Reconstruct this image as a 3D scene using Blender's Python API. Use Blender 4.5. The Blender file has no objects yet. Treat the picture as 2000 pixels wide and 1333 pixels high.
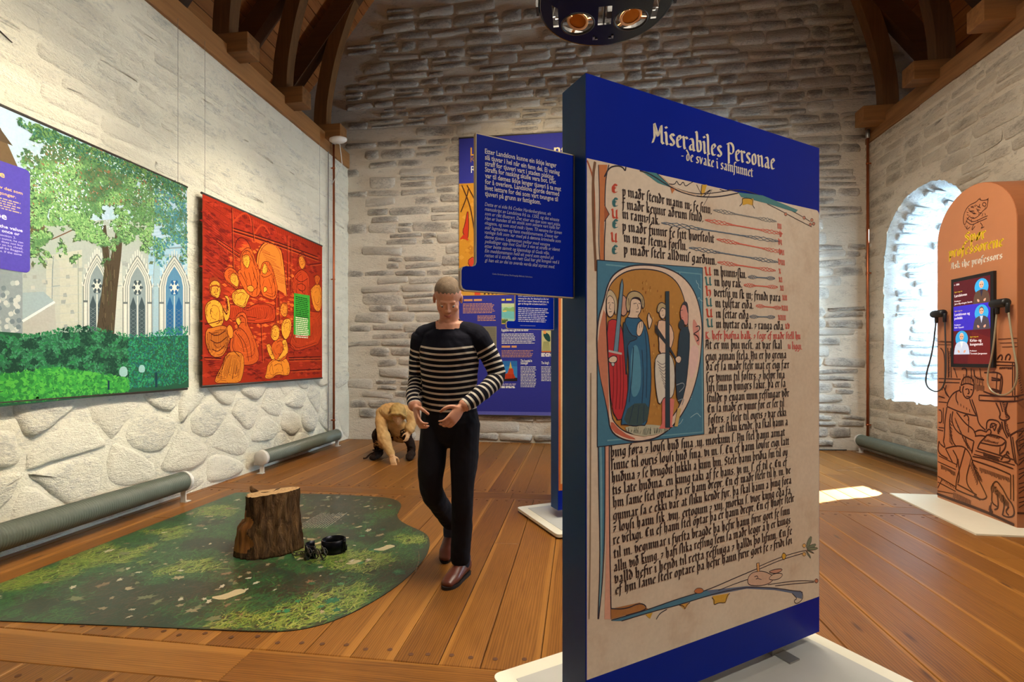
import bpy, bmesh, math, random
import numpy as np
from mathutils import Vector, Matrix, kdtree

SC = bpy.context.scene
COL = SC.collection
PI = math.pi
rnd = random.Random(11)

# ------------------------------------------------------------------ camera
FOC, HOR, EYE = 960.0, 703.0, 1.25            # focal length and horizon for a 2000 x 1333 frame, eye height (m)
YAW = math.atan(130 / FOC)
cam = bpy.data.cameras.new('camera')
cam.sensor_width = 36.0
cam.lens = 36.0 * FOC / 2000
cam.shift_y = (HOR - 666.5) / 2000
cam.clip_start = 0.05
camo = bpy.data.objects.new('camera', cam)
COL.objects.link(camo)
camo.location = (0, 0, EYE)
camo.rotation_euler = (PI / 2, 0, YAW)
SC.camera = camo

# ------------------------------------------------------------------ world, sun, lamps, exposure
w = bpy.data.worlds.new('world')
SC.world = w
w.use_nodes = True
bg = w.node_tree.nodes['Background']
bg.inputs['Color'].default_value = (0.62, 0.80, 1.0, 1)
bg.inputs['Strength'].default_value = 2.2
SC.view_settings.view_transform = 'Standard'
SC.view_settings.look = 'None'
SC.view_settings.gamma = 1
SC.view_settings.use_curve_mapping = False
SC.view_settings.exposure = 0.0


def lamp(kind, name, loc, target, power, col, **kw):
    d = bpy.data.lights.new(name, kind)
    d.energy = power
    d.color = col
    for k, v in kw.items():
        setattr(d, k, v)
    o = bpy.data.objects.new(name, d)
    COL.objects.link(o)
    o.location = loc
    o.rotation_euler = (Vector(target) - Vector(loc)).to_track_quat('-Z', 'Y').to_euler()
    return o


WARM = (1.0, 0.85, 0.62)
NEUT = (1.0, 0.93, 0.82)
lamp('SUN', 'sun', (9, 9, 6), (9 - 2.59, 9 - 1.29, 6 - 1.69), 170, (1, .96, .9), angle=.01)
lamp('AREA', 'window_daylight', (5.02, 6.25, 2.02), (4.0, 6.2, 1.95), 200, (.56, .80, 1.0), shape='RECTANGLE', size=.5, size_y=1.1)
# ceiling spots as from ring chandeliers (one in view, others unseen), plus added fill lamps
lamp('SPOT', 'spot_left_wall', (-.9, 2.6, 3.8), (-3.6, 2.3, 1.8), 500, WARM, spot_size=1.25, spot_blend=1, shadow_soft_size=.05)
lamp('SPOT', 'spot_left_wall_far', (-1.0, 4.7, 3.8), (-3.6, 4.85, 1.8), 400, WARM, spot_size=1.2, spot_blend=1, shadow_soft_size=.05)
lamp('SPOT', 'spot_back_wall', (-.3, 4.6, 4.6), (-.5, 7.37, 3.7), 300, WARM, spot_size=1.2, spot_blend=1, shadow_soft_size=.05)
lamp('SPOT', 'added_spot_back_left', (-.7, 4.3, 4.3), (-2.5, 7.37, 2.3), 210, NEUT, spot_size=1.5, spot_blend=1, shadow_soft_size=.06)  # added spot that lifts the left part of the back wall
lamp('SPOT', 'spot_kiosk', (.9, 2.4, 4.2), (3.3, 4.6, 1.2), 185, NEUT, spot_size=1.2, spot_blend=1, shadow_soft_size=.06)
lamp('SPOT', 'spot_panel', (1.9, -.6, 4.2), (.6, 1.9, 1.1), 330, NEUT, spot_size=1.1, spot_blend=1, shadow_soft_size=.08)
lamp('SPOT', 'spot_floor', (-.1, 3.3, 4.2), (-.7, 3.6, 0), 190, WARM, spot_size=1.9, spot_blend=1, shadow_soft_size=.1)
lamp('AREA', 'added_fill', (.4, 2.9, 4.75), (.4, 3.1, 0), 330, (1, .89, .72), shape='DISK', size=2.2)  # added soft fill over the whole room, no fitting of its own


# ------------------------------------------------------------------ helpers
def lin(c):
    """sRGB 0-255 -> linear RGBA"""
    o = []
    for v in c[:3]:
        v = v / 255.0
        o.append(v / 12.92 if v <= 0.04045 else ((v + 0.055) / 1.055) ** 2.4)
    return (o[0], o[1], o[2], 1.0)


def tag(o, label=None, cat=None, group=None, kind=None):
    if label: o['label'] = label
    if cat: o['category'] = cat
    if group: o['group'] = group
    if kind: o['kind'] = kind
    return o


def empty(name, loc=(0, 0, 0), rz=0.0):
    o = bpy.data.objects.new(name, None)
    o.empty_display_size = .1
    COL.objects.link(o)
    o.location = loc
    o.rotation_euler = (0, 0, rz)
    return o


def thing(name, label, cat, loc=(0, 0, 0), rz=0.0, group=None):
    return tag(empty(name, loc, rz), label, cat, group)


def put(name, me, parent=None, mat=None, loc=None):
    o = bpy.data.objects.new(name, me)
    COL.objects.link(o)
    if mat is not None:
        me.materials.append(mat)
    if parent is not None:
        o.parent = parent
    if loc is not None:
        o.location = loc
    return o


class MB:
    """collects geometry, then links it as one mesh object"""

    def __init__(s):
        s.v, s.f, s.sm, s.uv = [], [], [], []

    def add(s, v, f, smooth=False):
        n = len(s.v)
        s.v += [tuple(p) for p in v]
        for q in f:
            s.f.append(tuple(i + n for i in q))
            s.sm.append(smooth)
        return s

    def box(s, c, d, rot=None, bev=0.0):
        if bev <= 0:
            v = [(x * d[0] / 2, y * d[1] / 2, z * d[2] / 2) for x in (-1, 1) for y in (-1, 1) for z in (-1, 1)]
            f = [(0, 1, 3, 2), (4, 6, 7, 5), (0, 4, 5, 1), (2, 3, 7, 6), (0, 2, 6, 4), (1, 5, 7, 3)]
        else:
            bm = bmesh.new()
            bmesh.ops.create_cube(bm, size=1)
            bmesh.ops.scale(bm, vec=d, verts=bm.verts)
            bmesh.ops.bevel(bm, geom=bm.edges[:], offset=bev, segments=2, affect='EDGES', profile=.6)
            bm.verts.index_update()
            v = [tuple(q.co) for q in bm.verts]
            f = [tuple(q.index for q in p.verts) for p in bm.faces]
            bm.free()
        if rot is not None:
            v = [rot @ Vector(p) for p in v]
        return s.add([(p[0] + c[0], p[1] + c[1], p[2] + c[2]) for p in v], f)

    def prism(s, poly, a, b, fn, smooth=False):
        """poly: 2-D outline; fn(x, y, t) -> 3-D, extruded from t=a to t=b"""
        n = len(poly)
        v = [fn(x, y, a) for x, y in poly] + [fn(x, y, b) for x, y in poly]
        f = [tuple(range(n)), tuple(range(2 * n - 1, n - 1, -1))]
        s.add(v, f)
        m = len(s.v) - 2 * n
        for i in range(n):
            j = (i + 1) % n
            s.f.append((m + i, m + i + n, m + j + n, m + j))
            s.sm.append(smooth)
        return s

    def tube(s, path, r, n=10, cap=True, smooth=True):
        P = [Vector(p) for p in path]
        rr = r if isinstance(r, (list, tuple)) else [r] * len(P)
        up = None
        v = []
        for i, p in enumerate(P):
            t = (P[min(i + 1, len(P) - 1)] - P[max(i - 1, 0)]).normalized()
            if up is None:
                up = Vector((0, 0, 1)) if abs(t.z) < .9 else Vector((1, 0, 0))
            a = (up - t * up.dot(t)).normalized()
            up = a
            b = t.cross(a)
            for k in range(n):
                q = 2 * PI * k / n
                v.append(p + (a * math.cos(q) + b * math.sin(q)) * rr[i])
        f = []
        for i in range(len(P) - 1):
            for k in range(n):
                f.append((i * n + k, i * n + (k + 1) % n, (i + 1) * n + (k + 1) % n, (i + 1) * n + k))
        base = len(s.v)
        s.add(v, f, smooth)
        if cap:
            s.f += [tuple(base + k for k in range(n - 1, -1, -1)), tuple(base + (len(P) - 1) * n + k for k in range(n))]
            s.sm += [False, False]
        return s

    def lathe(s, prof, n=24, fn=None, smooth=True, cap=True):
        """prof: (radius, height) rows; axis z unless fn maps"""
        fn = fn or (lambda x, y, z: (x, y, z))
        v = [fn(r * math.cos(2 * PI * k / n), r * math.sin(2 * PI * k / n), z) for r, z in prof for k in range(n)]
        f = [(i * n + k, i * n + (k + 1) % n, (i + 1) * n + (k + 1) % n, (i + 1) * n + k) for i in range(len(prof) - 1) for k in range(n)]
        base = len(s.v)
        s.add(v, f, smooth)
        if cap:
            s.f += [tuple(base + k for k in range(n - 1, -1, -1)), tuple(base + (len(prof) - 1) * n + k for k in range(n))]
            s.sm += [False, False]
        return s

    def ball(s, c, r, n=10, m=7):
        r = r if isinstance(r, (list, tuple)) else (r, r, r)
        prof = [(math.sin(PI * i / m), -math.cos(PI * i / m)) for i in range(m + 1)]
        prof[0] = (.02, -1)
        prof[-1] = (.02, 1)
        return s.lathe(prof, n, lambda x, y, z: (c[0] + x * r[0], c[1] + y * r[1], c[2] + z * r[2]))

    def mesh(s, name):
        me = bpy.data.meshes.new(name)
        me.from_pydata(s.v, [], s.f)
        me.polygons.foreach_set('use_smooth', s.sm)
        me.update()
        return me

    def put(s, name, mat, parent=None, loc=None, fix=True):
        me = s.mesh(name)
        if fix:
            bm = bmesh.new()
            bm.from_mesh(me)
            bmesh.ops.recalc_face_normals(bm, faces=bm.faces)
            bm.to_mesh(me)
            bm.free()
        return put(name, me, parent, mat, loc)


def set_uv(me, uvs):
    """per-vertex uv list"""
    lay = me.uv_layers.new(name='UVMap')
    idx = np.empty(len(me.loops), np.int32)
    me.loops.foreach_get('vertex_index', idx)
    lay.data.foreach_set('uv', np.asarray(uvs, np.float32)[idx].ravel())


# ------------------------------------------------------------------ materials
class NT:
    def __init__(s, name):
        s.m = bpy.data.materials.new(name)
        s.m.use_nodes = True
        s.t = s.m.node_tree
        s.b = s.t.nodes['Principled BSDF']

    def n(s, typ, **kw):
        x = s.t.nodes.new('ShaderNode' + typ)
        for k, v in kw.items():
            if isinstance(getattr(x, k, None), (int, float, str, bool)) and hasattr(x, k):
                setattr(x, k, v)
        return x

    def l(s, a, b):
        s.t.links.new(a, b)

    def val(s, x, sock):
        if hasattr(x, 'links'):
            s.l(x, sock)
        else:
            sock.default_value = x

    def math(s, op, a, b=0.0, c=None, clamp=False):
        x = s.n('Math')
        x.operation = op
        x.use_clamp = clamp
        s.val(a, x.inputs[0])
        s.val(b, x.inputs[1])
        if c is not None:
            s.val(c, x.inputs[2])
        return x.outputs[0]

    def mix(s, f, a, b, mode='MIX'):
        x = s.n('MixRGB')
        x.blend_type = mode
        s.val(f, x.inputs[0])
        s.val(a, x.inputs[1])
        s.val(b, x.inputs[2])
        return x.outputs[0]

    def coord(s, kind='Object', scale=(1, 1, 1), loc=None):
        c = s.n('TexCoord')
        mp = s.n('Mapping')
        s.l(c.outputs[kind], mp.inputs[0])
        mp.inputs['Scale'].default_value = scale
        if loc is not None:
            s.val(loc, mp.inputs['Location'])
        return mp.outputs[0]

    def noise(s, vec, scale, detail=4, rough=.55, dist=0.0):
        x = s.n('TexNoise')
        s.l(vec, x.inputs['Vector'])
        x.inputs['Scale'].default_value = scale
        x.inputs['Detail'].default_value = detail
        x.inputs['Roughness'].default_value = rough
        x.inputs['Distortion'].default_value = dist
        return x.outputs['Fac']

    def ramp(s, f, *stops):
        x = s.n('ValToRGB')
        s.l(f, x.inputs[0])
        e = x.color_ramp.elements
        while len(e) < len(stops):
            e.new(.5)
        for i, (p, c) in enumerate(stops):
            e[i].position = p
            e[i].color = c if isinstance(c, tuple) else (c, c, c, 1)
        return x.outputs[0]

    def bump(s, h, strength=.3, dist=.01):
        x = s.n('Bump')
        x.inputs['Strength'].default_value = strength
        x.inputs['Distance'].default_value = dist
        s.l(h, x.inputs['Height'])
        s.l(x.outputs[0], s.b.inputs['Normal'])

    def random(s):
        return s.n('ObjectInfo').outputs['Random']

    def out(s, col=None, rough=None, metal=None, spec=None):
        if col is not None: s.val(col, s.b.inputs['Base Color'])
        if rough is not None: s.val(rough, s.b.inputs['Roughness'])
        if metal is not None: s.val(metal, s.b.inputs['Metallic'])
        if spec is not None: s.val(spec, s.b.inputs['Specular IOR Level'])
        return s.m


def plain(name, c, rough=.5, metal=0.0, var=.06, scale=8, bump=0.0, spec=.5, kind='Object'):
    """one colour with a faint procedural mottle"""
    t = NT(name)
    v = t.coord(kind)
    n = t.noise(v, scale, 3)
    a = lin(c)
    lo = tuple(x * (1 - var) for x in a[:3]) + (1,)
    hi = tuple(min(1, x * (1 + var)) for x in a[:3]) + (1,)
    col = t.ramp(n, (.3, lo), (.7, hi))
    if bump:
        t.bump(t.noise(v, scale * 6, 3), bump, .004)
    return t.out(col, rough, metal, spec)


def ink(name, rough=.5, spec=.4, emit=0.0):
    """print: colour comes from the printed pieces (colour attribute), with a faint paper mottle"""
    t = NT(name)
    a = t.n('VertexColor')
    a.layer_name = 'ink'
    n = t.noise(t.coord('Object'), 60, 3)
    col = t.mix(1.0, a.outputs['Color'], t.ramp(n, (.25, .88), (.75, 1.0)), 'MULTIPLY')
    t.out(col, rough, 0, spec)
    if emit:
        t.l(col, t.b.inputs['Emission Color'])
        t.b.inputs['Emission Strength'].default_value = emit
    return t.m


def limewash(name, a, b, grey, amount, stone=False, bumps=.6):
    """whitewashed masonry with worn grey patches"""
    t = NT(name)
    v = t.coord('Object')
    if stone:
        rn = t.random()
        cmb = t.n('CombineXYZ')
        for i in range(3):
            t.l(t.math('MULTIPLY', rn, 37.0 + 11 * i), cmb.inputs[i])
        mp = t.n('Mapping')
        t.l(t.coord('Object', (1, 1, 2.2)), mp.inputs[0])
        t.l(cmb.outputs[0], mp.inputs['Location'])
        v = mp.outputs[0]
    else:
        v = t.coord('Object', (1, 1, 1.9))
    n1 = t.noise(v, 1.3, 5, .6)
    n2 = t.noise(v, 7, 6, .65, .4)
    n3 = t.noise(v, 34, 4, .7)
    st = t.noise(t.coord('Object', (1.6, 1.6, 7.5)), 3.4, 5, .7, .8)
    col = t.ramp(n1, (.3, lin(a)), (.7, lin(b)))
    m = t.math('ADD', t.math('MULTIPLY', n2, .62), t.math('MULTIPLY', n3, .38))
    if stone:
        uv = t.n('TexCoord').outputs['UV']
        ln = t.n('VectorMath')
        ln.operation = 'LENGTH'
        t.l(uv, ln.inputs[0])
        inner = t.math('SUBTRACT', 1.0, t.math('POWER', ln.outputs['Value'], 2.6), clamp=True)
        n4 = t.noise(t.coord('Object', (6, 6, 20)), 5, 4, .7, .6)
        m = t.math('ADD', t.math('MULTIPLY', m, .6), t.math('MULTIPLY', n4, .4))
        k = t.math('MULTIPLY', t.math('MULTIPLY_ADD', rn, .15, -.07 + amount * .055), inner)
        m = t.math('ADD', m, k)
        f = t.ramp(m, (.53, 0.0), (.66, .62))
        tone = t.math('MULTIPLY', t.math('MULTIPLY', t.math('FRACT', t.math('MULTIPLY', rn, 7.3)), .30 * amount), inner)
        col = t.mix(tone, col, lin(grey))
    else:
        f = t.ramp(t.math('ADD', m, amount * .10), (.58, 0.0), (.72, .55))
        f = t.math('MAXIMUM', f, t.ramp(t.math('ADD', st, amount * .05), (.60, 0.0), (.70, .55)))
    col = t.mix(f, col, lin(grey))
    n6 = t.noise(v, 95, 3, .7)
    t.bump(t.math('ADD', t.math('MULTIPLY', n2, .9), t.math('ADD', t.math('MULTIPLY', n3, .7), t.math('MULTIPLY', n6, .25))), bumps, .035)
    return t.out(col, .92, 0, .2)


def timber(name, c0, c1, along='Y', rough=.55, scale=1.0, uv=False):
    """sawn timber with grain running along one local axis"""
    t = NT(name)
    rn = t.random()
    cmb = t.n('CombineXYZ')
    for i in range(3):
        t.l(t.math('MULTIPLY', rn, 21.0 + 9 * i), cmb.inputs[i])
    sc = {'X': (.06, 1, 1), 'Y': (1, .06, 1), 'Z': (1, 1, .06)}[along]
    mp = t.n('Mapping')
    t.l(t.coord('Object', tuple(q * scale for q in sc)), mp.inputs[0])
    t.l(cmb.outputs[0], mp.inputs['Location'])
    g = t.noise(mp.outputs[0], 16, 5, .62, .5)
    g2 = t.noise(mp.outputs[0], 55, 3, .6)
    big = t.noise(t.coord('Object'), 1.2, 2)
    f = t.math('ADD', t.math('MULTIPLY', g, .6), t.math('MULTIPLY_ADD', rn, .28, t.math('MULTIPLY', g2, .18)))
    col = t.ramp(f, (.28, lin(c0)), (.78, lin(c1)))
    col = t.mix(t.math('MULTIPLY', big, .35), col, lin([q * .7 for q in c0]))
    t.bump(t.math('ADD', g, g2), .25, .006)
    return t.out(col, rough, 0, .35)


# ------------------------------------------------------------------ printed artwork: flat coloured pieces on a plane
class Plane:
    """origin O, unit axes A (along) and B (up), N facing the viewer"""

    def __init__(s, O, A, N=None):
        s.O = Vector(O)
        s.A = Vector(A).normalized()
        s.B = Vector((0, 0, 1))
        s.N = s.A.cross(s.B) if N is None else Vector(N).normalized()
        if N is not None:
            s.B = s.N.cross(s.A)

    def uv(s, x, y):
        """where the sight line through a frame point meets the plane, in plane metres"""
        fw = Vector((-math.sin(YAW), math.cos(YAW), 0))
        rt = Vector((math.cos(YAW), math.sin(YAW), 0))
        d = fw + rt * ((x - 1000) / FOC) + Vector((0, 0, -(y - HOR) / FOC))
        C = Vector((0, 0, EYE))
        p = C + d * ((s.O - C).dot(s.N) / d.dot(s.N)) - s.O
        return (p.dot(s.A), p.dot(s.B))

    def at(s, u, v, n=0.0):
        return s.O + s.A * u + s.B * v + s.N * n


class Art:
    def __init__(s, plane, conv=None, lift=.0006, step=1.2e-5):
        s.pl, s.conv, s.z, s.step = plane, conv, lift, step
        s.v, s.f, s.c = [], [], []

    def m(s, pts):
        return [s.conv(*p) for p in pts] if s.conv else list(pts)

    def raw(s, pts, col, z=None):
        if z is None:
            s.z += s.step
            z = s.z
        n = len(s.v)
        s.v += [(p[0], p[1], z) for p in pts]
        s.f.append(tuple(range(n, n + len(pts))))
        s.c.append(lin(col))

    def poly(s, pts, col, z=None):
        s.raw(s.m(pts), col, z)

    def blob(s, pts, col, it=2, outline=None, lw=.003):
        q = smooth2(s.m(pts), it, True)
        s.raw(q, col)
        if outline is not None:
            s.strokes([q + [q[0]]], lw, outline)

    def strokes(s, lines, wd, col, z=None):
        """round-ish ribbons of width wd through plane-space polylines"""
        if z is None:
            s.z += s.step
            z = s.z
        for P in lines:
            if len(P) < 2: continue
            n = len(P)
            L, Rr = [], []
            for i in range(n):
                a, b = P[max(0, i - 1)], P[min(n - 1, i + 1)]
                dx, dy = b[0] - a[0], b[1] - a[1]
                q = math.hypot(dx, dy) or 1
                k = wd / 2 * (.75 if i in (0, n - 1) else 1)
                L.append((P[i][0] - dy / q * k, P[i][1] + dx / q * k))
                Rr.append((P[i][0] + dy / q * k, P[i][1] - dx / q * k))
            for i in range(n - 1):
                s.raw([L[i], L[i + 1], Rr[i + 1], Rr[i]], col, z)

    def line(s, pts, wd, col, it=2):
        q = s.m(pts)
        if it and len(q) > 2: q = smooth2(q, it, False)
        s.strokes([q], wd, col)

    def put(s, name, mat, parent=None):
        me = bpy.data.meshes.new(name)
        P = s.pl
        V = np.array(s.v, float)
        W = np.array(P.O)[None] + V[:, :1] * np.array(P.A)[None] + V[:, 1:2] * np.array(P.B)[None] + V[:, 2:3] * np.array(P.N)[None]
        if parent is not None:
            inv = np.array(parent.matrix_basis.inverted())
            W = W @ inv[:3, :3].T + inv[:3, 3]
        me.from_pydata(W.tolist(), [], s.f)
        ca = me.color_attributes.new('ink', 'FLOAT_COLOR', 'CORNER')
        cnt = [len(f) for f in s.f]
        ca.data.foreach_set('color', np.repeat(np.array(s.c, np.float32), cnt, axis=0).ravel())
        me.update()
        return put(name, me, parent, mat)


def smooth2(P, it=2, closed=False):
    """Chaikin corner cutting"""
    P = [tuple(p) for p in P]
    for _ in range(it):
        o = []
        n = len(P)
        if not closed: o.append(P[0])
        for i in range(n if closed else n - 1):
            a, b = P[i], P[(i + 1) % n]
            o.append(tuple(x * .75 + y * .25 for x, y in zip(a, b)))
            o.append(tuple(x * .25 + y * .75 for x, y in zip(a, b)))
        if not closed: o.append(P[-1])
        P = o
    return P


# broad-nib gothic alphabet: polylines on an x-height of 1
def _m(x, t=.97, b=.03): return [(x - .12, t), (x, t - .12), (x, b + .12), (x + .12, b)]
_o = [(.38, .98), (.16, .8), (.16, .2), (.36, .03), (.58, .2), (.58, .8), (.38, .98)]
_l = [(.06, 1.6), (.2, 1.48), (.2, .15), (.32, .03)]
GL = {
    'ı': (.42, [_m(.2), [(.14, 1.36), (.26, 1.26)]]), 'V': (.76, [[(.04, .98), (.16, .9), (.36, .06)], [(.36, .06), (.62, .96)]]),
    'i': (.42, [_m(.2)]), 'j': (.42, [[(.08, .97), (.2, .85), (.2, -.2), (.02, -.42)]]),
    'n': (.86, [_m(.2), _m(.62), [(.2, .78), (.56, 1.0)]]), 'm': (1.28, [_m(.2), _m(.62), _m(1.04), [(.2, .78), (.56, 1.0)], [(.62, .78), (.98, 1.0)]]),
    'u': (.86, [_m(.2), _m(.62), [(.22, .06), (.58, .24)]]), 'r': (.62, [_m(.2), [(.24, .84), (.4, .98), (.56, .84)]]),
    'e': (.68, [[(.42, .98), (.18, .8), (.18, .2), (.36, .03), (.58, .16)], [(.42, .98), (.58, .78), (.22, .5)]]),
    'a': (.8, [[(.18, .84), (.36, .98), (.55, .82), (.55, .15), (.68, .03)], [(.55, .56), (.2, .4), (.2, .14), (.34, .03), (.55, .22)]]),
    'o': (.76, [_o]), 'c': (.62, [[(.55, .84), (.4, .98), (.18, .8), (.18, .2), (.36, .03), (.56, .16)]]),
    'd': (.76, [_o, [(.58, .78), (.34, 1.2), (.08, 1.46)]]), 'ð': (.78, [_o, [(.58, .78), (.34, 1.2), (.08, 1.46)], [(.3, 1.5), (.56, 1.28)]]),
    'b': (.76, [[(.06, 1.6), (.18, 1.48), (.18, .2), (.36, .03), (.58, .2), (.58, .8), (.4, .97), (.18, .8)]]),
    'l': (.44, [_l]), 'h': (.8, [_l, [(.2, .78), (.44, .98), (.58, .82), (.58, .1), (.4, -.3)]]),
    'k': (.76, [_l, [(.2, .7), (.44, .98), (.58, .8), (.24, .55)], [(.3, .55), (.54, .16), (.68, .03)]]),
    's': (.7, [[(.56, .82), (.38, .98), (.18, .82), (.24, .6), (.52, .42), (.56, .2), (.36, .03), (.14, .18)]]),
    'ſ': (.5, [[(.56, 1.42), (.38, 1.58), (.2, 1.4), (.2, .12), (.14, -.02)]]),
    'f': (.54, [[(.56, 1.42), (.38, 1.58), (.2, 1.4), (.2, .0), (.1, -.34)], [(.04, .9), (.5, .9)]]),
    't': (.54, [[(.2, 1.2), (.2, .15), (.34, .03), (.5, .14)], [(.02, .92), (.5, .92)]]),
    'g': (.78, [[(.7, .98), (.58, .88), (.58, -.22), (.38, -.42), (.1, -.28)], [(.58, .9), (.36, .98), (.16, .8), (.16, .25), (.34, .08), (.58, .26)]]),
    'p': (.78, [[(.08, .97), (.2, .85), (.2, -.52)], [(.2, .78), (.42, .98), (.6, .8), (.6, .2), (.4, .03), (.2, .16)]]),
    'þ': (.78, [[(.06, 1.6), (.2, 1.48), (.2, -.52)], [(.2, .78), (.42, .98), (.6, .8), (.6, .2), (.4, .03), (.2, .16)]]),
    'q': (.78, [[(.58, .95), (.58, -.52)], [(.58, .9), (.36, .98), (.16, .8), (.16, .25), (.34, .06), (.58, .24)]]),
    'v': (.76, [[(.06, 1.16), (.2, .95), (.2, .2), (.4, .03), (.58, .2), (.58, .8), (.42, .98)]]),
    'y': (.78, [[(.08, .97), (.2, .85), (.2, .2), (.38, .05), (.6, .2)], [(.6, .97), (.6, .1), (.34, -.4), (.1, -.46)]]),
    'x': (.7, [[(.1, .97), (.24, .8), (.46, .18), (.62, .03)], [(.58, .95), (.1, .0)]]), 'z': (.66, [[(.12, .94), (.56, .94), (.14, .06), (.58, .06)]]),
    'w': (1.1, [[(.06, 1.1), (.2, .9), (.2, .15), (.4, .03), (.54, .15), (.54, .95)], [(.54, .15), (.74, .03), (.92, .2), (.92, .8), (.78, .98)]]),
    'ø': (.76, [_o, [(.1, -.06), (.64, 1.08)]]), 'æ': (1.1, [[(.18, .84), (.36, .98), (.52, .82), (.52, .15)], [(.52, .56), (.2, .4), (.2, .14), (.34, .03), (.52, .2)], [(.76, .98), (.56, .8), (.56, .2), (.74, .03), (.94, .16)], [(.76, .98), (.92, .78), (.58, .5)]]),
    '7': (.6, [[(.08, .8), (.5, .8), (.14, .02)], [(.14, .42), (.5, .46)]]), '.': (.34, [[(.12, .14), (.2, .04)]]), ';': (.36, [[(.12, .8), (.22, .7)], [(.2, .16), (.1, -.2)]]),
    '-': (.5, [[(.08, .5), (.42, .5)]]), ',': (.3, [[(.16, .14), (.08, -.12)]]), ' ': (.42, []),
    'E': (.95, [[(.76, 1.15), (.46, 1.38), (.16, 1.0), (.16, .35), (.42, .02), (.78, .24)], [(.16, .7), (.62, .76)], [(.4, 1.36), (.36, .1)]]),
    'N': (.95, [[(.06, 1.4), (.2, 1.28), (.2, .0)], [(.2, 1.1), (.56, 1.36), (.72, 1.1), (.72, .1), (.56, -.26)], [(.05, .62), (.5, .62)]]),
    'S': (.86, [[(.72, 1.18), (.46, 1.4), (.18, 1.16), (.24, .86), (.62, .62), (.7, .28), (.44, .02), (.12, .22)]]),
    'A': (1.0, [[(.06, 1.2), (.34, 1.4), (.74, 1.34)], [(.72, 1.36), (.72, .14), (.88, .02)], [(.4, 1.36), (.26, .2), (.04, .02)], [(.28, .62), (.7, .66)]]),
    'U': (.95, [[(.06, 1.36), (.2, 1.2), (.2, .2), (.42, .02), (.7, .2)], [(.7, 1.36), (.7, .14), (.84, .02)]]),
    'K': (.9, [[(.2, 1.4), (.2, 0)], [(.2, .7), (.6, 1.3), (.74, 1.2)], [(.28, .7), (.6, .2), (.78, .02)]]),
    'H': (.95, [[(.06, 1.5), (.2, 1.36), (.2, .1)], [(.2, .78), (.5, .98), (.7, .8), (.7, .1), (.5, -.26)]]),
    'M': (1.2, [[(.24, 1.4), (.24, .4), (.04, -.06)], [(.24, 1.36), (.58, .5), (.92, 1.38)], [(.92, 1.36), (.94, .16), (1.1, .02)]]),
    'P': (1.0, [[(.3, 1.36), (.3, -.34)], [(.08, 1.2), (.5, 1.44), (.86, 1.2), (.88, .72), (.62, .46), (.32, .56)]]),
}


def gothic(art, text, p0, p1, xh, col, nib=.25, ang=40, z=None, wob=0.0):
    """write text along the plane-space baseline p0 -> p1 (p1 None: natural width from p0)"""
    adv = [GL.get(ch, GL['n'])[0] for ch in text]
    tot = sum(adv)
    if p1 is None:
        p1 = (p0[0] + tot * xh, p0[1])
    dx, dy = p1[0] - p0[0], p1[1] - p0[1]
    L = math.hypot(dx, dy)
    sx = L / tot
    ux, uy = dx / L, dy / L
    if z is None:
        art.z += art.step
        z = art.z
    w2 = nib * xh / 2
    nx, ny = math.cos(math.radians(ang)) * w2 * min(1.15, sx / xh * 1.05), math.sin(math.radians(ang)) * w2
    t2 = .035 * xh
    x = 0.0
    for ch, a in zip(text, adv):
        for S in GL.get(ch, GL['n'])[1]:
            q = smooth2(S, 1) if len(S) > 3 else S
            jx, jy = rnd.uniform(-wob, wob), rnd.uniform(-wob, wob)
            Q = []
            for (a0, b0) in q:
                lx, ly = (x + a0 + jx) * sx, (b0 + jy) * xh
                Q.append((p0[0] + ux * lx - uy * ly, p0[1] + uy * lx + ux * ly))
            for i in range(len(Q) - 1):
                p, r = Q[i], Q[i + 1]
                art.raw([(p[0] - nx, p[1] - ny), (p[0] + nx, p[1] + ny), (r[0] + nx, r[1] + ny), (r[0] - nx, r[1] - ny)], col, z)
                ex, ey = r[0] - p[0], r[1] - p[1]
                e = math.hypot(ex, ey) or 1
                ex, ey = -ey / e * t2, ex / e * t2
                art.raw([(p[0] - ex, p[1] - ey), (p[0] + ex, p[1] + ey), (r[0] + ex, r[1] + ey), (r[0] - ex, r[1] - ey)], col, z)
        x += a


_fc = {}


def type_line(art, text, p0, width, size, col, bold=.0, shear=0.0, z=None, p1=None):
    """roman type: outlines of the built-in font, fitted to width, baseline p0 (-> p1)"""
    key = (text, bold, shear)
    if key not in _fc:
        cu = bpy.data.curves.new('type', 'FONT')
        cu.body = text
        cu.size = 1
        cu.offset = bold
        cu.shear = shear
        cu.resolution_u = 2
        ob = bpy.data.objects.new('type', cu)
        me = ob.to_mesh()
        v = [(q.co.x, q.co.y) for q in me.vertices]
        f = [tuple(p.vertices) for p in me.polygons]
        ob.to_mesh_clear()
        bpy.data.objects.remove(ob)
        bpy.data.curves.remove(cu)
        _fc[key] = (v, f)
    v, f = _fc[key]
    if not v: return
    x0, x1 = min(q[0] for q in v), max(q[0] for q in v)
    if p1 is not None:
        width = math.hypot(p1[0] - p0[0], p1[1] - p0[1])
        ux, uy = (p1[0] - p0[0]) / width, (p1[1] - p0[1]) / width
    else:
        ux, uy = 1.0, 0.0
    sx = width / (x1 - x0) if width else size
    if z is None:
        art.z += art.step
        z = art.z
    n = len(art.v)
    for q in v:
        lx, ly = (q[0] - x0) * sx, q[1] * size
        art.v.append((p0[0] + ux * lx - uy * ly, p0[1] + uy * lx + ux * ly, z))
    c = lin(col)
    for q in f:
        art.f.append(tuple(i + n for i in q))
        art.c.append(c)


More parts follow.
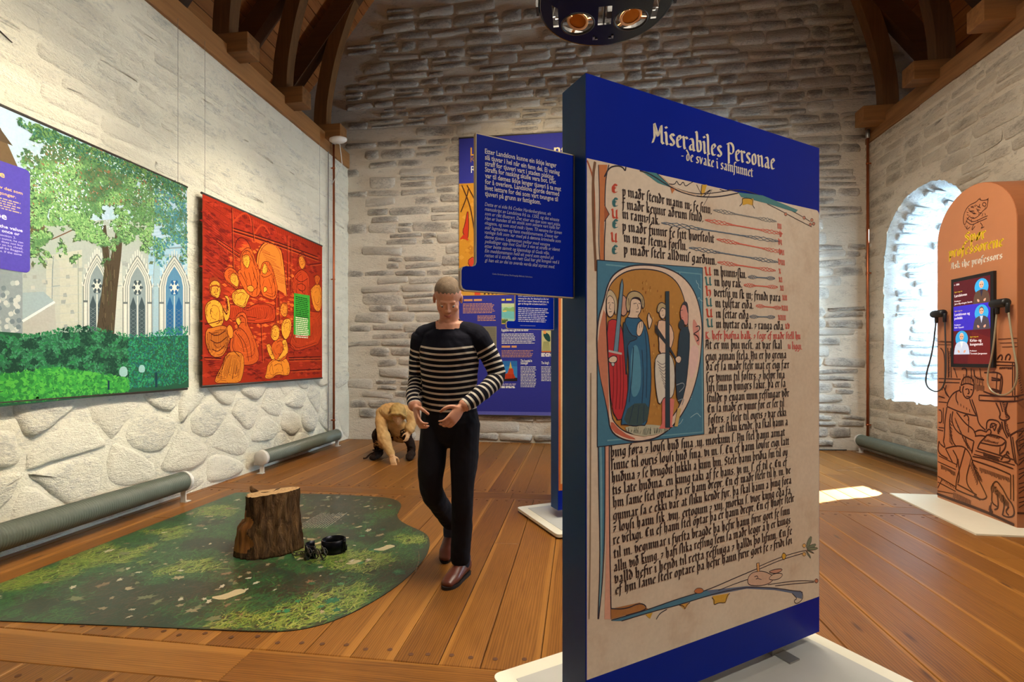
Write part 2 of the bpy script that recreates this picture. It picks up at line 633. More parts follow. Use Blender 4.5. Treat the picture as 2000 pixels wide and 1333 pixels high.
def greek(art, u, v, width, rows, pitch, h, col, seed=0, ragged=.25):
    """type too small to read: word-length dashes"""
    r = random.Random(seed)
    art.z += art.step
    z = art.z
    for k in range(rows):
        x = 0.0
        end = width * (1 - r.random() * ragged)
        while x < end:
            wl = min(h * r.uniform(1.2, 5), end - x)
            if wl > h * .4:
                art.raw([(u + x, v - k * pitch), (u + x + wl, v - k * pitch), (u + x + wl, v - k * pitch + h), (u + x, v - k * pitch + h)], col, z)
            x += wl + h * .7


def fbm(x, y, seed=0, oct=4):
    """value noise on numpy arrays"""
    r = np.zeros_like(x, float)
    a, tot = 1.0, 0.0
    for o in range(oct):
        xi, yi = np.floor(x).astype(np.int64), np.floor(y).astype(np.int64)
        fx, fy = x - xi, y - yi
        fx, fy = fx * fx * (3 - 2 * fx), fy * fy * (3 - 2 * fy)

        def h(i, j):
            n = (i * 374761393 + j * 668265263 + (seed + o) * 974711) & 0x7fffffff
            n = ((n ^ (n >> 13)) * 1274126177) & 0x7fffffff
            return ((n ^ (n >> 16)) & 0xffff) / 65535.0
        r += a * ((h(xi, yi) * (1 - fx) + h(xi + 1, yi) * fx) * (1 - fy) + (h(xi, yi + 1) * (1 - fx) + h(xi + 1, yi + 1) * fx) * fy)
        tot += a
        a *= .5
        x, y = x * 2.03, y * 2.03
    return r / tot
# ------------------------------------------------------------------ the room
XL, XR, YB, YF = -3.62, 3.93, 7.37, -3.2
XM = (XL + XR) / 2

M_left = limewash('limewash_left', (234, 231, 213), (220, 216, 197), (156, 158, 154), .5)
M_left_st = limewash('limewash_left_stone', (238, 235, 218), (224, 220, 202), (160, 162, 158), .05, True, .8)
M_back = limewash('limewash_back', (222, 213, 198), (202, 192, 176), (136, 130, 124), .3, bumps=.7)
M_back_st = limewash('limewash_back_stone', (216, 208, 195), (192, 184, 172), (98, 95, 94), .95, True, .8)
M_right = limewash('limewash_right', (214, 205, 188), (196, 184, 164), (128, 118, 106), .55)
M_right_st = limewash('limewash_right_stone', (214, 206, 190), (192, 180, 160), (120, 110, 98), .7, True, .8)
M_floor = None


def plank_mat(name):
    """pine board: UV = (across 0..1, along in metres); pale sapwood along the edges, knots"""
    t = NT(name)
    uv = t.n('TexCoord').outputs['UV']
    sp = t.n('SeparateXYZ')
    t.l(uv, sp.inputs[0])
    rn = t.random()
    u, v = sp.outputs[0], sp.outputs[1]
    cb = t.n('CombineXYZ')
    t.l(t.math('MULTIPLY', u, .22), cb.inputs[0])
    t.l(t.math('MULTIPLY', v, .075), cb.inputs[1])
    t.l(t.math('MULTIPLY', rn, 40.0), cb.inputs[2])
    wv = t.n('TexWave')
    wv.wave_type = 'BANDS'
    wv.bands_direction = 'X'
    t.l(cb.outputs[0], wv.inputs['Vector'])
    wv.inputs['Scale'].default_value = 26
    wv.inputs['Distortion'].default_value = 9
    wv.inputs['Detail'].default_value = 3
    wv.inputs['Detail Scale'].default_value = .7
    g = t.noise(cb.outputs[0], 60, 4, .6)
    blo = t.noise(t.coord('Object', (1, .35, 1)), 2.2, 3)
    f = t.math('ADD', t.math('MULTIPLY', wv.outputs['Fac'], .22), t.math('ADD', t.math('MULTIPLY', g, .42), t.math('MULTIPLY', blo, .36)))
    f = t.math('ADD', f, t.math('MULTIPLY_ADD', rn, .22, -.11))
    col = t.ramp(f, (.22, lin((94, 56, 20))), (.5, lin((131, 83, 31))), (.8, lin((160, 107, 46))))
    # sapwood stripe on one edge (which one by the random number)
    edge = t.math('ADD', u, t.math('MULTIPLY_ADD', t.noise(cb.outputs[0], 9, 2), .24, t.math('MULTIPLY_ADD', rn, .16, -.18)))
    sap = t.ramp(edge, (.88, 0.0), (.93, .5))
    col = t.mix(sap, col, lin((178, 122, 54)))
    # knots
    vo = t.n('TexVoronoi')
    kb = t.n('CombineXYZ')
    t.l(t.math('MULTIPLY', u, 1.0), kb.inputs[0])
    t.l(t.math('MULTIPLY', v, 1.1), kb.inputs[1])
    t.l(t.math('MULTIPLY', rn, 60.0), kb.inputs[2])
    t.l(kb.outputs[0], vo.inputs['Vector'])
    vo.inputs['Scale'].default_value = 1.9
    k = t.ramp(vo.outputs['Distance'], (.05, .8), (.13, 0.0))
    col = t.mix(k, col, lin((66, 36, 18)))
    t.bump(g, .08, .002)
    rg = t.math('MULTIPLY_ADD', blo, .2, .30)
    return t.out(col, rg, 0, .4)


M_plank = plank_mat('pine_boards')
M_sub = plain('sub_floor', (52, 34, 20), .9)
b = MB()
b.box(((XL + XR) / 2, (YB + YF) / 2, -.06), (XR - XL + 1.2, YB - YF + .6, .06))
floor = tag(b.put('floor', M_sub), kind='structure')


def board(x0, x1, y0, y1, along='Y'):
    """one floorboard with eased edges, top at z = 0 (a hair up or down)"""
    g, h, e = .0016, rnd.uniform(-.0012, .0004), .003
    x0 += g; x1 -= g; y0 += g; y1 -= g
    cx, cy = (x0 + x1) / 2, (y0 + y1) / 2
    v, uv = [], []
    for dz, i in ((-.028, 0), (h - e, 0), (h, e)):
        for x, y in ((x0 + i, y0 + i), (x1 - i, y0 + i), (x1 - i, y1 - i), (x0 + i, y1 - i)):
            v.append((x - cx, y - cy, dz))
            if along == 'Y':
                q = (x - x0) / (x1 - x0)
                uv.append((q if (int(cx * 100) % 2) else 1 - q, y + cx * 3.7))
            else:
                uv.append(((y - y0) / (y1 - y0), x + cy * 3.1))
    f = []
    for k in (0, 4):
        for i in range(4):
            j = (i + 1) % 4
            f.append((k + i, k + j, k + 4 + j, k + 4 + i))
    f.append((8, 9, 10, 11))
    me = bpy.data.meshes.new('plank')
    me.from_pydata(v, [], f)
    set_uv(me, uv)
    return put('plank', me, floor, M_plank, (cx, cy, 0))


plugs = MB()


def plug(x, y):
    plugs.lathe([(.011, 0), (.011, .0013), (.009, .0016)], 10, lambda a, b_, c: (x + a, y + b_, c - .0002), False)


def board_row(y0, y1):
    x = XL - .12
    while x < XR + .05:
        wd = rnd.uniform(.17, .255)
        x2 = min(x + wd, XR + .12)
        # break some boards once along their length
        if y1 - y0 > 2.4 and rnd.random() < .3:
            c = rnd.uniform(y0 + .8, y1 - .8)
            board(x, x2, y0, c); board(x, x2, c, y1)
        else:
            board(x, x2, y0, y1)
        for yy in (y0 + .07, y1 - .07):
            for q in (.25, .75):
                plug(x + (x2 - x) * q + rnd.uniform(-.015, .015), yy + rnd.uniform(-.02, .02))
        x = x2


def board_cross(y0, y1):
    x = XL - .12
    while x < XR:
        x2 = min(x + rnd.uniform(2.2, 3.6), XR + .12)
        board(x, x2, y0, y1, 'X')
        x = x2


board_row(YF, 1.74)
board_cross(1.74, 1.955)
board_row(1.955, 4.37)
board_cross(4.37, 4.565)
board_row(4.565, YB - .02)
pl_ = plugs.put('nail_plugs', plain('plug_wood', (92, 56, 30), .7), floor)
pl_['kind'] = 'stuff'


# ---- masonry
def stone_mesh(wd, ht, rel, fr, r, ang=0.0):
    """squarish rubble block with eased edges; fr = (A, B, N) wall frame"""
    A, B, N = fr
    ca, sa = math.cos(ang), math.sin(ang)
    hw, hh = wd / 2, ht / 2
    sk, tp = r.uniform(-.10, .10), r.uniform(-.12, .12)
    tx, ty = r.uniform(-.35, .35), r.uniform(-.5, .1)
    cr = [r.uniform(.25, .75) * min(hw, hh) for _ in range(4)]
    out = []
    for k, (sx, sy) in enumerate(((-1, -1), (1, -1), (1, 1), (-1, 1))):
        c = cr[k]
        e = [(sx * hw, sy * (hh - c)), (sx * (hw - c * .35), sy * (hh - c * .3)), (sx * (hw - c), sy * hh)]
        out += e if sx * sy > 0 else e[::-1]
        if k in (0, 2):
            out.append((r.uniform(-.3, .3) * hw, sy * hh))
    out = [(x + sk * y + r.uniform(-.006, .006), y * (1 + tp * x / hw) + r.uniform(-.006, .006)) for x, y in out]
    n = len(out)
    v, uv = [], []
    for ins, hz in ((0.0, -.3), (.20, .5), (.48, .93)):
        d = ins * hh
        for x, y in out:
            X, Y = x * (1 - d / hw), y * (1 - ins)
            k_ = hz * rel * (1 + tx * X / hw + ty * Y / hh)
            uv.append((X / hw * .92, Y / hh * .92))
            X, Y = X * ca - Y * sa, X * sa + Y * ca
            v.append((A * X + B * Y + N * k_)[:])
    v.append((N * rel * r.uniform(.9, 1.1))[:])
    uv.append((0, 0))
    f = []
    for k in range(2):
        for i in range(n):
            j = (i + 1) % n
            f.append((k * n + i, k * n + j, (k + 1) * n + j, (k + 1) * n + i))
    for i in range(n):
        f.append((2 * n + i, 2 * n + (i + 1) % n, 3 * n))
    return v, f, uv


def lay_stones(parent, O, fr, mat, rows, skip, r, limit=290):
    """rows: list of (z0, z1, a0, a1, len_min, len_max, relief, joint); the stones past the limit are joined"""
    L = []
    for z0, z1, a0, a1, l0, l1, rel, jt in rows:
        a = a0 + r.uniform(-.2, 0)
        while a < a1:
            wd = r.uniform(l0, l1)
            ht = (z1 - z0)
            cz = (z0 + z1) / 2 + r.uniform(-.012, .012)
            c = (a + wd / 2, cz)
            if r.random() < .96 and not skip(c[0], c[1], wd / 2, ht / 2):
                if ht > .15 and r.random() < .28:            # two thin slabs instead of one block
                    q = r.uniform(.38, .62)
                    for zc, hh in ((z0 + ht * q / 2, ht * q), (z0 + ht * (1 + q) / 2, ht * (1 - q))):
                        L.append(((c[0] + r.uniform(-.04, .04), zc), wd * r.uniform(.8, 1) - jt, hh * .94 - jt, rel * r.uniform(.5, 1.1), r.uniform(-.05, .05)))
                else:
                    L.append((c, wd - jt, ht * r.uniform(.86, 1.10) - jt, rel * r.uniform(.5, 1.4), r.uniform(-.06, .06)))
            a += wd
    order = sorted(range(len(L)), key=lambda i: -L[i][1] * L[i][2])
    single = set(order[:limit])
    rest = MB()
    ruv = []
    for i, (c, wd, ht, rel, ang) in enumerate(L):
        v, f, uv = stone_mesh(wd, ht, rel, fr, r, ang=ang)
        P = O + fr[0] * c[0] + fr[1] * c[1]
        if i in single:
            me = bpy.data.meshes.new('stone')
            me.from_pydata(v, [], f)
            me.polygons.foreach_set('use_smooth', [True] * len(f))
            set_uv(me, uv)
            put('stone', me, parent, mat, P)
        else:
            rest.add([Vector(q) + P for q in v], f, True)
            ruv += uv
    if rest.v:
        me = rest.mesh('stones_rest')
        set_uv(me, ruv)
        o = put('stones', me, parent, mat)
        o['kind'] = 'stuff'
    return len(L)


def wall_grid(name, O, fr, a0, a1, b0, b1, step, mat, amp, seed, drop=None, sdf=None):
    na, nb = int((a1 - a0) / step) + 1, int((b1 - b0) / step) + 1
    ga, gb = np.meshgrid(np.linspace(a0, a1, na), np.linspace(b0, b1, nb))
    if sdf is not None:
        d = sdf(ga, gb)
        e = 1e-3
        gx, gy = (sdf(ga + e, gb) - d) / e, (sdf(ga, gb + e) - d) / e
        inside = d < 0
        near = inside & (d > -step * 1.6)
        ga = np.where(near, ga - d * gx, ga)
        gb = np.where(near, gb - d * gy, gb)
    h = (fbm(ga * 2.3 + 7, gb * 5.2, seed, 4) - .5) * amp * 2 + (fbm(ga * .7, gb * .9, seed + 9, 2) - .5) * .02
    A, B, N = [np.array(q) for q in fr]
    V = np.array(O)[None] + ga.ravel()[:, None] * A + gb.ravel()[:, None] * B + h.ravel()[:, None] * N
    f = []
    for j in range(nb - 1):
        for i in range(na - 1):
            q = (j * na + i, j * na + i + 1, (j + 1) * na + i + 1, (j + 1) * na + i)
            if sdf is not None and all(inside.flat[k] for k in q): continue
            if drop is not None and drop(a0 + (i + .5) * step, b0 + (j + .5) * step): continue
            f.append(q)
    me = bpy.data.meshes.new(name)
    me.from_pydata(V.tolist(), [], f)
    me.polygons.foreach_set('use_smooth', [True] * len(f))
    return tag(put(name, me, None, mat), kind='structure')


UP = Vector((0, 0, 1))


def courses(b0, b1, h0, h1, r):
    z, o = b0, []
    while z < b1 - .05:
        h = r.uniform(h0, h1)
        o.append((z, min(z + h, b1)))
        z += h
    return o


# left wall: frame A = +Y, N = +X
frL = (Vector((0, 1, 0)), UP, Vector((1, 0, 0)))
wl = wall_grid('wall_left', (XL, 0, 0), frL, YF, YB + .05, -.05, 4.36, .045, M_left, .010, 3)
r = random.Random(5)
rows = [(z0, z1, 1.6, YB, .26, .72, .0075, .02) for z0, z1 in courses(1.02, 4.28, .10, .20, r)]


def skipL(a, z, hw, hh):
    if 4.26 + hw < a < 6.4 - hw and 1.02 + hh < z < 2.8 - hh: return True
    if a < 4.02 - hw and 1.02 + hh < z < 2.8 - hh: return True
    return False


n_up = lay_stones(wl, Vector((XL, 0, 0)), frL, M_left_st, rows, skipL, r, 215)


def clip_cell(P, c, o):
    mx, my, nx, ny = (c[0] + o[0]) / 2, (c[1] + o[1]) / 2, o[0] - c[0], o[1] - c[1]
    out = []
    for i in range(len(P)):
        a, b_ = P[i], P[(i + 1) % len(P)]
        da, db = (a[0] - mx) * nx + (a[1] - my) * ny, (b_[0] - mx) * nx + (b_[1] - my) * ny
        if da <= 0: out.append(a)
        if da * db < 0:
            q = da / (da - db)
            out.append((a[0] + (b_[0] - a[0]) * q, a[1] + (b_[1] - a[1]) * q))
    return out


def rubble(parent, O, fr, mat, a0, a1, b0, b1, sx, sy, rel, joint, r):
    """irregular rubble: cells of a jittered lattice, shrunk by the joint and rounded"""
    S = []
    ny = int((b1 - b0) / sy + .5)
    for j in range(ny):
        a = a0 + r.uniform(0, sx)
        while a < a1:
            S.append((a, b0 + (j + .5) * (b1 - b0) / ny + r.uniform(-.36, .36) * sy))
            a += sx * r.uniform(.5, 1.55)
    for i, c in enumerate(S):
        P = [(a0 - .3, b0), (a1 + .2, b0), (a1 + .2, b1), (a0 - .3, b1)]
        for k, o in enumerate(S):
            if k != i and abs(o[0] - c[0]) < 2.2 * sx and abs(o[1] - c[1]) < 2.2 * sy * 1.4: P = clip_cell(P, c, o)
        if len(P) < 3: continue
        gx, gy = sum(p[0] for p in P) / len(P), sum(p[1] for p in P) / len(P)
        w_, h_ = max(p[0] for p in P) - min(p[0] for p in P), max(p[1] for p in P) - min(p[1] for p in P)
        if w_ > 1.4 or h_ > 1.0: continue
        P = smooth2([(gx + (p[0] - gx) * (1 - joint / w_ * r.uniform(.8, 1.8)), gy + (p[1] - gy) * (1 - joint / h_ * r.uniform(.8, 1.8))) for p in P], 2, True)
        P = [(p[0] + r.uniform(-.010, .010), p[1] + r.uniform(-.008, .008)) for p in P[::max(1, len(P) // 16)]]
        n = len(P)
        rl = rel * r.uniform(.5, 1.3)
        tx, ty = r.uniform(-.5, .5), r.uniform(-1.0, -.1)
        v, f, uv = [], [], []
        for sc, hz in ((1.0, -.2), (.92, .5), (.76, .88), (.4, 1.0)):
            for p in P:
                x, y = (p[0] - gx) * sc, (p[1] - gy) * sc
                k_ = hz * rl * (1 + tx * x / w_ * 2 + ty * y / h_ * 2) + (r.uniform(-.004, .004) if hz > 0 else 0)
                v.append((fr[0] * x + fr[1] * y + fr[2] * k_)[:])
                uv.append((x / w_ * 1.8, y / h_ * 1.8))
        v.append((fr[2] * rl * r.uniform(.9, 1.1))[:])
        uv.append((0, 0))
        for q in range(3):
            for i2 in range(n):
                j2 = (i2 + 1) % n
                f.append((q * n + i2, q * n + j2, (q + 1) * n + j2, (q + 1) * n + i2))
        for i2 in range(n): f.append((3 * n + i2, 3 * n + (i2 + 1) % n, 4 * n))
        me = bpy.data.meshes.new('stone')
        me.from_pydata(v, [], f)
        me.polygons.foreach_set('use_smooth', [True] * len(f))
        set_uv(me, uv)
        put('stone', me, parent, mat, O + fr[0] * gx + fr[1] * gy)


rubble(wl, Vector((XL, 0, 0)), frL, M_left_st, 1.2, YB - .05, .0, 1.08, .50, .28, .033, .026, r)

crk = MB()
CP = [(2.36, 3.60), (2.35, 3.52), (2.40, 3.46), (2.47, 3.41), (2.58, 3.34), (2.70, 3.29)]
crk.tube([(XL + .012, y_, z_) for y_, z_ in CP], [.012, .022, .016, .012, .007, .003], 7)
crk.put('crack', plain('crack_shadow', (70, 62, 54), .95, bump=.6), wl)

# back wall: frame A = +X, N = -Y
frB = (Vector((1, 0, 0)), UP, Vector((0, -1, 0)))


def roof_z(x):
    x = abs(x - XM)
    return 5.75 + 1.27 * ((XM + 4.09) - x)


wb = wall_grid('wall_back', (0, YB, 0), frB, XL - 1.3, XR + 1.3, -.05, 11.0, .055, M_back, .011, 8,
               drop=lambda a, z: z > roof_z(a) + .1)
r = random.Random(21)
rows = [(z0, z1, XL + .02, XR, .22, .70, .030, .010) for z0, z1 in courses(.02, 7.0, .11, .20, r)]


def skipB(a, z, hw, hh):
    if a - hw < XL - .05 or a + hw > XR + .05 and z < 4.3: return True
    if z > roof_z(a) - .5: return True
    if -1.8 + hw < a < .55 - hw and .42 + hh < z < 4.6 - hh: return True
    return False


lay_stones(wb, Vector((0, YB, 0)), frB, M_back_st, rows, skipB, r)

# right wall with the arched niche: frame A = +Y, N = -X
NY, NHW, NSP, NSILL = 6.25, .71, 2.56, .74
frR = (Vector((0, 1, 0)), UP, Vector((-1, 0, 0)))


def niche_sdf(a, z):
    q = np.abs(a - NY)
    up = np.hypot(q, np.maximum(z - NSP, 0)) - NHW
    d = np.maximum(np.where(z > NSP, up, q - NHW), NSILL - z)
    return d + (fbm(a * 7, z * 7, 44, 3) - .5) * .07


wr = wall_grid('wall_right', (XR, 0, 0), frR, YF, YB + .05, -.05, 4.36, .035, M_right, .009, 15, sdf=niche_sdf)
r = random.Random(33)
rows = [(z0, z1, 2.6, YB, .24, .7, .011, .018) for z0, z1 in courses(.02, 4.28, .09, .18, r)]


def skipR(a, z, hw, hh):
    if abs(a - NY) < NHW + hw * .9 + .03 and NSILL - hh * .7 < z < NSP + .1: return True
    return math.hypot(a - NY, max(0, z - NSP)) < NHW + max(hw * .8, hh) and z > NSILL


lay_stones(wr, Vector((XR, 0, 0)), frR, M_right_st, rows, skipR, r)

# niche reveal (splayed towards a small window in the outer face of the wall)
XO = 5.05
M_niche = limewash('limewash_niche', (204, 210, 212), (186, 194, 198), (112, 120, 128), .5)
M_niche_st = limewash('limewash_niche_stone', (206, 212, 214), (182, 190, 196), (96, 106, 116), 1.0, True, .9)


def niche_outline(t):
    """t = 0 inner wall face .. 1 window plane"""
    hw = NHW + (.37 - NHW) * t + (.045 if t == 0 else 0)
    sp = NSP - .30 * t
    sill = NSILL + .05 * t - (.03 if t == 0 else 0)
    P = [(-hw, sill)]
    for k in range(1, 9): P.append((-hw, sill + (sp - sill) * k / 8))
    for k in range(1, 16):
        q = PI - PI * k / 16
        P.append((hw * math.cos(q), sp + hw * math.sin(q)))
    for k in range(8, -1, -1): P.append((hw, sill + (sp - sill) * k / 8))
    for k in range(1, 6): P.append((hw - 2 * hw * k / 6, sill))
    return P


v, f = [], []
NS = 14
for i in range(NS + 1):
    t = i / NS
    P = niche_outline(t)
    n = len(P)
    for k, (a, z) in enumerate(P):
        j = (float(fbm(np.array([t * 6.0]), np.array([k * .9]), 5, 3)[0]) - .5) * .05 * (1 if 0 < i < NS else .3)
        v.append((XR + .012 + (XO - XR) * t, NY + a * (1 + j), z + j * (.5 if z > 1 else .2)))
for i in range(NS):
    for k in range(n):
        f.append((i * n + k, i * n + (k + 1) % n, (i + 1) * n + (k + 1) % n, (i + 1) * n + k))
me = bpy.data.meshes.new('niche')
me.from_pydata(v, [], f)
me.polygons.foreach_set('use_smooth', [True] * len(f))
niche = tag(put('wall_niche', me, None, M_niche), kind='structure')
# stones in the far jamb
ja = Vector((XO - XR, .37 - NHW, 0)).normalized()
frJ = (ja, UP, Vector((ja.y, -ja.x, 0)))
r = random.Random(40)
rows = [(z0, z1, .3, 1.05, .22, .6, .022, .02) for z0, z1 in courses(.78, 2.5, .07, .13, r)]
lay_stones(niche, Vector((XR, NY + NHW - .004, 0)), frJ, M_niche_st, rows, lambda a, z, hw, hh: False, r, 120)
for k in range(9):                                   # and round the far half of the arch
    q0, q1 = k * .19, (k + 1) * .19
    a = .06
    while a < 1.0:
        wd = r.uniform(.2, .5)
        tm = (a + wd / 2) / 1.12
        hw = NHW + (.37 - NHW) * tm
        q = (q0 + q1) / 2
        nv = Vector((-.25, -math.cos(q), -math.sin(q))).normalized()
        bv = Vector((0, -math.sin(q), math.cos(q)))
        bv = (bv - nv * bv.dot(nv)).normalized()
        av = bv.cross(nv)
        if r.random() < .85:
            v_, f_, uv_ = stone_mesh(wd * .95, hw * .19 * r.uniform(.8, 1.0), .02, (av, bv, nv), r)
            me = bpy.data.meshes.new('stone')
            me.from_pydata(v_, [], f_)
            me.polygons.foreach_set('use_smooth', [True] * len(f_))
            set_uv(me, uv_)
            put('stone', me, niche, M_niche_st, (XR + .012 + (XO - XR) * tm, NY + hw * math.cos(q), NSP - .3 * tm + hw * math.sin(q)))
        a += wd
# end wall of the niche around the window, and the window itself
b = MB()
y0, y1, z0, z1 = 5.97, 6.53, 1.45, 2.6
b.box((XO + .12, NY, (z0 + .5) / 2), (.24, 1.2, z0 - .5))
b.box((XO + .12, NY, (z1 + 3.3) / 2), (.24, 1.2, 3.3 - z1))
b.box((XO + .12, (y0 + 5.6) / 2, (z0 + z1) / 2), (.24, y0 - 5.6, z1 - z0))
b.box((XO + .12, (y1 + 6.9) / 2, (z0 + z1) / 2), (.24, 6.9 - y1, z1 - z0))
tag(b.put('wall_niche_end', M_niche), kind='structure')
win = tag(empty('window_1', (XO + .1, NY, z0)), kind='structure')
M_frame = plain('window_paint', (222, 222, 216), .5)
b = MB()
for yy in (y0 + .02, y1 - .02): b.box((0, yy - NY, (z1 - z0) / 2), (.05, .04, z1 - z0), bev=.004)
for zz in (.02, z1 - z0 - .02): b.box((0, 0, zz), (.05, y1 - y0, .04), bev=.004)
b.put('window_frame', M_frame, win)
t = NT('window_glass')
tr, gl, mx = t.n('BsdfTransparent'), t.n('BsdfGlossy'), t.n('MixShader')
tr.inputs[0].default_value = (.93, .97, .97, 1)
gl.inputs['Roughness'].default_value = .02
mx.inputs[0].default_value = .06
t.l(tr.outputs[0], mx.inputs[1]); t.l(gl.outputs[0], mx.inputs[2])
t.l(mx.outputs[0], t.t.nodes['Material Output'].inputs[0])
M_glass = t.m
b = MB()
b.box((0, 0, (z1 - z0) / 2), (.006, y1 - y0 - .06, z1 - z0 - .06))
b.put('pane', M_glass, win)

# front wall behind the viewer
b = MB()
b.prism([(XL - 1.3, -.05), (XR + 1.3, -.05), (XR + 1.3, 4.4), (XM, 11.15), (XL - 1.3, 4.4)], YF, YF - .2, lambda x, y, t_: (x, t_, y))
tag(b.put('wall_front', M_left), kind='structure')

# ---- roof
M_oak = timber('oak_timber', (104, 70, 40), (176, 126, 76), 'Y')
M_oakx = timber('oak_timber_cross', (92, 60, 32), (172, 120, 68), 'X')
M_dark = timber('dark_oak', (62, 38, 20), (104, 66, 36), 'X')
M_boards = timber('roof_board_pine', (150, 84, 36), (206, 130, 64), 'Y', .6)
M_shell = plain('roof_shell', (40, 26, 16), .9)
b = MB()
for s in (-1, 1):
    xs = [XM + s * q for q in (0, 5.3)]
    v = []
    for x in xs:
        for y in (YF - .2, YB + .1):
            for dz in (.06, .16):
                v.append((x, y, roof_z(x) + dz))
    b.add(v, [(0, 1, 3, 2), (4, 6, 7, 5), (0, 4, 5, 1), (2, 3, 7, 6), (0, 2, 6, 4), (1, 5, 7, 3)])
ceil_ = tag(b.put('ceiling', M_shell), kind='structure')
sl = math.atan(1.27)
for s in (-1, 1):
    ln = 5.0 / math.cos(sl)
    k = 0.0
    while k < ln:
        wd = .15
        mid = k + wd / 2
        x = XM + s * (5.2 - mid * math.cos(sl))
        z = roof_z(x) + .02
        if z > 11.0: break
        for ya, yb in ((YF, 2.2 + .4 * math.sin(k * 9)), (2.2 + .4 * math.sin(k * 9), YB)):
            bb = MB()
            bb.box((0, 0, 0), (wd - .006, yb - ya - .004, .026), Matrix.Rotation(s * sl, 3, 'Y'), bev=.003)
            bb.put('roof_board', M_boards, ceil_, (x, (ya + yb) / 2, z))
        k += wd
# wall plates and the wall-top ledges behind them
for s, nm, x_in in ((-1, 'trim_1', XL + .04), (1, 'trim_2', XR - .03)):
    x_out = x_in + s * .30
    zb = 4.27 if s < 0 else 4.20
    b = MB()
    b.box(((x_in + x_out) / 2, 3.0, zb + .115), (.30, 8.0, .23), bev=.008)
    b.box(((x_in + x_out) / 2, (YF - 1.0) / 2, zb + .115), (.30, -1.0 - YF, .23), bev=.008)
    o = tag(b.put(nm, M_oak), kind='structure')
    b = MB()
    x_far = s * 5.3 + XM
    b.box(((x_out + x_far) / 2, (YF + YB) / 2, zb + .0), (abs(x_far - x_out), YB - YF, .3))
    tag(b.put('trim_3' if s < 0 else 'trim_4', M_shell), kind='structure')
for o in bpy.data.objects:
    if o.name in ('trim_1', 'trim_2'):
        for q in o.data.vertices:
            if q.co.y > 6.9: q.co.y = YB - .03


def truss(yl, yr, label, seen=True):
    """one roof frame: sole-piece stubs on the wall plates, curved braces, rafters, collar"""
    root = thing('roof_truss', label, 'roof truss', (XM, (yl + yr) / 2, 4.4), 0, 'oak roof trusses')
    curve = [(-3.58, 4.60), (-3.575, 4.8), (-3.55, 5.05), (-3.44, 5.59), (-3.175, 6.35), (-2.75, 7.1), (-2.15, 7.85), (-1.4, 8.45), (-.55, 8.8), (.155, 8.9)]
    for s, y in ((-1, yl), (1, yr)):
        dz = 0 if s < 0 else -.08
        dx = .0 if s < 0 else .02
        my = y - (yl + yr) / 2

        def X(x): return (x - .155) * (1 if s < 0 else -1)
        mb = MB()
        mb.box((X(-4.02) - dx * s, my, .11 + dz), (1.34, .2, .2), bev=.007)
        mb.put('sole_piece', M_oakx, root)
        inner = smooth2(curve, 2)
        outer = []
        for i, p in enumerate(inner):
            a, c = inner[max(0, i - 1)], inner[min(len(inner) - 1, i + 1)]
            q = math.hypot(c[0] - a[0], c[1] - a[1])
            outer.append((p[0] - (c[1] - a[1]) / q * .19, p[1] + (c[0] - a[0]) / q * .19))
        mb = MB()
        n = len(inner)
        v = []
        for i in range(n):
            for (x, z) in (inner[i], outer[i]):
                for t_ in (-.07, .07):
                    v.append((X(x), my + t_, z - 4.4 + dz))
        f = [(0, 1, 3, 2)]
        for i in range(n - 1):
            a, c = i * 4, i * 4 + 4
            f += [(a, a + 1, c + 1, c), (a + 2, c + 2, c + 3, a + 3), (a, c, c + 2, a + 2), (a + 1, a + 3, c + 3, c + 1)]
        mb.add(v, f)
        mb.put('curved_brace', M_oakz, root)
        mb = MB()
        lo = lambda x: 5.22 + 1.27 * (x + 4.05)
        mb.prism([(-4.72, lo(-4.72)), (.155, lo(.155)), (.155, lo(.155) + .40), (-4.72, lo(-4.72) + .40)], -.08, .08,
                 lambda x, z, t_: (X(x), my + .0 + t_, z - 4.4 + dz))
        mb.put('rafter', M_dark, root)
    return root


M_oakz = timber('oak_timber_upright', (74, 48, 26), (142, 98, 56), 'Z')
for yl, yr, lb in ((6.68, 6.99, 'oak roof truss standing closest against the stone back wall'),
                   (5.72, 6.03, 'oak roof truss second from the stone back wall'),
                   (4.71, 5.09, 'oak roof truss third from the stone back wall, cut by the top edge')):
    truss(yl, yr, lb)
# ------------------------------------------------------------------ display panels
M_ink = ink('print_satin', .38, .45)
M_inkm = ink('print_matt', .75, .2)
M_cloth_ink = ink('print_on_fabric', .8, .15)
M_navy = plain('navy_lacquer', (18, 66, 122), .45, var=.04, spec=.3)
M_blue = plain('blue_vinyl', (0, 30, 146), .4, var=.03, spec=.1)
M_edge = plain('pale_edge', (188, 176, 150), .5)
M_cream = plain('cream_plate', (232, 228, 208), .28, var=.02)
M_plate2 = plain('grey_plate', (190, 190, 184), .35, var=.02)
M_steel = plain('grey_steel', (150, 150, 148), .35, .6)
M_black = plain('black_plastic', (18, 18, 18), .45)


def parchment_mat(name, a, b_, spots):
    t = NT(name)
    v = t.coord('Object')
    n1, n2, n3 = t.noise(v, 2.2, 4, .6), t.noise(v, 9, 5, .6), t.noise(v, 70, 3)
    col = t.ramp(n1, (.3, lin(a)), (.7, lin(b_)))
    col = t.mix(t.ramp(n2, (.56, 0.0), (.78, .45)), col, lin(spots))
    col = t.mix(1.0, col, t.ramp(n3, (.2, .9), (.7, 1.0)), 'MULTIPLY')
    return t.out(col, .45, 0, .35)


M_parch = parchment_mat('parchment_print', (224, 212, 196), (212, 194, 174), (188, 156, 130))
M_parch2 = parchment_mat('parchment_print_orange', (226, 178, 110), (206, 130, 60), (160, 74, 30))

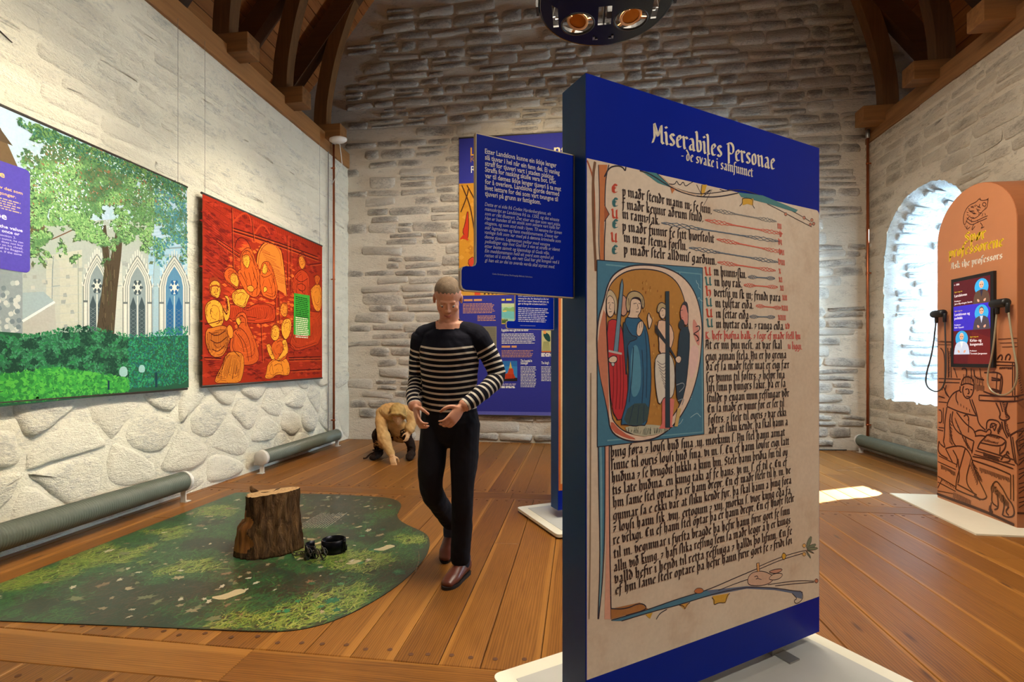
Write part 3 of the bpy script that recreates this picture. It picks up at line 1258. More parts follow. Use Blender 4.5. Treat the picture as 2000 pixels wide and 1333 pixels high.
PA = Vector((.822, .57, 0)).normalized()
P1 = Plane((.022, 1.548, 0), PA)
PW, PZ0, PZ1, PT = 1.20, .10, 2.145, .133


def flat(pl, pts, n0, n1):
    """outline in plane metres -> thin slab"""
    b = MB()
    b.prism(pts, n0, n1, lambda x, y, t_: pl.at(x, y, t_)[:])
    return b


def put_local(b, name, mat, root):
    inv = root.matrix_basis.inverted()
    b.v = [(inv @ Vector(p))[:] for p in b.v]
    return b.put(name, mat, root)


def rounded(x0, y0, x1, y1, r, corners=(1, 1, 1, 1), n=5):
    o = []
    for k, (cx, cy, q) in enumerate(((x0 + r, y0 + r, PI), (x1 - r, y0 + r, 1.5 * PI), (x1 - r, y1 - r, 0), (x0 + r, y1 - r, .5 * PI))):
        if corners[k]:
            o += [(cx + r * math.cos(q + .5 * PI * i / n), cy + r * math.sin(q + .5 * PI * i / n)) for i in range(n + 1)]
        else:
            o.append(((x0, y0), (x1, y0), (x1, y1), (x0, y1))[k])
    return o


def panel_stand(P, label, u0, u1, v0, v1, parch, w_=PW, tk=PT):
    root = thing('display_panel', label, 'display panel', tuple(P.at(w_ / 2, 0, -tk / 2)), math.atan2(P.A.y, P.A.x))
    b = flat(P, [(0, PZ0), (w_, PZ0), (w_, PZ1), (0, PZ1)], -tk, -.002)
    put_local(b, 'box_body', M_navy, root)
    put_local(flat(P, [(.001, PZ0 + .001), (w_ - .001, PZ0 + .001), (w_ - .001, PZ1 - .001), (.001, PZ1 - .001)], -.002, 0), 'front_sheet', M_blue, root)
    put_local(flat(P, rounded(.004, .250, w_ - .003, 1.879, .02, (0, 0, 1, 0)), 0, .0005), 'parchment_print', parch, root)
    b = flat(P, rounded(u0, v0, u1, v1, .03), .022, .034) if False else MB()
    # base plate: outline in (u along, n towards the viewer)
    out = rounded(u0, v0, u1, v1, .03)
    b.prism(out, .014, .036, lambda x, y, t_: P.at(x, t_, y)[:])
    put_local(b, 'base_plate', M_cream, root)
    b = MB()
    b.prism([(u0 + .07, v0 + .07), (u1 - .07, v0 + .07), (u1 - .07, v1 - .07), (u0 + .07, v1 - .07)], .036, .0385, lambda x, y, t_: P.at(x, t_, y)[:])
    put_local(b, 'plate_inlay', M_plate2, root)
    for uu in (.16, w_ - .2):
        b = MB()
        b.box(P.at(uu, (PZ0 + .038) / 2 + .004, -tk / 2), (.09, .05, PZ0 - .034), Matrix.Rotation(root.rotation_euler.z, 3, 'Z'), bev=.004)
        b.box(P.at(uu, .043, -tk / 2 + .03), (.06, .12, .006), Matrix.Rotation(root.rotation_euler.z, 3, 'Z'))
        put_local(b, 'foot_bracket', M_steel, root)
    for uu in (u0 + .1, u1 - .1):
        for vv in (v0 + .08, v1 - .08):
            b = MB()
            p = P.at(uu, .0, vv)
            b.lathe([(.008, .002), (.012, .0), (.012, .016), (.008, .018)], 10, lambda x, y, z: (p.x + x, p.y + y, z))
            put_local(b, 'glide', M_black, root)
    return root


pan1 = panel_stand(P1, 'tall blue panel with a large manuscript page under a white gothic title', -.108, 1.288, -.464, .34, M_parch)

# --- printing on the main panel
INK, RED, TEAL, OUTL = (62, 50, 54), (214, 84, 66), (70, 132, 140), (44, 40, 58)
c1 = lambda x, y: P1.uv(1090 + x * .3001, 130 + y * .3001)
c2 = lambda x, y: P1.uv(1130 + x * .2776, 500 + y * .2776)
c3 = lambda x, y: P1.uv(1130 + x * .2776, 840 + y * .2776)
A = Art(P1, c1, .0006)
WHT = (240, 232, 210)
gothic(A, 'Mıserabıles Personae', c1(612, 490), c1(1412, 676), .0455, WHT, .25, 30)
gothic(A, '- de sVake ı samfunnet', c1(800, 606), c1(1268, 722), .0265, WHT, .25, 30)
A.put('title_lettering', M_ink, pan1)

# painted margins, initial and creatures
A = Art(P1, c1, .0008, 1e-5)
OR1, OR2, PINK, BLU, BLU2, GOLD = (196, 120, 74), (168, 92, 60), (224, 170, 150), (70, 128, 160), (40, 84, 128), (214, 168, 60)
A.line([(188, 612), (222, 700), (236, 800), (240, 1333)], .006, OR2)
A.line([(240, 620), (225, 720), (228, 1000), (246, 1333)], .010, (120, 84, 62))
A.poly([(262, 640), (320, 640), (306, 780), (300, 900), (296, 1333), (272, 1333), (270, 900)], OR1)
A.line([(330, 640), (310, 720), (302, 880), (310, 1000), (300, 1130), (300, 1333)], .004, OUTL)
A.line([(262, 640), (270, 900), (262, 1130), (276, 1333)], .003, OUTL)
A.poly([(300, 900), (332, 962), (300, 1010)], OR2)
A.line([(300, 900), (332, 962), (300, 1010)], .003, OUTL, 0)
A.line([(300, 720), (330, 660), (380, 645), (420, 655), (436, 684), (440, 655)], .005, OUTL)
A.poly([(540, 680), (640, 695), (720, 770), (740, 790), (650, 760)], TEAL)
A.line([(530, 678), (600, 700), (720, 780), (800, 820), (920, 850), (1050, 850), (1180, 822)], .0045, OUTL)
A.line([(640, 695), (720, 770), (800, 808), (920, 835), (1040, 820), (1160, 800), (1250, 815), (1400, 880), (1560, 960), (1640, 1010)], .003, OUTL)
A.line([(660, 705), (760, 800), (900, 840)], .005, (206, 176, 150))
A.line([(720, 765), (760, 770), (770, 740), (790, 780), (815, 745), (825, 785), (860, 760), (880, 750)], .003, OUTL)
A.poly([(935, 770), (968, 770), (950, 830), (925, 845)], GOLD)
A.line([(935, 770), (925, 845), (1010, 790), (940, 850)], .003, OUTL)
A.line([(900, 770), (935, 840)], .003, OUTL)
A.line([(1050, 800), (1085, 815), (1120, 800)], .003, OUTL)
A.poly([(1170, 820), (1330, 840), (1560, 935), (1545, 950), (1350, 890), (1190, 850)], TEAL)
A.poly([(1195, 855), (1270, 862), (1268, 905), (1230, 895), (1200, 905)], GOLD)
A.line([(1180, 910), (1200, 890), (1195, 855), (1270, 862), (1262, 900), (1278, 925)], .003, OUTL)
A.line([(1360, 895), (1450, 940), (1560, 1000), (1650, 1045)], .003, OUTL)
for q in ((1480, 962), (1600, 985), (1650, 1000), (1640, 1030), (1662, 1024)):
    A.blob([(q[0] - 12, q[1]), (q[0], q[1] - 14), (q[0] + 12, q[1]), (q[0], q[1] + 14)], (196, 130, 110), 2, OUTL, .002)
A.poly([(730, 790), (760, 800), (740, 830)], OR1)
A.line([(1000, 800), (960, 880), (945, 905)], .0018, OUTL)

# left bar beside the text (lower half of the page) in region-3 coordinates
A.conv = c3
A.poly([(135, -20), (185, -20), (182, 700), (165, 1000), (150, 1250), (136, 1333), (150, 900), (138, 400)], BLU)
A.line([(150, -20), (160, 400), (158, 800), (148, 1240)], .008, (120, 170, 190))
A.poly([(188, -20), (214, -20), (216, 760), (226, 1333), (180, 1333), (190, 900)], PINK)
A.line([(136, -20), (140, 400), (152, 900), (135, 1333)], .004, OUTL)
A.line([(184, -20), (184, 700), (170, 1040), (140, 1333)], .004, OUTL)
A.line([(214, -20), (216, 700), (228, 1333)], .0045, OUTL)
A.line([(85, -400), (82, 400), (80, 900), (72, 1333)], .005, (150, 130, 110))
A.poly([(226, 1260), (430, 1215), (490, 1262), (330, 1305), (228, 1333)], (176, 120, 70))
A.line([(226, 1258), (330, 1262), (440, 1212), (492, 1262), (330, 1308)], .004, OUTL)
A.poly([(228, 1345), (480, 1270), (700, 1190), (900, 1130), (940, 1165), (720, 1225), (520, 1275), (300, 1345)], BLU)
A.poly([(900, 1130), (1180, 1100), (1380, 1110), (1520, 1135), (1575, 1140), (1570, 1190), (1530, 1180), (1500, 1150), (1380, 1128), (1180, 1118), (940, 1165)], (96, 116, 150))
A.line([(228, 1340), (480, 1268), (700, 1188), (900, 1130), (1060, 1060), (1200, 1000), (1260, 975)], .0035, OUTL)
A.line([(300, 1345), (520, 1278), (720, 1228), (960, 1150), (1180, 1105), (1380, 1112), (1530, 1136), (1570, 1135), (1580, 1190), (1530, 1230), (1510, 1200), (1540, 1190), (1500, 1150)], .0035, OUTL)
A.line([(980, 1130), (1120, 1075), (1230, 1040)], .003, OUTL)
A.blob([(1200, 1010), (1280, 990), (1340, 1010), (1380, 1040), (1340, 1085), (1260, 1100), (1180, 1090)], (214, 180, 160), 2, OUTL, .003)
A.blob([(1330, 1050), (1370, 1010), (1440, 1010), (1420, 1045), (1370, 1060)], (216, 190, 170), 2, OUTL, .003)
A.blob([(1330, 1000), (1380, 980), (1440, 978), (1410, 1005), (1370, 1012)], (200, 150, 130), 2, OUTL, .003)
A.line([(1235, 1035), (1255, 1025), (1262, 1045), (1245, 1050)], .003, OUTL)
A.line([(1260, 1045), (1285, 1055)], .003, OUTL)
A.line([(1330, 1090), (1450, 1072), (1560, 1060), (1655, 1066)], .003, OUTL)
A.line([(1380, 1098), (1500, 1085), (1655, 1072)], .003, OUTL)
A.blob([(1655, 1062), (1672, 1045), (1688, 1062), (1672, 1082)], (200, 130, 100), 2, OUTL, .003)
A.poly([(1250, 940), (1268, 935), (1272, 995), (1255, 998)], (226, 170, 110))
A.line([(1250, 940), (1268, 935), (1272, 995), (1255, 998), (1250, 940)], .003, OUTL, 0)
A.line([(1270, 960), (1420, 895), (1560, 855), (1600, 850)], .003, OUTL)
A.line([(1270, 980), (1420, 915), (1580, 868)], .003, OUTL)
A.blob([(1425, 890), (1440, 860), (1462, 885), (1442, 922)], GOLD, 2, OUTL, .003)
for q in ((1585, 815), (1585, 875)):
    A.blob([(q[0] - 16, q[1]), (q[0], q[1] - 18), (q[0] + 16, q[1]), (q[0], q[1] + 18)], (226, 180, 110), 2, OUTL, .002)
for q in ((1640, 740), (1675, 800), (1690, 830), (1660, 870), (1632, 910)):
    A.blob([(1598, 845), ((1598 + q[0]) / 2 - 12, (845 + q[1]) / 2 - 12), q, ((1598 + q[0]) / 2 + 14, (845 + q[1]) / 2 + 10)], (120, 136, 116), 1, OUTL, .002)
A.blob([(805, 1140), (830, 1112), (870, 1115), (880, 1140), (840, 1155)], OR1, 2, OUTL, .002)
A.poly([(940, 1170), (1060, 1150), (1030, 1220), (980, 1215), (948, 1230)], GOLD)
A.line([(935, 1180), (955, 1200), (948, 1235), (985, 1215), (1032, 1220), (1040, 1170), (1062, 1150)], .003, OUTL)
A.poly([(710, 1232), (780, 1215), (745, 1265)], (214, 160, 70))
A.line([(706, 1232), (740, 1240), (746, 1265), (755, 1235), (782, 1214)], .003, OUTL)
A.poly([(470, 1300), (520, 1285), (500, 1330)], GOLD)
A.line([(620, 1262), (570, 1290), (545, 1333)], .003, OUTL)

# the historiated initial in region-2 coordinates
A.conv = c2
A.poly([(128, 30), (870, 85), (880, 1255), (130, 1345)], BLU)
A.line([(190, 62), (860, 130), (872, 1240), (200, 1300)], .006, (110, 164, 184), 0)
for k in range(16):
    a = rnd.uniform(0, 6.3)
    p = [(760 + rnd.uniform(-40, 70), rnd.uniform(160, 1200))]
    for j in range(4): p.append((p[-1][0] + rnd.uniform(-30, 30), p[-1][1] + rnd.uniform(-30, 30)))
    A.line(p, .002, (170, 205, 214))
A.line([(128, 30), (870, 85), (880, 1255), (130, 1345), (128, 30)], .004, OUTL, 0)
ring_o = [(196, 220), (240, 130), (340, 72), (480, 62), (620, 84), (740, 150), (820, 260), (862, 420), (868, 560), (850, 780), (790, 1000), (700, 1160), (580, 1270), (440, 1310), (320, 1300), (220, 1240), (205, 1100), (130, 760), (125, 480), (180, 300)]
ring_i = [(196, 250), (250, 160), (350, 100), (480, 92), (600, 115), (690, 180), (740, 290), (765, 440), (772, 620), (765, 820), (740, 980), (680, 1110), (580, 1210), (450, 1262), (340, 1250), (260, 1190), (222, 1120), (205, 700), (190, 440)]
A.blob(ring_o, (232, 208, 190), 2, OUTL, .005)
A.blob([(132, 560), (188, 320), (200, 700), (214, 1150), (206, 1100), (135, 780)], (206, 130, 104), 1)
A.blob([(800, 420), (850, 520), (850, 660), (800, 560)], (222, 150, 140), 2)
A.blob([(780, 620), (850, 640), (830, 800), (775, 900)], (236, 200, 196), 2)
A.blob([(225, 1230), (330, 1285), (420, 1296), (300, 1240), (222, 1150)], (206, 110, 90), 1)
A.blob(ring_i, (188, 134, 66), 2, OUTL, .004)
for k in range(220):
    x, y = rnd.uniform(215, 740), rnd.uniform(130, 1180)
    if ((x - 480) / 270) ** 2 + ((y - 660) / 540) ** 2 < .9:
        s_ = rnd.uniform(6, 16)
        A.poly([(x, y), (x + s_ * .4, y + 2), (x + s_ * .3, y + s_ * 1.6), (x - 2, y + s_)], rnd.choice([(206, 156, 84), (168, 112, 52), (222, 178, 104), (150, 92, 52)]))
A.line([(820, 500), (845, 490), (850, 520), (820, 540), (800, 550), (830, 560), (845, 590), (825, 600)], .003, OUTL)
SK, HAIR = (232, 206, 184), (188, 168, 130)
# ground tuft
A.blob([(300, 1215), (400, 1185), (560, 1190), (650, 1215), (560, 1255), (420, 1275)], (190, 190, 170), 1)
for k in range(40):
    x = rnd.uniform(330, 620)
    A.line([(x, 1262 - abs(x - 470) * .2), (x + rnd.uniform(-6, 10), 1205 + rnd.uniform(0, 25))], .0022, rnd.choice([(60, 70, 74), (90, 96, 84)]), 0)
# group at the left: red gown with a sword
A.blob([(270, 300), (300, 270), (335, 300), (340, 400), (310, 430), (285, 400)], (206, 160, 140), 2, OUTL, .003)
A.blob([(192, 470), (240, 440), (300, 480), (320, 700), (345, 900), (330, 1060), (285, 1180), (225, 1080), (206, 760)], (196, 52, 62), 1, OUTL, .003)
for xx in (235, 260, 285, 305): A.line([(xx, 700), (xx + 8, 900), (xx - 4, 1080)], .003, (130, 26, 44))
A.blob([(190, 300), (215, 260), (250, 300), (250, 400), (220, 440), (192, 410)], SK, 2, OUTL, .003)
A.blob([(188, 330), (196, 250), (225, 235), (268, 300), (262, 420), (248, 410), (248, 310), (215, 275), (194, 300)], (206, 190, 160), 2, OUTL, .002)
for p in ([(200, 335), (214, 330)], [(228, 330), (242, 334)], [(216, 340), (210, 372), (222, 376)], [(208, 396), (228, 394)]): A.line(p, .0022, OUTL, 0)
A.poly([(290, 200), (302, 160), (310, 210), (272, 680), (240, 680)], (110, 148, 172))
A.line([(302, 162), (290, 200), (240, 680)], .003, OUTL, 0)
A.line([(302, 162), (310, 210), (272, 680)], .003, OUTL, 0)
A.line([(206, 670), (298, 690)], .009, (196, 190, 190), 0)
A.blob([(206, 720), (240, 700), (268, 715), (262, 750), (225, 755), (206, 745)], SK, 2, OUTL, .003)
A.blob([(222, 752), (246, 750), (248, 775), (228, 778)], (190, 196, 200), 2, OUTL, .002)
# blue gown
A.blob([(312, 440), (380, 425), (430, 440), (480, 520), (500, 700), (506, 900), (490, 1080), (470, 1195), (430, 1190), (390, 1200), (330, 1185), (285, 1190), (340, 1000), (350, 760), (335, 600)], (44, 104, 146), 1, OUTL, .0035)
A.blob([(360, 640), (420, 620), (440, 900), (400, 1000), (360, 980)], (84, 148, 180), 2)
A.blob([(350, 1040), (500, 1036), (470, 1195), (300, 1188)], (56, 84, 92), 1)
for q in ([(460, 520), (478, 700), (470, 1000)], [(380, 640), (372, 820), (350, 1030)], [(440, 660), (452, 860), (440, 1040)], [(420, 1050), (405, 1180)], [(380, 1050), (350, 1180)], [(455, 1050), (450, 1180)]):
    A.line(q, .0035, (24, 58, 92))
A.blob([(312, 450), (360, 560), (410, 570), (400, 590), (340, 610), (336, 700), (330, 880), (318, 700), (306, 520)], (36, 82, 112), 1, OUTL, .003)
A.blob([(400, 560), (405, 490), (420, 465), (445, 455), (455, 500), (430, 570)], SK, 2, OUTL, .003)
A.line([(420, 470), (424, 510)], .002, OUTL, 0); A.line([(436, 462), (438, 505)], .002, OUTL, 0)
A.blob([(480, 460), (478, 430), (490, 395), (498, 430), (515, 450), (500, 500), (488, 520)], SK, 2, OUTL, .003)
A.blob([(345, 320), (390, 295), (435, 320), (435, 390), (405, 430), (430, 440), (330, 438), (360, 400)], SK, 2, OUTL, .003)
A.blob([(330, 380), (325, 320), (345, 260), (395, 245), (445, 275), (460, 340), (448, 380), (436, 345), (430, 300), (390, 290), (360, 310), (358, 370), (345, 400)], HAIR, 2, OUTL, .003)
for q in ([(380, 338), (402, 334)], [(415, 334), (430, 340)], [(408, 340), (414, 372), (402, 376)], [(396, 396), (418, 396)], [(345, 300), (350, 350)], [(440, 300), (446, 350)]): A.line(q, .0024, OUTL, 0)
# tied man
A.blob([(545, 460), (590, 450), (640, 480), (668, 560), (650, 640), (620, 690), (560, 690), (560, 600)], (232, 196, 172), 1, OUTL, .003)
A.blob([(560, 380), (575, 355), (605, 360), (608, 420), (590, 450), (565, 430)], SK, 2, OUTL, .003)
A.blob([(545, 400), (550, 345), (580, 325), (612, 350), (608, 380), (580, 360), (562, 400)], HAIR, 2, OUTL, .003)
A.line([(576, 390), (588, 386)], .002, OUTL, 0); A.line([(580, 420), (594, 418)], .002, OUTL, 0)
A.poly([(582, 1000), (610, 990), (604, 1200), (640, 1215), (560, 1215), (580, 1180)], (224, 120, 116))
A.poly([(630, 1000), (668, 1010), (650, 1190), (660, 1205), (630, 1205)], (224, 130, 126))
A.blob([(535, 700), (600, 680), (650, 700), (672, 800), (668, 960), (640, 1010), (600, 985), (560, 1060), (540, 960), (528, 820)], (222, 216, 206), 1, OUTL, .003)
for k in range(9):
    A.line([(545 + k * 6, 740 + k * 22), (580 + k * 5, 770 + k * 24), (610, 750 + k * 20)], .0024, (120, 116, 120))
A.poly([(606, 250), (630, 250), (636, 1210), (604, 1210)], (34, 62, 80))
A.line([(606, 250), (604, 1210)], .003, OUTL, 0); A.line([(630, 250), (636, 1210)], .003, OUTL, 0)
for k in range(7):
    A.line([(680, 720 + k * 3), (610, 600 + k * 4), (530, 480 + k * 9)], .0022, (46, 56, 70))
# dark robed man
A.blob([(720, 500), (775, 500), (772, 700), (740, 980), (690, 1060), (672, 800), (690, 700), (700, 560)], (40, 66, 88), 1, OUTL, .003)
A.blob([(705, 400), (722, 340), (755, 330), (766, 420), (760, 500), (720, 470)], (224, 150, 140), 2, OUTL, .003)
A.blob([(716, 350), (735, 318), (762, 330), (768, 420), (758, 400), (748, 350), (726, 346)], (60, 62, 76), 2)
A.blob([(695, 470), (720, 440), (740, 470), (735, 510), (700, 520)], (52, 60, 74), 2)
A.line([(712, 385), (726, 382)], .0024, OUTL, 0); A.line([(716, 440), (728, 436)], .0024, (170, 50, 60), 0)
A.blob([(670, 720), (700, 700), (720, 720), (705, 760), (680, 750)], SK, 2, OUTL, .003)
A.line([(680, 910), (730, 890), (740, 920), (700, 960)], .003, (150, 160, 170))
A.line([(690, 1020), (740, 1000), (720, 1050)], .003, (150, 160, 170))
A.poly([(690, 1070), (715, 1075), (690, 1200), (668, 1200)], (210, 180, 120))
A.put('painted_initial_and_margins', M_ink, pan1)

# the script
A = Art(P1, c1, .0015, 1e-5)
XH = .0228


def script(conv, x0, y0, x1, y1, text, col=INK, xh=XH):
    gothic(A, text, conv(x0, y0), conv(x1, y1), xh, col, .30, 40, wob=.03)


for row in ((415, 842, 1000, 962, 'p maðr ſtendr mann m; fe ſinu.'), (415, 925, 945, 1014, 'f maðr kennir aðrum ſtuld.'), (415, 990, 660, 1034, 'm rann7ſak.'),
            (415, 1070, 1015, 1150, 'p maðr funnr fe ſitt hiorſtolit'), (425, 1142, 840, 1200, 'm mar ſtema forſlu.'), (425, 1222, 1030, 1294, 'p maðr ſtelr alldiniſ garðum.')):
    script(c1, *row)
for row in ((950, 138, 1180, 160, 'm huinn7ſku.'), (955, 212, 1150, 225, 'm hoy rak.'), (950, 286, 1420, 322, 'vertſu m ſk m; frindi para'), (960, 362, 1230, 374, 'm tylftar eiða.'),
            (965, 436, 1195, 446, 'm ſettar eiða'), (965, 508, 1445, 522, 'm hyrtar eiða. 7 ranga eiða.')):
    script(c2, *row)
script(c2, 890, 586, 1560, 586, 'K. hefr þiofna balk. 7 ſegr ef maðr ſtell hu', (226, 100, 96), .019)
script(c2, 1470, 655, 1572, 660, 'u liggi.', (226, 100, 96), .019)
for row in ((885, 655, 1430, 656, 'At er nu þui neſt. at var ſkal'), (890, 738, 1460, 722, 'engi annan ſtela. Nu er þo greina'), (895, 808, 1480, 792, 'ða ef ſa maðr ſtelr mat er eigi fær'),
            (895, 888, 1450, 862, 'ſer vinnu til foſtrs. 7 helpr ſua'), (900, 958, 1455, 922, 'lifi ſinu p hungrs ſakir. þa er ſa'), (900, 1034, 1480, 992, 'ſtuldr p engan mun refſingar vðr'),
            (905, 1106, 1445, 1062, 'En ſa maðr er vinnr for er ſer til'), (910, 1184, 1460, 1128, 'foſtrs. 7 ſtelr til oyris 7 var ekki'), (910, 1254, 1470, 1192, 'aðr at ſliku kendr. þa ſkal hann a')):
    script(c2, *row)
for row in ((222, 192, 1450, 42, 'þing føra 7 loyſi huð ſina .iij. morkum ſ. Nu ſtel hann annat'), (225, 284, 1480, 104, 'ſinne til oyris loyſi huð ſina. vi m. ſ. En ef hann loyſir eigi latt'),
            (230, 372, 1470, 180, 'huðina 7 ſe brugðit lukkli a kinn hm. Stelr hann þriðia ſin til oy'), (235, 458, 1465, 252, 'tis late huðina. en kung taki af fe hans. vi m. ſ. ef til e. En ef'),
            (240, 548, 1490, 308, 'hm ſame ſtel optar þa er hann drepr. En ef maðr ſtelr til h. m. ve'), (240, 640, 1495, 378, 'gunnar ſa e ekki var at ſliku kendr fyr. þa ſkal hann a þing fora'),
            (240, 724, 1490, 452, '7 loyſi hann ſik .viij. ertogum 7 xiij. morku ſ. vior kung eða fa'), (240, 810, 1515, 505, 're vrlxgi. En ef hann ſtel optar þa er hann drepr. En ef hnofr ſtelr'),
            (245, 905, 1485, 592, 'til m. vegunnar i fyrſta bragde þa hefir hann firir gort fe ſinu'), (245, 1000, 1490, 658, 'allu við kung. 7 hafi ſlika refſing ſem ſa maðr leggr a h er kungs'),
            (250, 1084, 1500, 735, 'valld hefir i hendi til retta refſinga 7 halldi þo lifinu. En fe'), (255, 1162, 1500, 802, 'ef hm ſame ſtelr optare þa hefir hann firir gort fe 7 fridi ſoi')):
    script(c3, *row)
A.put('script_lettering', M_ink, pan1)
# coloured letters, numerals, line fillers and ruling
A = Art(P1, c1, .0013, 1e-5)
for k, (x, y, ch, cl) in enumerate(((345, 820, 'E', RED), (348, 910, 'E', TEAL), (345, 985, 'U', RED), (348, 1050, 'E', TEAL), (340, 1138, 'U', RED), (345, 1218, 'E', TEAL))):
    gothic(A, ch, c1(x, y), c1(x + 46, y + 8), .021, cl, .36, 40)
A.conv = c2
for x, y, ch, cl in ((886, 138, 'U', RED), (888, 208, 'U', TEAL), (890, 282, 'h', RED), (892, 356, 'U', TEAL), (895, 432, 'U', RED), (898, 502, 'U', TEAL)):
    gothic(A, ch, c2(x, y), c2(x + 50, y), .022, cl, .36, 40)


def filler(p0, p1, col):
    n = 26
    for k in (0, 1, 2):
        pts = []
        for i in range(n + 1):
            t_ = i / n
            amp = .007 * max(0, math.sin(t_ * PI * 3)) + .0015
            pts.append((p0[0] + (p1[0] - p0[0]) * t_, p0[1] + (p1[1] - p0[1]) * t_ + amp * math.sin(t_ * 34 + k * 2.1)))
        A.strokes([pts], .0022, col)


RB, BB = (224, 106, 92), (92, 112, 134)
for x0, y0, x1, y1, cl in ((1010, 935, 1420, 1010, (128, 132, 136)), (955, 1000, 1460, 1090, RB), (670, 1018, 1440, 1140, BB), (1030, 1125, 1460, 1210, RB), (850, 1180, 1430, 1275, BB)):
    filler(c1(x0, y0), c1(x1, y1), cl)
for x0, y0, x1, y1, cl in ((975, 45, 1385, 105, RB), (1190, 148, 1380, 160, BB), (1160, 205, 1400, 222, RB), (1245, 352, 1425, 368, RB), (1200, 428, 1380, 432, BB)):
    filler(c2(x0, y0), c2(x1, y1), cl)
for x, y, s_ in ((1425, 1055, 'iii'), (1438, 1110, 'v'), (1430, 1160, 'vi'), (1435, 1225, 'vii'), (1430, 1290, 'viii')):
    gothic(A, s_, c1(x, y), None, .021, RB, .26)
for x, y, s_ in ((1405, 125, 'x'), (1405, 185, 'xi'), (1415, 245, 'xi'), (1430, 312, 'xii'), (1425, 385, 'xiii'), (1400, 452, 'xiiii'), (1450, 515, 'xv')):
    gothic(A, s_, c2(x, y), None, .021, RB, .26)
for k in range(12):
    A.conv = c3
    t_ = k / 11
    A.line([(222, 196 + 970 * t_), (1490, 48 + 760 * t_)], .0011, (196, 160, 140), 0)
A.conv = c2
for k in range(9):
    t_ = k / 8
    A.line([(885, 660 + 596 * t_), (1470, 662 + 532 * t_)], .0011, (204, 164, 150), 0)
A.put('rubric_lettering', M_ink, pan1)

# --- plaque beside the panel


def plaque(P, root_panel, quad, notch, name):
    return None


def plaque_shape(w_, h, nw, nh, r=.014):
    """w_ x h board with a foot reaching out at the lower left (nw wide, nh high); u from the right edge = 0 to -w_"""
    x0, x1, xm = -w_, 0.0, -w_ + nw
    o = [(x1, 0)]
    o += [(x1, h), (xm, h)]
    o += [(xm, nh + r), (xm - r * .3, nh + r * .3), (xm - r, nh)]
    o += [(x0 + r, nh), (x0 + r * .3, nh - r * .3), (x0, nh - r)]
    o += [(x0, r), (x0 + r * .3, r * .3), (x0 + r, 0)]
    return o


def side_plaque(P, O, w_, h, nw, nh, root):
    Q = Plane(O, P.A)
    o = plaque_shape(w_, h, nw, nh)
    pl = put_local(flat(Q, o, -.016, 0), 'side_plaque', M_edge, root)
    e = .0035
    o2 = plaque_shape(w_ - 2 * e, h - 2 * e, nw - e * .3, nh - e)
    o2 = [(x - e, y + e) for x, y in o2]
    b = flat(Q, o2, 0, .0008)
    inv = root.matrix_basis.inverted()
    b.v = [(inv @ Vector(p))[:] for p in b.v]
    b.put('face_sheet', M_blue, pl)
    return Q, pl


def put_art(A, name, mat, root, under):
    o = A.put(name, mat, root)
    o.parent = under
    return o


Q1, pq1 = side_plaque(P1, (-.013, 1.599, 1.448), .3925, .463, .048, .072, pan1)
cq = lambda x, y: Q1.uv(880 + x * .2626, 250 + y * .2626)
A = Art(Q1, cq, .0011)
TX = (206, 204, 206)
T1 = ['Etter Landslova kunne ein ikkje lenger', 'slå tjuvar i hel når ein fann dei. Ei vanleg', 'straff for tjuveri vart i staden pisking.', 'Straffa for nasking skulle vera bot. Det',
      'var til dømes ikkje lenger tjuveri å ta mat', 'for å overleva. Landslova gjorde dermed', 'livet lettare for dei som vart tvungne til', 'tjuveri på grunn av fattigdom.']
E1 = [(787, 296), (810, 350), (770, 382), (782, 420), (820, 472), (806, 508), (797, 548), (670, 570)]
for k, (s_, e_) in enumerate(zip(T1, E1)):
    type_line(A, s_, cq(255, 190 + k * 45.2), None, .0205, TX, .018, p1=cq(*e_))
T2 = ['Dette er ei side frå Codex Hardenbergianus, eit', 'manuskript av Landslova frå ca. 1350, og det einaste', 'som er rikt illustrert. Det viser ein tjuv som vert piska.', 'Han er bunden til ein stokk som seinare vart kalla for',
      '«kagen», og som stod midt i byen. Til venstre for tjuven', 'står lagmannen og hans meddomsmenn. Desse var', 'vanlege folk som var med på å dømma kriminelle som', 'denne tjuven. Lagmannen peikar med venstre',
      'peikefinger opp mot Gud for å vise at straffa er idømt', 'etter beste samvit og kjennskap til Guds vilje.', 'Ein meddomsmann held eit sverd som symbol på', 'retten til å straffa, ein rett Gud har gitt kongen ved å', 'gi han eit av dei to sverda verda skal styrast med.']
E2 = [(745, 652), (806, 697), (816, 732), (812, 757), (826, 792), (800, 822), (818, 855), (737, 882), (812, 918), (733, 944), (764, 978), (806, 1012), (772, 1046)]
for k, (s_, e_) in enumerate(zip(T2, E2)):
    type_line(A, s_, cq(253, 580 + k * 34.6), None, .0152, (176, 180, 204), .004, .3, p1=cq(*e_))
type_line(A, 'Codex Hardenbergianus, Det Kongelige Bibliotek, København.', cq(310, 1092), None, .007, (150, 156, 190), 0, .2, p1=cq(608, 1116))
put_art(A, 'plaque_lettering', M_ink, pan1, pq1)

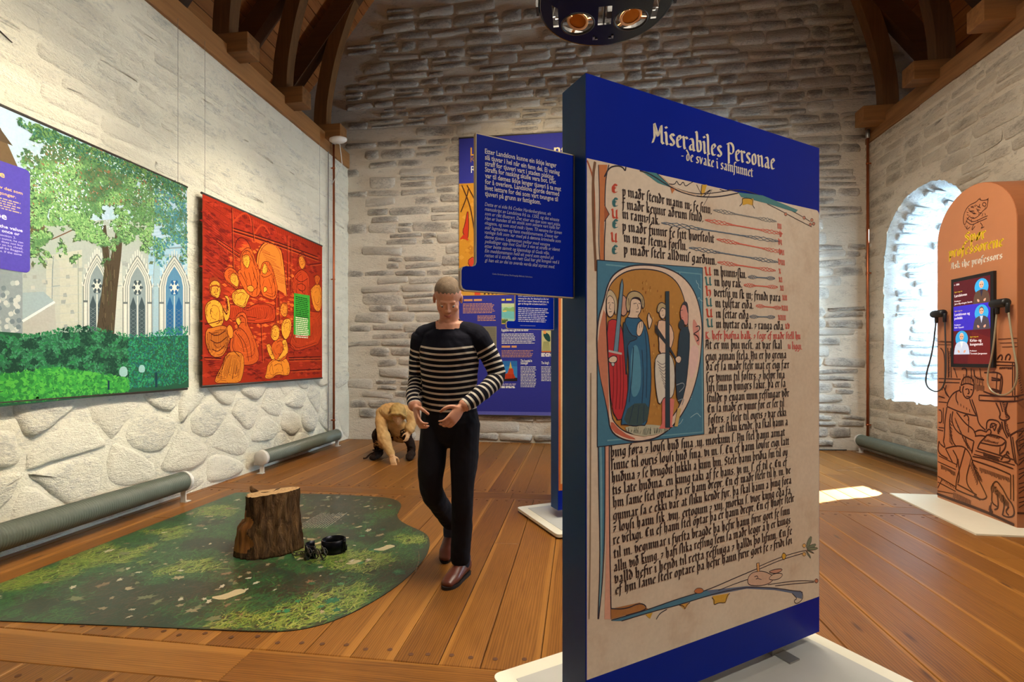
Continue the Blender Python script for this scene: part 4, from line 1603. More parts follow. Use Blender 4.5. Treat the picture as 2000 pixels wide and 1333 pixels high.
# --- second panel, seen edge-on behind the first
P2A = Vector((.857, .515, 0)).normalized()
P2 = Plane((-.155, 3.758, 0), P2A)
pan2 = panel_stand(P2, 'second blue panel standing behind the big manuscript panel, showing an orange page edge', -.168, 1.24, -.40, .30, M_parch2, 1.15, .115)
A = Art(P2, None, .0008)
A.poly([(.004, .25), (.06, .25), (.05, 1.88), (.004, 1.88)], (206, 110, 44))
A.poly([(.022, .30), (.055, .30), (.055, 1.84), (.026, 1.84)], (226, 196, 150))
for k in range(24):
    A.strokes([[(.16, 1.72 - k * .058), (1.05, 1.72 - k * .058)]], .012, (92, 60, 50))
A.put('page_print', M_ink, pan2)
Q2, pq2 = side_plaque(P2, (-.189, 3.815, 1.480), .400, .463, .072, .058, pan2)
cr = lambda x, y: Q2.uv(890 + x * .2026, 560 + y * .2026)
A = Art(Q2, cr, .0011)
for k, (s_, x1) in enumerate((('loven. Landsloven sikrar kun ein rett til', 872), ('omsorg for alle, for eksempel at alle har', 896), ('rett til noe å spise. Dette er helt nytt, og', 894), ('gjør at Norge blir et bedre land å bo i.', 880))):
    type_line(A, s_, cr(602, 96 + k * 25.5), None, .019, (226, 222, 214), .012, p1=cr(x1, 104 + k * 25.5))
put_art(A, 'plaque_lettering', M_ink, pan2, pq2)
A = Art(Q2, cr, .0011)
u, vv = cr(602, 210)
greek(A, u, vv, .26, 8, .0142, .007, (190, 190, 214), 3, .15)
put_art(A, 'plaque_paragraph', M_ink, pan2, pq2)
A = Art(Q2, cr, .0011)
u, vv = cr(622, 378)
greek(A, u, vv, .13, 1, .01, .003, (170, 170, 200), 4, .1)
put_art(A, 'plaque_caption', M_ink, pan2, pq2)

# ------------------------------------------------------------------ hanging banners
M_fabric_back = plain('banner_cloth', (120, 110, 100), .85)
M_rail = plain('dark_rail', (52, 46, 40), .5)
M_wire = plain('wire', (150, 146, 136), .4, .6)


def banner(name, label, P, u0, u1, v0, v1, wires, rail_mat, top_z):
    root = thing(name, label, 'banner', tuple(P.at((u0 + u1) / 2, v0)))
    put_local(flat(P, [(u0, v0), (u1, v0), (u1, v1), (u0, v1)], -.0015, 0), 'cloth', M_fabric_back, root)
    for nm, vv in (('top_rail', v1), ('bottom_rail', v0)):
        b = MB()
        b.tube([P.at(u0 - .006, vv, -.006), P.at(u1 + .006, vv, -.006)], .012, 10)
        put_local(b, nm, rail_mat, root)
    for uu, zt in wires:
        b = MB()
        b.tube([P.at(uu, v1 + .008, -.006), P.at(uu, zt, -.006)], .0017, 5)
        put_local(b, 'hanging_wire', M_wire, root)
    return root


# cathedral and tree, on the left wall
BL = Plane((XL + .08, 0, 0), (0, 1, 0))
ban1 = banner('photo_banner', 'large fabric photo print of a stone church behind a green tree', BL, 1.15, 4.045, .985, 2.825, ((3.95, 4.3), (2.0, 4.3)), M_rail, 4.3)
A = Art(BL, BL.uv, .0006, 6e-6)
g = lambda x, y: BL.uv(x, y)
A.raw([(1.15, .99), (4.043, .99), (4.043, 2.82), (1.15, 2.82)], (176, 200, 222))
A.raw([(3.3, 1.3), (4.043, 1.3), (4.043, 2.4), (3.3, 2.4)], (168, 200, 216))
A.raw([(1.15, 1.25), (2.75, 1.25), (2.75, 1.95), (1.15, 1.95)], (140, 152, 156))
A.poly([(38, 440), (365, 420), (367, 660), (38, 680)], (166, 176, 172))
A.poly([(90, 500), (160, 488), (160, 665), (90, 672)], (184, 188, 174))
A.poly([(290, 476), (365, 472), (367, 660), (290, 664)], (156, 192, 214))
A.poly([(296, 437), (364, 425), (365, 480), (298, 484)], (174, 200, 222))
for k in range(7): A.line([(297, 443 + k * 6), (365, 432 + k * 7)], .004, (140, 172, 200), 0)
A.line([(290, 488), (366, 483)], .016, (120, 140, 150), 0)
r = random.Random(3)
for k in range(170):
    x, y = r.uniform(44, 360), r.uniform(505, 655)
    q = r.choice([(156, 164, 158), (186, 190, 180), (148, 158, 156), (176, 180, 170)]) if x < 270 else r.choice([(140, 178, 204), (176, 206, 220), (150, 180, 196)])
    A.poly([(x, y), (x + r.uniform(5, 10), y - 1), (x + 8, y + 7), (x, y + 7)], q)
for k in range(26):
    x = 292 + k * 2.9
    A.line([(x, 497), (x + 1.4, 503), (x + 2.8, 497)], .006, (110, 136, 150), 0)
A.line([(152, 492), (153, 660)], .010, (150, 160, 150), 0)
for x0, x1, y0, cl in ((222, 238, 500, (186, 192, 184)), (298, 312, 500, (150, 180, 194)), (100, 116, 500, (178, 184, 174))):
    A.poly([(x0, 660), (x0 + 2, y0 + 30), (x0 + 4, y0), (x1, y0 + 14), (x1 + 2, 660)], cl)
    A.line([(x0, 660), (x0 + 2, y0 + 30), (x0 + 4, y0)], .006, (130, 146, 150), 0)
    A.line([(x0, y0 + 60), (x1 + 1, y0 + 58)], .008, (140, 156, 160), 0)
for k in range(9): A.line([(40 + k * 2, 515 + k * 17), (365, 483 + k * 19)], .003, (164, 176, 178), 0)
for cx, hw, y0, y1 in ((189, 17, 545, 655), (268, 18, 548, 660), (340, 19, 548, 655)):
    tl = (130, 146, 150) if cx < 300 else (84, 132, 164)
    for k, (m, cl) in enumerate(((1.62, (112, 120, 118)), (1.52, (198, 200, 190)), (1.34, (128, 138, 136)), (1.26, (190, 194, 186)), (1.12, (120, 130, 128)), (1.04, (196, 198, 190)), (.88, tl))):
        h = hw * m
        A.poly([(cx - h, y1), (cx - h, y0 + 12), (cx - h * .8, y0 - 6 * m), (cx - h * .4, y0 - 20 * m), (cx, y0 - 31 * m), (cx + h * .4, y0 - 20 * m), (cx + h * .8, y0 - 6 * m), (cx + h, y0 + 12), (cx + h, y1)], cl)
    for k in range(15):
        q = k / 14 * 2 - 1
        A.line([(cx + q * hw * 1.6, y0 + 14 - 62 * (1 - abs(q) ** 1.6)), (cx + q * hw * 1.72, y0 + 6 - 66 * (1 - abs(q) ** 1.6))], .012, (206, 208, 200), 0)
    A.line([(cx - hw * 1.3, y0 + 46), (cx - hw * 1.3, y1)], .016, (206, 208, 200), 0)
    A.line([(cx + hw * 1.3, y0 + 46), (cx + hw * 1.3, y1)], .016, (206, 208, 200), 0)
    A.line([(cx - hw * 1.6, y0 + 44), (cx - hw * 1.05, y0 + 44)], .02, (96, 106, 108), 0)
    A.line([(cx + hw * 1.05, y0 + 44), (cx + hw * 1.6, y0 + 44)], .02, (96, 106, 108), 0)
    dk = (62, 78, 84) if cx < 300 else (36, 92, 140)
    for s_ in (-1, 1):
        A.poly([(cx + s_ * hw * .46 - 6, y1), (cx + s_ * hw * .46 - 6, y0 + 50), (cx + s_ * hw * .46, y0 + 32), (cx + s_ * hw * .46 + 6, y0 + 50), (cx + s_ * hw * .46 + 6, y1)], dk)
    for k in range(6):
        a = k * PI / 3
        X_, Y_ = cx + 8 * math.cos(a), y0 + 14 + 12 * math.sin(a)
        A.blob([(X_ - 4, Y_), (X_, Y_ - 5), (X_ + 4, Y_), (X_, Y_ + 5)], dk, 1)
    for s_ in (-1, 1):
        for k in range(7):
            yy = y0 + 56 + k * 8
            A.line([(cx + s_ * hw * .46 - 5, yy), (cx + s_ * hw * .46 + 5, yy + 7)], .003, (120, 134, 136), 0)
            A.line([(cx + s_ * hw * .46 + 5, yy), (cx + s_ * hw * .46 - 5, yy + 7)], .003, (120, 134, 136), 0)
    A.line([(cx, y1), (cx, y0 + 30)], .012, (200, 204, 196), 0)
    A.blob([(cx - 12, y0 + 14), (cx, y0 - 3), (cx + 12, y0 + 14), (cx, y0 + 31)], (200, 204, 196), 2)
    for k in range(6):
        a = k * PI / 3
        A.blob([(cx + 6.5 * math.cos(a) - 3.4, y0 + 14 + 9.5 * math.sin(a)), (cx + 6.5 * math.cos(a), y0 + 9 + 9.5 * math.sin(a)), (cx + 6.5 * math.cos(a) + 3.4, y0 + 14 + 9.5 * math.sin(a)), (cx + 6.5 * math.cos(a), y0 + 19 + 9.5 * math.sin(a))], dk, 1)
# little roof and rough masonry at the left
A.poly([(-60, 545), (43, 530), (44, 668), (-60, 680)], (136, 150, 156))
for k in range(40):
    x, y = r.uniform(-20, 36), r.uniform(540, 650)
    A.blob([(x, y), (x + 9, y - 3), (x + 12, y + 6), (x + 3, y + 9)], r.choice([(168, 178, 180), (112, 128, 136), (188, 194, 192)]), 1)
A.poly([(43, 572), (84, 570), (106, 590), (43, 628)], (150, 170, 176))
A.line([(43, 628), (106, 590)], .02, (212, 218, 216), 0)
A.poly([(43, 632), (106, 594), (110, 660), (43, 672)], (170, 172, 166))
# brown eave and sky
A.raw([(1.15, 2.82), g(0, 250), g(60, 385), g(92, 455), g(0, 475), (1.15, 1.9)], (104, 86, 62))
A.raw([(2.2, 2.82), g(0, 252), g(24, 285), (2.2, 2.6)], (84, 70, 54))
# foliage
def leaf(x, y, s_, cl, z):
    u, v_ = g(x, y)
    a = r.uniform(0, 6.3)
    A.raw([(u + s_ * math.cos(a), v_ + s_ * math.sin(a)), (u + s_ * .5 * math.cos(a + 1.7), v_ + s_ * .5 * math.sin(a + 1.7)), (u - s_ * math.cos(a), v_ - s_ * math.sin(a)), (u - s_ * .5 * math.cos(a + 1.7), v_ - s_ * .5 * math.sin(a + 1.7))], cl, z)
G_D, G_M, G_L, G_B = (52, 92, 60), (92, 142, 86), (134, 176, 104), (62, 124, 112)
trunk = [(186, 655), (194, 600), (203, 525), (194, 440), (206, 440), (214, 510), (232, 420), (242, 420), (236, 500), (228, 570), (222, 655)]
A.poly(trunk, (74, 64, 50))
for k in range(60):
    y = r.uniform(460, 650)
    x = 205 + (655 - y) * .05 + r.uniform(-12, 12)
    A.line([(x, y), (x + r.uniform(-2, 3), y + r.uniform(8, 20))], .006, r.choice([(54, 46, 36), (104, 94, 70), (70, 78, 50)]), 0)
zf = A.z + .0002
for k in range(30000):
    big = k < 9000
    x, y = r.uniform(30, 364), r.uniform(230, 520)
    top = 213 + .413 * x + 2
    if y < top: continue
    d = min((x - 30) / 60, (525 - y) / 60, 1)
    n_ = float(fbm(np.array([x / 24.0]), np.array([y / 24.0]), 2, 3)[0])
    lim = .31 if y < 440 else .49
    if y > 470 and 130 < x < 300: lim = .64
    if x < 90 and y < 330: lim = .52
    if 175 < x < 260 and 400 < y < 480: lim = .48
    n2_ = float(fbm(np.array([x / 9.0]), np.array([y / 9.0]), 5, 2)[0])
    if n_ * .75 + n2_ * .25 < lim or r.random() > d: continue
    sh = float(fbm(np.array([x / 45.0]), np.array([y / 30.0]), 19, 2)[0]) + (y - top) / 700
    if big: cl = r.choice([(66, 98, 70), (80, 112, 78), (60, 90, 62), (92, 108, 76)])
    elif sh > .62: cl = r.choice([(132, 176, 112), (112, 160, 98), (150, 190, 128), (98, 148, 90)])
    elif sh > .45: cl = r.choice([(92, 140, 88), (110, 150, 96), (84, 128, 84)])
    else: cl = r.choice([(64, 104, 72), (90, 116, 80), (104, 112, 78), (72, 118, 84)])
    if 300 < x and r.random() < .4: cl = (70, 130, 150)
    if y < top + 26: cl = r.choice((G_D, (60, 110, 96), (104, 140, 80)))
    if r.random() < .05 and 280 < y < 400: cl = (150, 104, 76)
    leaf(x, y, r.uniform(.014, .03) if big else r.uniform(.006, .015), cl, zf + (0 if big else .00012) + r.uniform(0, .00015))
for k in range(1100):
    x, y = r.uniform(50, 340), r.uniform(275, 450)
    n_ = float(fbm(np.array([x / 40.0]), np.array([y / 40.0]), 7, 2)[0])
    if y > 213 + .413 * x + 12 and n_ > .56:
        leaf(x, y, r.uniform(.005, .011), r.choice([(214, 230, 240), (190, 214, 232)]), zf + .00032)
A.line([(100, 468), (140, 450), (178, 430)], .007, (112, 82, 60))
# hedge and ferns
A.raw([(1.15, .99), (2.7, .99), (2.7, 1.42), (1.15, 1.46)], (36, 80, 58))
A.poly([(-20, 668), (60, 660), (120, 650), (200, 648), (250, 660), (367, 655), (368, 757), (-20, 797)], (40, 84, 62))
for k in range(5200):
    x = r.uniform(-6, 366)
    y = r.uniform(645 + 8 * math.sin(x * .03) + (8 if x < 40 else 0), 782 - .09 * x)
    n_ = float(fbm(np.array([x / 16.0]), np.array([y / 16.0]), 12, 3)[0])
    cl = (28, 62, 50) if n_ < .45 else r.choice([(46, 104, 74), (66, 132, 96), (40, 120, 70)])
    if x > 250: cl = r.choice([(30, 120, 84), (52, 144, 96), (36, 100, 100)])
    leaf(x, y, r.uniform(.007, .016), cl, zf + r.uniform(0, .0003))
for k in range(2400):
    x = r.uniform(0, 250)
    y = r.uniform(718 + abs(x - 110) * .16, 788 - .1 * x)
    leaf(x, y, r.uniform(.012, .026), r.choice([(58, 150, 66), (84, 172, 70), (44, 122, 60)]), zf + .00035 + r.uniform(0, .0002))
A.z = zf + .0008
for x, y, s_ in ((240, 728, 8), (276, 722, 6)):
    A.blob([(x - s_, y + s_), (x - s_, y - s_), (x, y - 1.6 * s_), (x + s_, y - s_), (x + s_, y + s_)], (150, 186, 186), 1)
A.line([(304, 757), (304, 728)], .03, (24, 54, 66), 0)
A.line([(211, 762), (211, 744)], .02, (24, 54, 66), 0)
# purple caption board
A.raw(rounded(1.55, g(30, 530)[1], g(57.5, 500)[0], g(40, 328)[1], .03, (0, 1, 1, 0)), (84, 74, 176))
GO, LV = (236, 190, 110), (206, 202, 236)
for s_, x, y, sz, cl, bd in (('ne', 8, 346, .055, GO, .02), ('verdien av det som', 43, 379, .026, GO, .02), ('ene gonger.', 30, 386, .026, GO, .02), ('be', 12, 428, .058, (236, 234, 240), .02),
                             ('ined by the value', 43, 452, .027, (236, 234, 240), .02), ('appened once or', 37, 459, .027, (236, 234, 240), .02)):
    p1_ = g(x, y + (2 if sz < .05 else 2))
    wd = len(s_) * sz * .52
    type_line(A, s_, (p1_[0] - wd, p1_[1]), wd, sz, cl, bd)
for k in range(5):
    u, vv = g(41, 400 + k * 4.6)
    greek(A, u - .42, vv, .42 - .03 * (k % 2), 1, .01, .008, (190, 170, 150), k, .02)
for k, s_ in enumerate(("section 2.", 'of one ounce, he can', 'ter. If he does not buy', 'with a key on his cheek.', 'he shall be flogged,', 'ounces. If the same')):
    p1_ = g(30 + 14 * min(1, k) - (3 if k == 5 else 0), (467 if k == 0 else 470.5) + k * 5.9)
    wd = len(s_) * .018 * .5
    type_line(A, s_, (p1_[0] - wd, p1_[1]), wd, .0185, LV, .005)
A.put('photo_print', M_cloth_ink, ban1)

# red engraving
ban2 = banner('engraving_banner', 'smaller red and orange fabric print of a woodcut hospital scene', BL, 4.232, 6.43, .995, 2.835, ((4.27, 4.3), (6.38, 4.3)), M_rail, 4.3)
ce = lambda x, y: BL.uv(380 + x * .3002, 370 + y * .3002)
A = Art(BL, ce, .0006, 1.5e-6)
A.raw([(4.232, 1.0), (6.43, 1.0), (6.43, 2.83), (4.232, 2.83)], (156, 42, 18))
r = random.Random(8)
for k in range(1500):
    x, y = r.uniform(55, 815), r.uniform(70, 1240)
    d = math.hypot((x - 420) / 330, (y - 680) / 480)
    u, v_ = ce(x, y)
    if not (4.26 < u < 6.38 and 1.04 < v_ < 2.79): continue
    cl = r.choice([(206, 84, 30), (190, 60, 26), (216, 104, 34)]) if d < .75 else r.choice([(156, 40, 22), (176, 52, 26), (124, 28, 18)])
    w_, h_ = r.uniform(.05, .16), r.uniform(.008, .024)
    A.raw([(u - w_ / 2, v_), (u, v_ - h_), (u + w_ / 2, v_), (u, v_ + h_)], cl)
DK = (74, 14, 10)
YE, YO, OO = (226, 152, 44), (218, 122, 36), (204, 86, 30)
def hatch(x0, y0, x1, y1, n_, dx, dy, wd=.004, col=DK):
    for k in range(n_):
        t_ = k / max(1, n_ - 1)
        x, y = x0 + (x1 - x0) * t_, y0 + (y1 - y0) * t_
        A.line([(x, y), (x + dx * r.uniform(.7, 1), y + dy * r.uniform(.7, 1))], wd, col, 0)
hatch(70, 75, 70, 520, 26, 180, 140); hatch(250, 130, 800, 360, 40, 10, 60); hatch(150, 330, 290, 430, 10, 30, 170)
for k in range(700):
    x, y = r.uniform(60, 790), r.uniform(90, 1200)
    n_ = float(fbm(np.array([x / 130.0]), np.array([y / 130.0]), 3, 2)[0]) * 9
    L_ = r.uniform(10, 38)
    u, v_ = ce(x, y)
    if 4.28 < u < 6.36 and 1.06 < v_ < 2.76: A.line([(x, y), (x + L_ * .5 * math.cos(n_), y + L_ * math.sin(n_))], .0035, r.choice((DK, (104, 24, 12))), 0)
A.poly([(400, 480), (410, 400), (450, 350), (510, 345), (560, 400), (575, 480), (600, 690), (520, 640)], (214, 118, 40))
hatch(420, 380, 540, 600, 16, 90, 40)
A.line([(398, 500), (405, 410), (450, 340), (520, 330), (570, 400), (580, 500), (600, 700)], .012, DK)
A.line([(410, 500), (420, 410), (460, 355), (510, 350), (555, 405), (565, 500)], .006, DK)
A.line([(260, 380), (270, 330), (300, 310), (340, 330), (365, 390)], .010, DK)
A.line([(245, 220), (290, 170), (330, 150), (360, 180), (370, 240)], .02, (186, 64, 28)); A.line([(390, 290), (420, 240), (450, 230), (490, 290)], .02, (186, 64, 28))
for p in ([(240, 250), (500, 330), (800, 440)], [(240, 270), (500, 350), (800, 460)], [(140, 320), (290, 420)], [(140, 340), (290, 445)], [(600, 300), (605, 640)], [(625, 320), (625, 660)], [(370, 190), (385, 340)], [(745, 490), (820, 480)], [(240, 120), (250, 520)],
          [(520, 640), (530, 880)], [(545, 660), (552, 870)], [(430, 880), (440, 1120)], [(60, 1095), (170, 1100)], [(610, 1095), (820, 1090)], [(610, 1110), (820, 1105)], [(620, 1180), (820, 1170)]):
    A.line(p, .014, DK)
    A.line([(q[0] + 6, q[1] + 10) for q in p], .008, (206, 92, 34))
def fig(pts, cl, lw=.007):
    pts = [(p[0] + r.uniform(-5, 5), p[1] + r.uniform(-5, 5)) for p in pts]
    A.blob(pts, cl, 1, DK, lw)
    Q = smooth2([ce(*p) for p in pts], 1, True)
    Q = [((a[0] * (1 - t_) + b_[0] * t_), (a[1] * (1 - t_) + b_[1] * t_)) for a, b_ in zip(Q, Q[1:] + Q[:1]) for t_ in (0, .33, .66)]
    gx, gy = sum(p[0] for p in Q) / len(Q), sum(p[1] for p in Q) / len(Q)
    L_ = max(p[1] for p in Q) - min(p[1] for p in Q)
    lt = tuple(min(255, int(c * 1.12 + 8)) for c in cl)
    for sc in ((.86, .72, .58, .42) if L_ > .16 else (.78,)):
        for _ in range(3 if L_ > .16 else 1):
            i0, m_ = r.randrange(len(Q)), max(4, int(len(Q) * r.uniform(.12, .3)))
            A.strokes([[(gx + (Q[(i0 + k) % len(Q)][0] - gx) * sc + r.uniform(-.004, .004), gy + (Q[(i0 + k) % len(Q)][1] - gy) * sc) for k in range(m_)]], r.choice((.004, .006)), r.choice((DK, DK, (120, 30, 14), lt)))
    for k in range(int(L_ * 40)):
        i0 = r.randrange(len(Q))
        a, s_ = Q[i0], r.uniform(.72, .9)
        A.strokes([[(a[0] * .97 + gx * .03, a[1] * .97 + gy * .03), (gx + (a[0] - gx) * s_, gy + (a[1] - gy) * s_ - .01)]], .004, DK)
def face(x, y, s_=1.0, t_=0):
    for p in ([(-9, -6), (-3, -8)], [(5, -7), (11, -5)], [(2, -4), (5 + t_, 8), (-1, 9)], [(-5, 17), (6, 17)]):
        A.line([(x + q[0] * s_, y + q[1] * s_) for q in p], .005, DK, 0)
    for k in range(8):
        q = PI + PI * k / 7
        A.line([(x + 20 * s_ * math.cos(q), y + 30 * s_ * math.sin(q)), (x + 27 * s_ * math.cos(q) + r.uniform(-3, 3), y + 40 * s_ * math.sin(q) + r.uniform(0, 10))], .006, r.choice((DK, (150, 60, 20))), 0)
RB_, RR = (206, 92, 28), (184, 60, 22)
SKY_, SKO = (232, 156, 46), (222, 132, 38)
# bed and patient
fig([(198, 770), (230, 740), (330, 780), (400, 745), (470, 738), (528, 760), (530, 860), (470, 868), (420, 880), (330, 868), (225, 850)], RR)
hatch(215, 770, 520, 765, 26, -12, 80, .005)
fig([(238, 690), (262, 655), (300, 642), (335, 662), (362, 690), (340, 735), (322, 778), (282, 762), (250, 735)], SKY_)
fig([(300, 615), (318, 600), (345, 608), (382, 640), (388, 668), (365, 672), (330, 640)], SKO)
fig([(192, 560), (200, 525), (225, 508), (262, 520), (284, 548), (294, 590), (284, 632), (268, 652), (238, 630), (214, 600), (198, 590)], RB_)
fig([(228, 575), (248, 545), (278, 560), (290, 596), (276, 636), (250, 625), (234, 605)], SKY_)
# hooded woman bending over the bed
fig([(292, 470), (300, 420), (316, 392), (342, 378), (368, 396), (388, 438), (404, 490), (420, 530), (432, 600), (430, 680), (390, 712), (350, 690), (318, 640), (282, 570), (278, 530), (305, 515)], RB_)
fig([(312, 448), (322, 428), (346, 424), (358, 455), (358, 492), (346, 518), (328, 508), (316, 480)], SKY_)
for p in ([(300, 470), (312, 410), (342, 392), (372, 430), (390, 500)], [(380, 540), (410, 620), (400, 690)], [(350, 540), (372, 620), (372, 690)], [(320, 540), (340, 610)], [(420, 560), (424, 640)], [(296, 540), (330, 600), (350, 660)]): A.line(p, .007, DK)
fig([(335, 640), (362, 622), (386, 640), (380, 668), (350, 664)], SKO)
# second nun with a jar
fig([(420, 580), (432, 500), (448, 470), (476, 462), (500, 490), (512, 540), (530, 600), (542, 650), (526, 722), (470, 712), (436, 690)], RB_)
fig([(438, 505), (452, 484), (468, 492), (474, 520), (466, 552), (446, 548), (438, 528)], SKY_)
fig([(440, 640), (462, 632), (470, 650), (462, 672), (444, 668)], SKY_)
for p in ([(430, 560), (450, 575), (480, 565), (500, 550)], [(480, 580), (500, 640), (505, 700)], [(510, 580), (524, 640), (520, 700)], [(450, 590), (440, 630)]): A.line(p, .006, DK)
# friar at the right
fig([(640, 600), (650, 560), (678, 530), (705, 522), (738, 556), (750, 610), (752, 680), (742, 770), (700, 700), (660, 700), (634, 650)], RR)
fig([(672, 470), (676, 440), (695, 426), (714, 446), (718, 490), (704, 522), (684, 514)], SKO)
for p in ([(664, 520), (668, 440), (690, 404), (716, 420), (726, 480)], [(655, 580), (690, 610), (735, 580)], [(700, 560), (700, 690)], [(670, 560), (660, 680)], [(730, 580), (738, 700)], [(668, 620), (700, 612), (728, 640), (700, 668), (676, 650)]): A.line(p, .008, DK)
# patient seen from behind, far right
fig([(750, 668), (762, 640), (790, 618), (815, 630), (826, 690), (824, 780), (798, 800), (768, 770)], SKO); fig([(776, 600), (780, 566), (800, 552), (814, 576), (812, 610), (794, 628)], RB_)
fig([(730, 790), (790, 800), (824, 800), (822, 1000), (720, 1040), (650, 1060), (612, 1020), (640, 930), (690, 850)], RR); hatch(650, 970, 810, 850, 22, 8, 100, .006)
# sick man sitting at the left
fig([(62, 800), (66, 752), (92, 728), (122, 716), (156, 732), (178, 762), (186, 820), (178, 880), (150, 908), (104, 898), (74, 862)], SKY_)
fig([(172, 768), (190, 800), (206, 820), (214, 770), (206, 712), (190, 700), (196, 690), (216, 700), (230, 760), (226, 830), (206, 868), (186, 850)], SKY_)
fig([(92, 650), (96, 612), (122, 592), (152, 604), (170, 640), (168, 680), (152, 710), (124, 706), (104, 690)], SKY_)
for p in ([(90, 650), (94, 604), (124, 582), (158, 594), (174, 640)], [(92, 640), (130, 622), (172, 640)], [(86, 600), (110, 576), (150, 580)]): A.line(p, .014, (150, 56, 20))
fig([(74, 910), (120, 896), (182, 884), (220, 905), (240, 940), (220, 1000), (196, 1060), (170, 1090), (118, 1090), (84, 1050), (70, 980)], (200, 112, 34)); hatch(84, 930, 215, 905, 18, -4, 150, .007)
for p in ([(90, 930), (140, 960), (200, 920)], [(100, 980), (150, 1010), (210, 960)], [(110, 1040), (150, 1060), (190, 1020)], [(64, 880), (110, 870), (180, 850)]): A.line(p, .009, DK)
# kneeling woman with a child
fig([(262, 850), (272, 815), (296, 798), (326, 802), (344, 835), (344, 880), (366, 930), (398, 1000), (418, 1090), (396, 1140), (330, 1150), (270, 1130), (224, 1060), (228, 980), (252, 920), (286, 905)], (196, 84, 28))
fig([(266, 852), (280, 828), (294, 832), (302, 862), (290, 886), (272, 880)], SKY_)
fig([(206, 905), (220, 882), (244, 895), (252, 930), (250, 968), (226, 975), (212, 945)], SKO)
fig([(200, 1070), (262, 1052), (312, 1066), (326, 1140), (310, 1210), (290, 1258), (210, 1264), (118, 1262), (140, 1210), (170, 1150)], (206, 120, 36)); hatch(190, 1080, 305, 1075, 14, -26, 160, .007)
for p in ([(290, 900), (330, 930), (360, 1000), (370, 1100)], [(260, 930), (300, 980), (320, 1060)], [(250, 960), (240, 1040), (290, 1090)], [(300, 820), (330, 840), (330, 890)], [(280, 940), (330, 1000), (350, 1120)]): A.line(p, .008, DK)
# two children at the right
fig([(560, 880), (580, 845), (606, 836), (626, 856), (624, 920), (608, 970), (586, 980), (566, 940)], SKY_); fig([(554, 796), (560, 752), (580, 738), (602, 748), (610, 790), (598, 826), (574, 830)], SKO)
A.line([(556, 800), (552, 760), (574, 736), (604, 740)], .014, (150, 60, 22))
fig([(478, 1130), (520, 1096), (566, 1092), (608, 1112), (616, 1180), (606, 1222), (540, 1200), (500, 1236), (452, 1234), (470, 1190)], SKO); fig([(496, 1020), (520, 985), (556, 964), (590, 980), (604, 1020), (600, 1090), (560, 1122), (514, 1110), (494, 1070)], RB_)
fig([(490, 940), (502, 900), (526, 880), (548, 896), (552, 945), (540, 980), (514, 992), (498, 972)], SKY_); fig([(562, 985), (586, 978), (604, 1000), (606, 1060), (576, 1100), (540, 1118), (530, 1104), (566, 1076), (576, 1030)], SKY_)
fig([(462, 1020), (474, 1004), (492, 1004), (502, 1060), (522, 1100), (506, 1114), (480, 1076)], SKY_)
A.line([(492, 940), (500, 890), (530, 872), (552, 892)], .016, (150, 60, 22))
for p in ([(500, 1130), (510, 1200)], [(560, 1120), (580, 1210)], [(610, 1000), (650, 1040), (640, 1080)], [(620, 930), (660, 1000)]): A.line(p, .007, DK)
for q in ((130, 655), (335, 470), (258, 585), (458, 525), (695, 475), (584, 790), (524, 940), (292, 850), (795, 585)): face(*q)
for k in range(170):
    x, y = r.choice([(120, 800), (290, 700), (320, 460), (260, 580), (560, 1040), (540, 1160), (130, 660), (460, 520), (590, 900), (330, 1000), (230, 1180), (690, 480)])
    x += r.gauss(0, 22); y += r.gauss(0, 34)
    A.line([(x, y), (x + r.uniform(-10, 10), y + r.uniform(6, 16))], .004, DK, 0)
hatch(620, 560, 640, 1060, 14, 30, 60, .004); hatch(60, 1110, 160, 1240, 10, 60, 10, .005); hatch(330, 1160, 430, 1240, 9, 50, 20, .004)
A.poly([(645, 675), (747, 692), (750, 952), (642, 945)], (62, 158, 50))
A.put('woodcut_print', M_cloth_ink, ban2)
A = Art(BL, ce, .009, 1.5e-6)
u0, v0_ = ce(652, 690)
u1 = ce(742, 700)[0]
greek(A, u0 + .005, v0_ - .02, u1 - u0 - .02, 11, .0245, .011, (24, 70, 26), 5, .1)
greek(A, u0 + .005, ce(650, 836)[1], u1 - u0 - .02, 11, .0245, .012, (226, 226, 190), 6, .1)
greek(A, u0 + .005, ce(650, 925)[1], u1 - u0 - .05, 2, .02, .008, (210, 220, 170), 7, .1)
A.put('caption_lettering', M_cloth_ink, ban2)

# tall blue banner on the back wall
BK = Plane((0, YB - .07, 0), (1, 0, 0))
ban3 = banner('text_banner', 'tall navy information banner hanging on the back wall behind the plaques', BK, -1.80, .55, .41, 4.62, ((-1.74, 4.86), (.48, 4.86)), M_rail, 4.86)
cb_ = lambda x, y: BK.uv(890 + x * .2026, 560 + y * .2026)
A = Art(BK, BK.uv, .0006, 8e-6)
NV = (50, 52, 140)
A.raw([(-1.80, .415), (.55, .415), (.55, 4.615), (-1.80, 4.615)], NV)
for k in range(30):
    A.raw([(-1.80, .415), (.55, .415), (.55, .47), (-1.80, .47)], (96, 96, 176)) if k == 0 else None
gx, gy0, gy1 = -1.80, BK.uv(900, 578)[1], BK.uv(900, 359)[1]
A.raw([(gx, gy0), (.3, gy0), (.3, gy1), (gx, gy1)], (196, 134, 40))
for k in range(420):
    u, v_ = rnd.uniform(gx + .03, .25), rnd.uniform(gy0 + .03, gy1 - .03)
    s_ = rnd.uniform(.015, .06)
    A.raw([(u - s_, v_), (u, v_ - s_ * .8), (u + s_, v_), (u, v_ + s_ * .8)], rnd.choice([(204, 142, 46), (186, 124, 36), (208, 148, 56), (180, 116, 34)]))
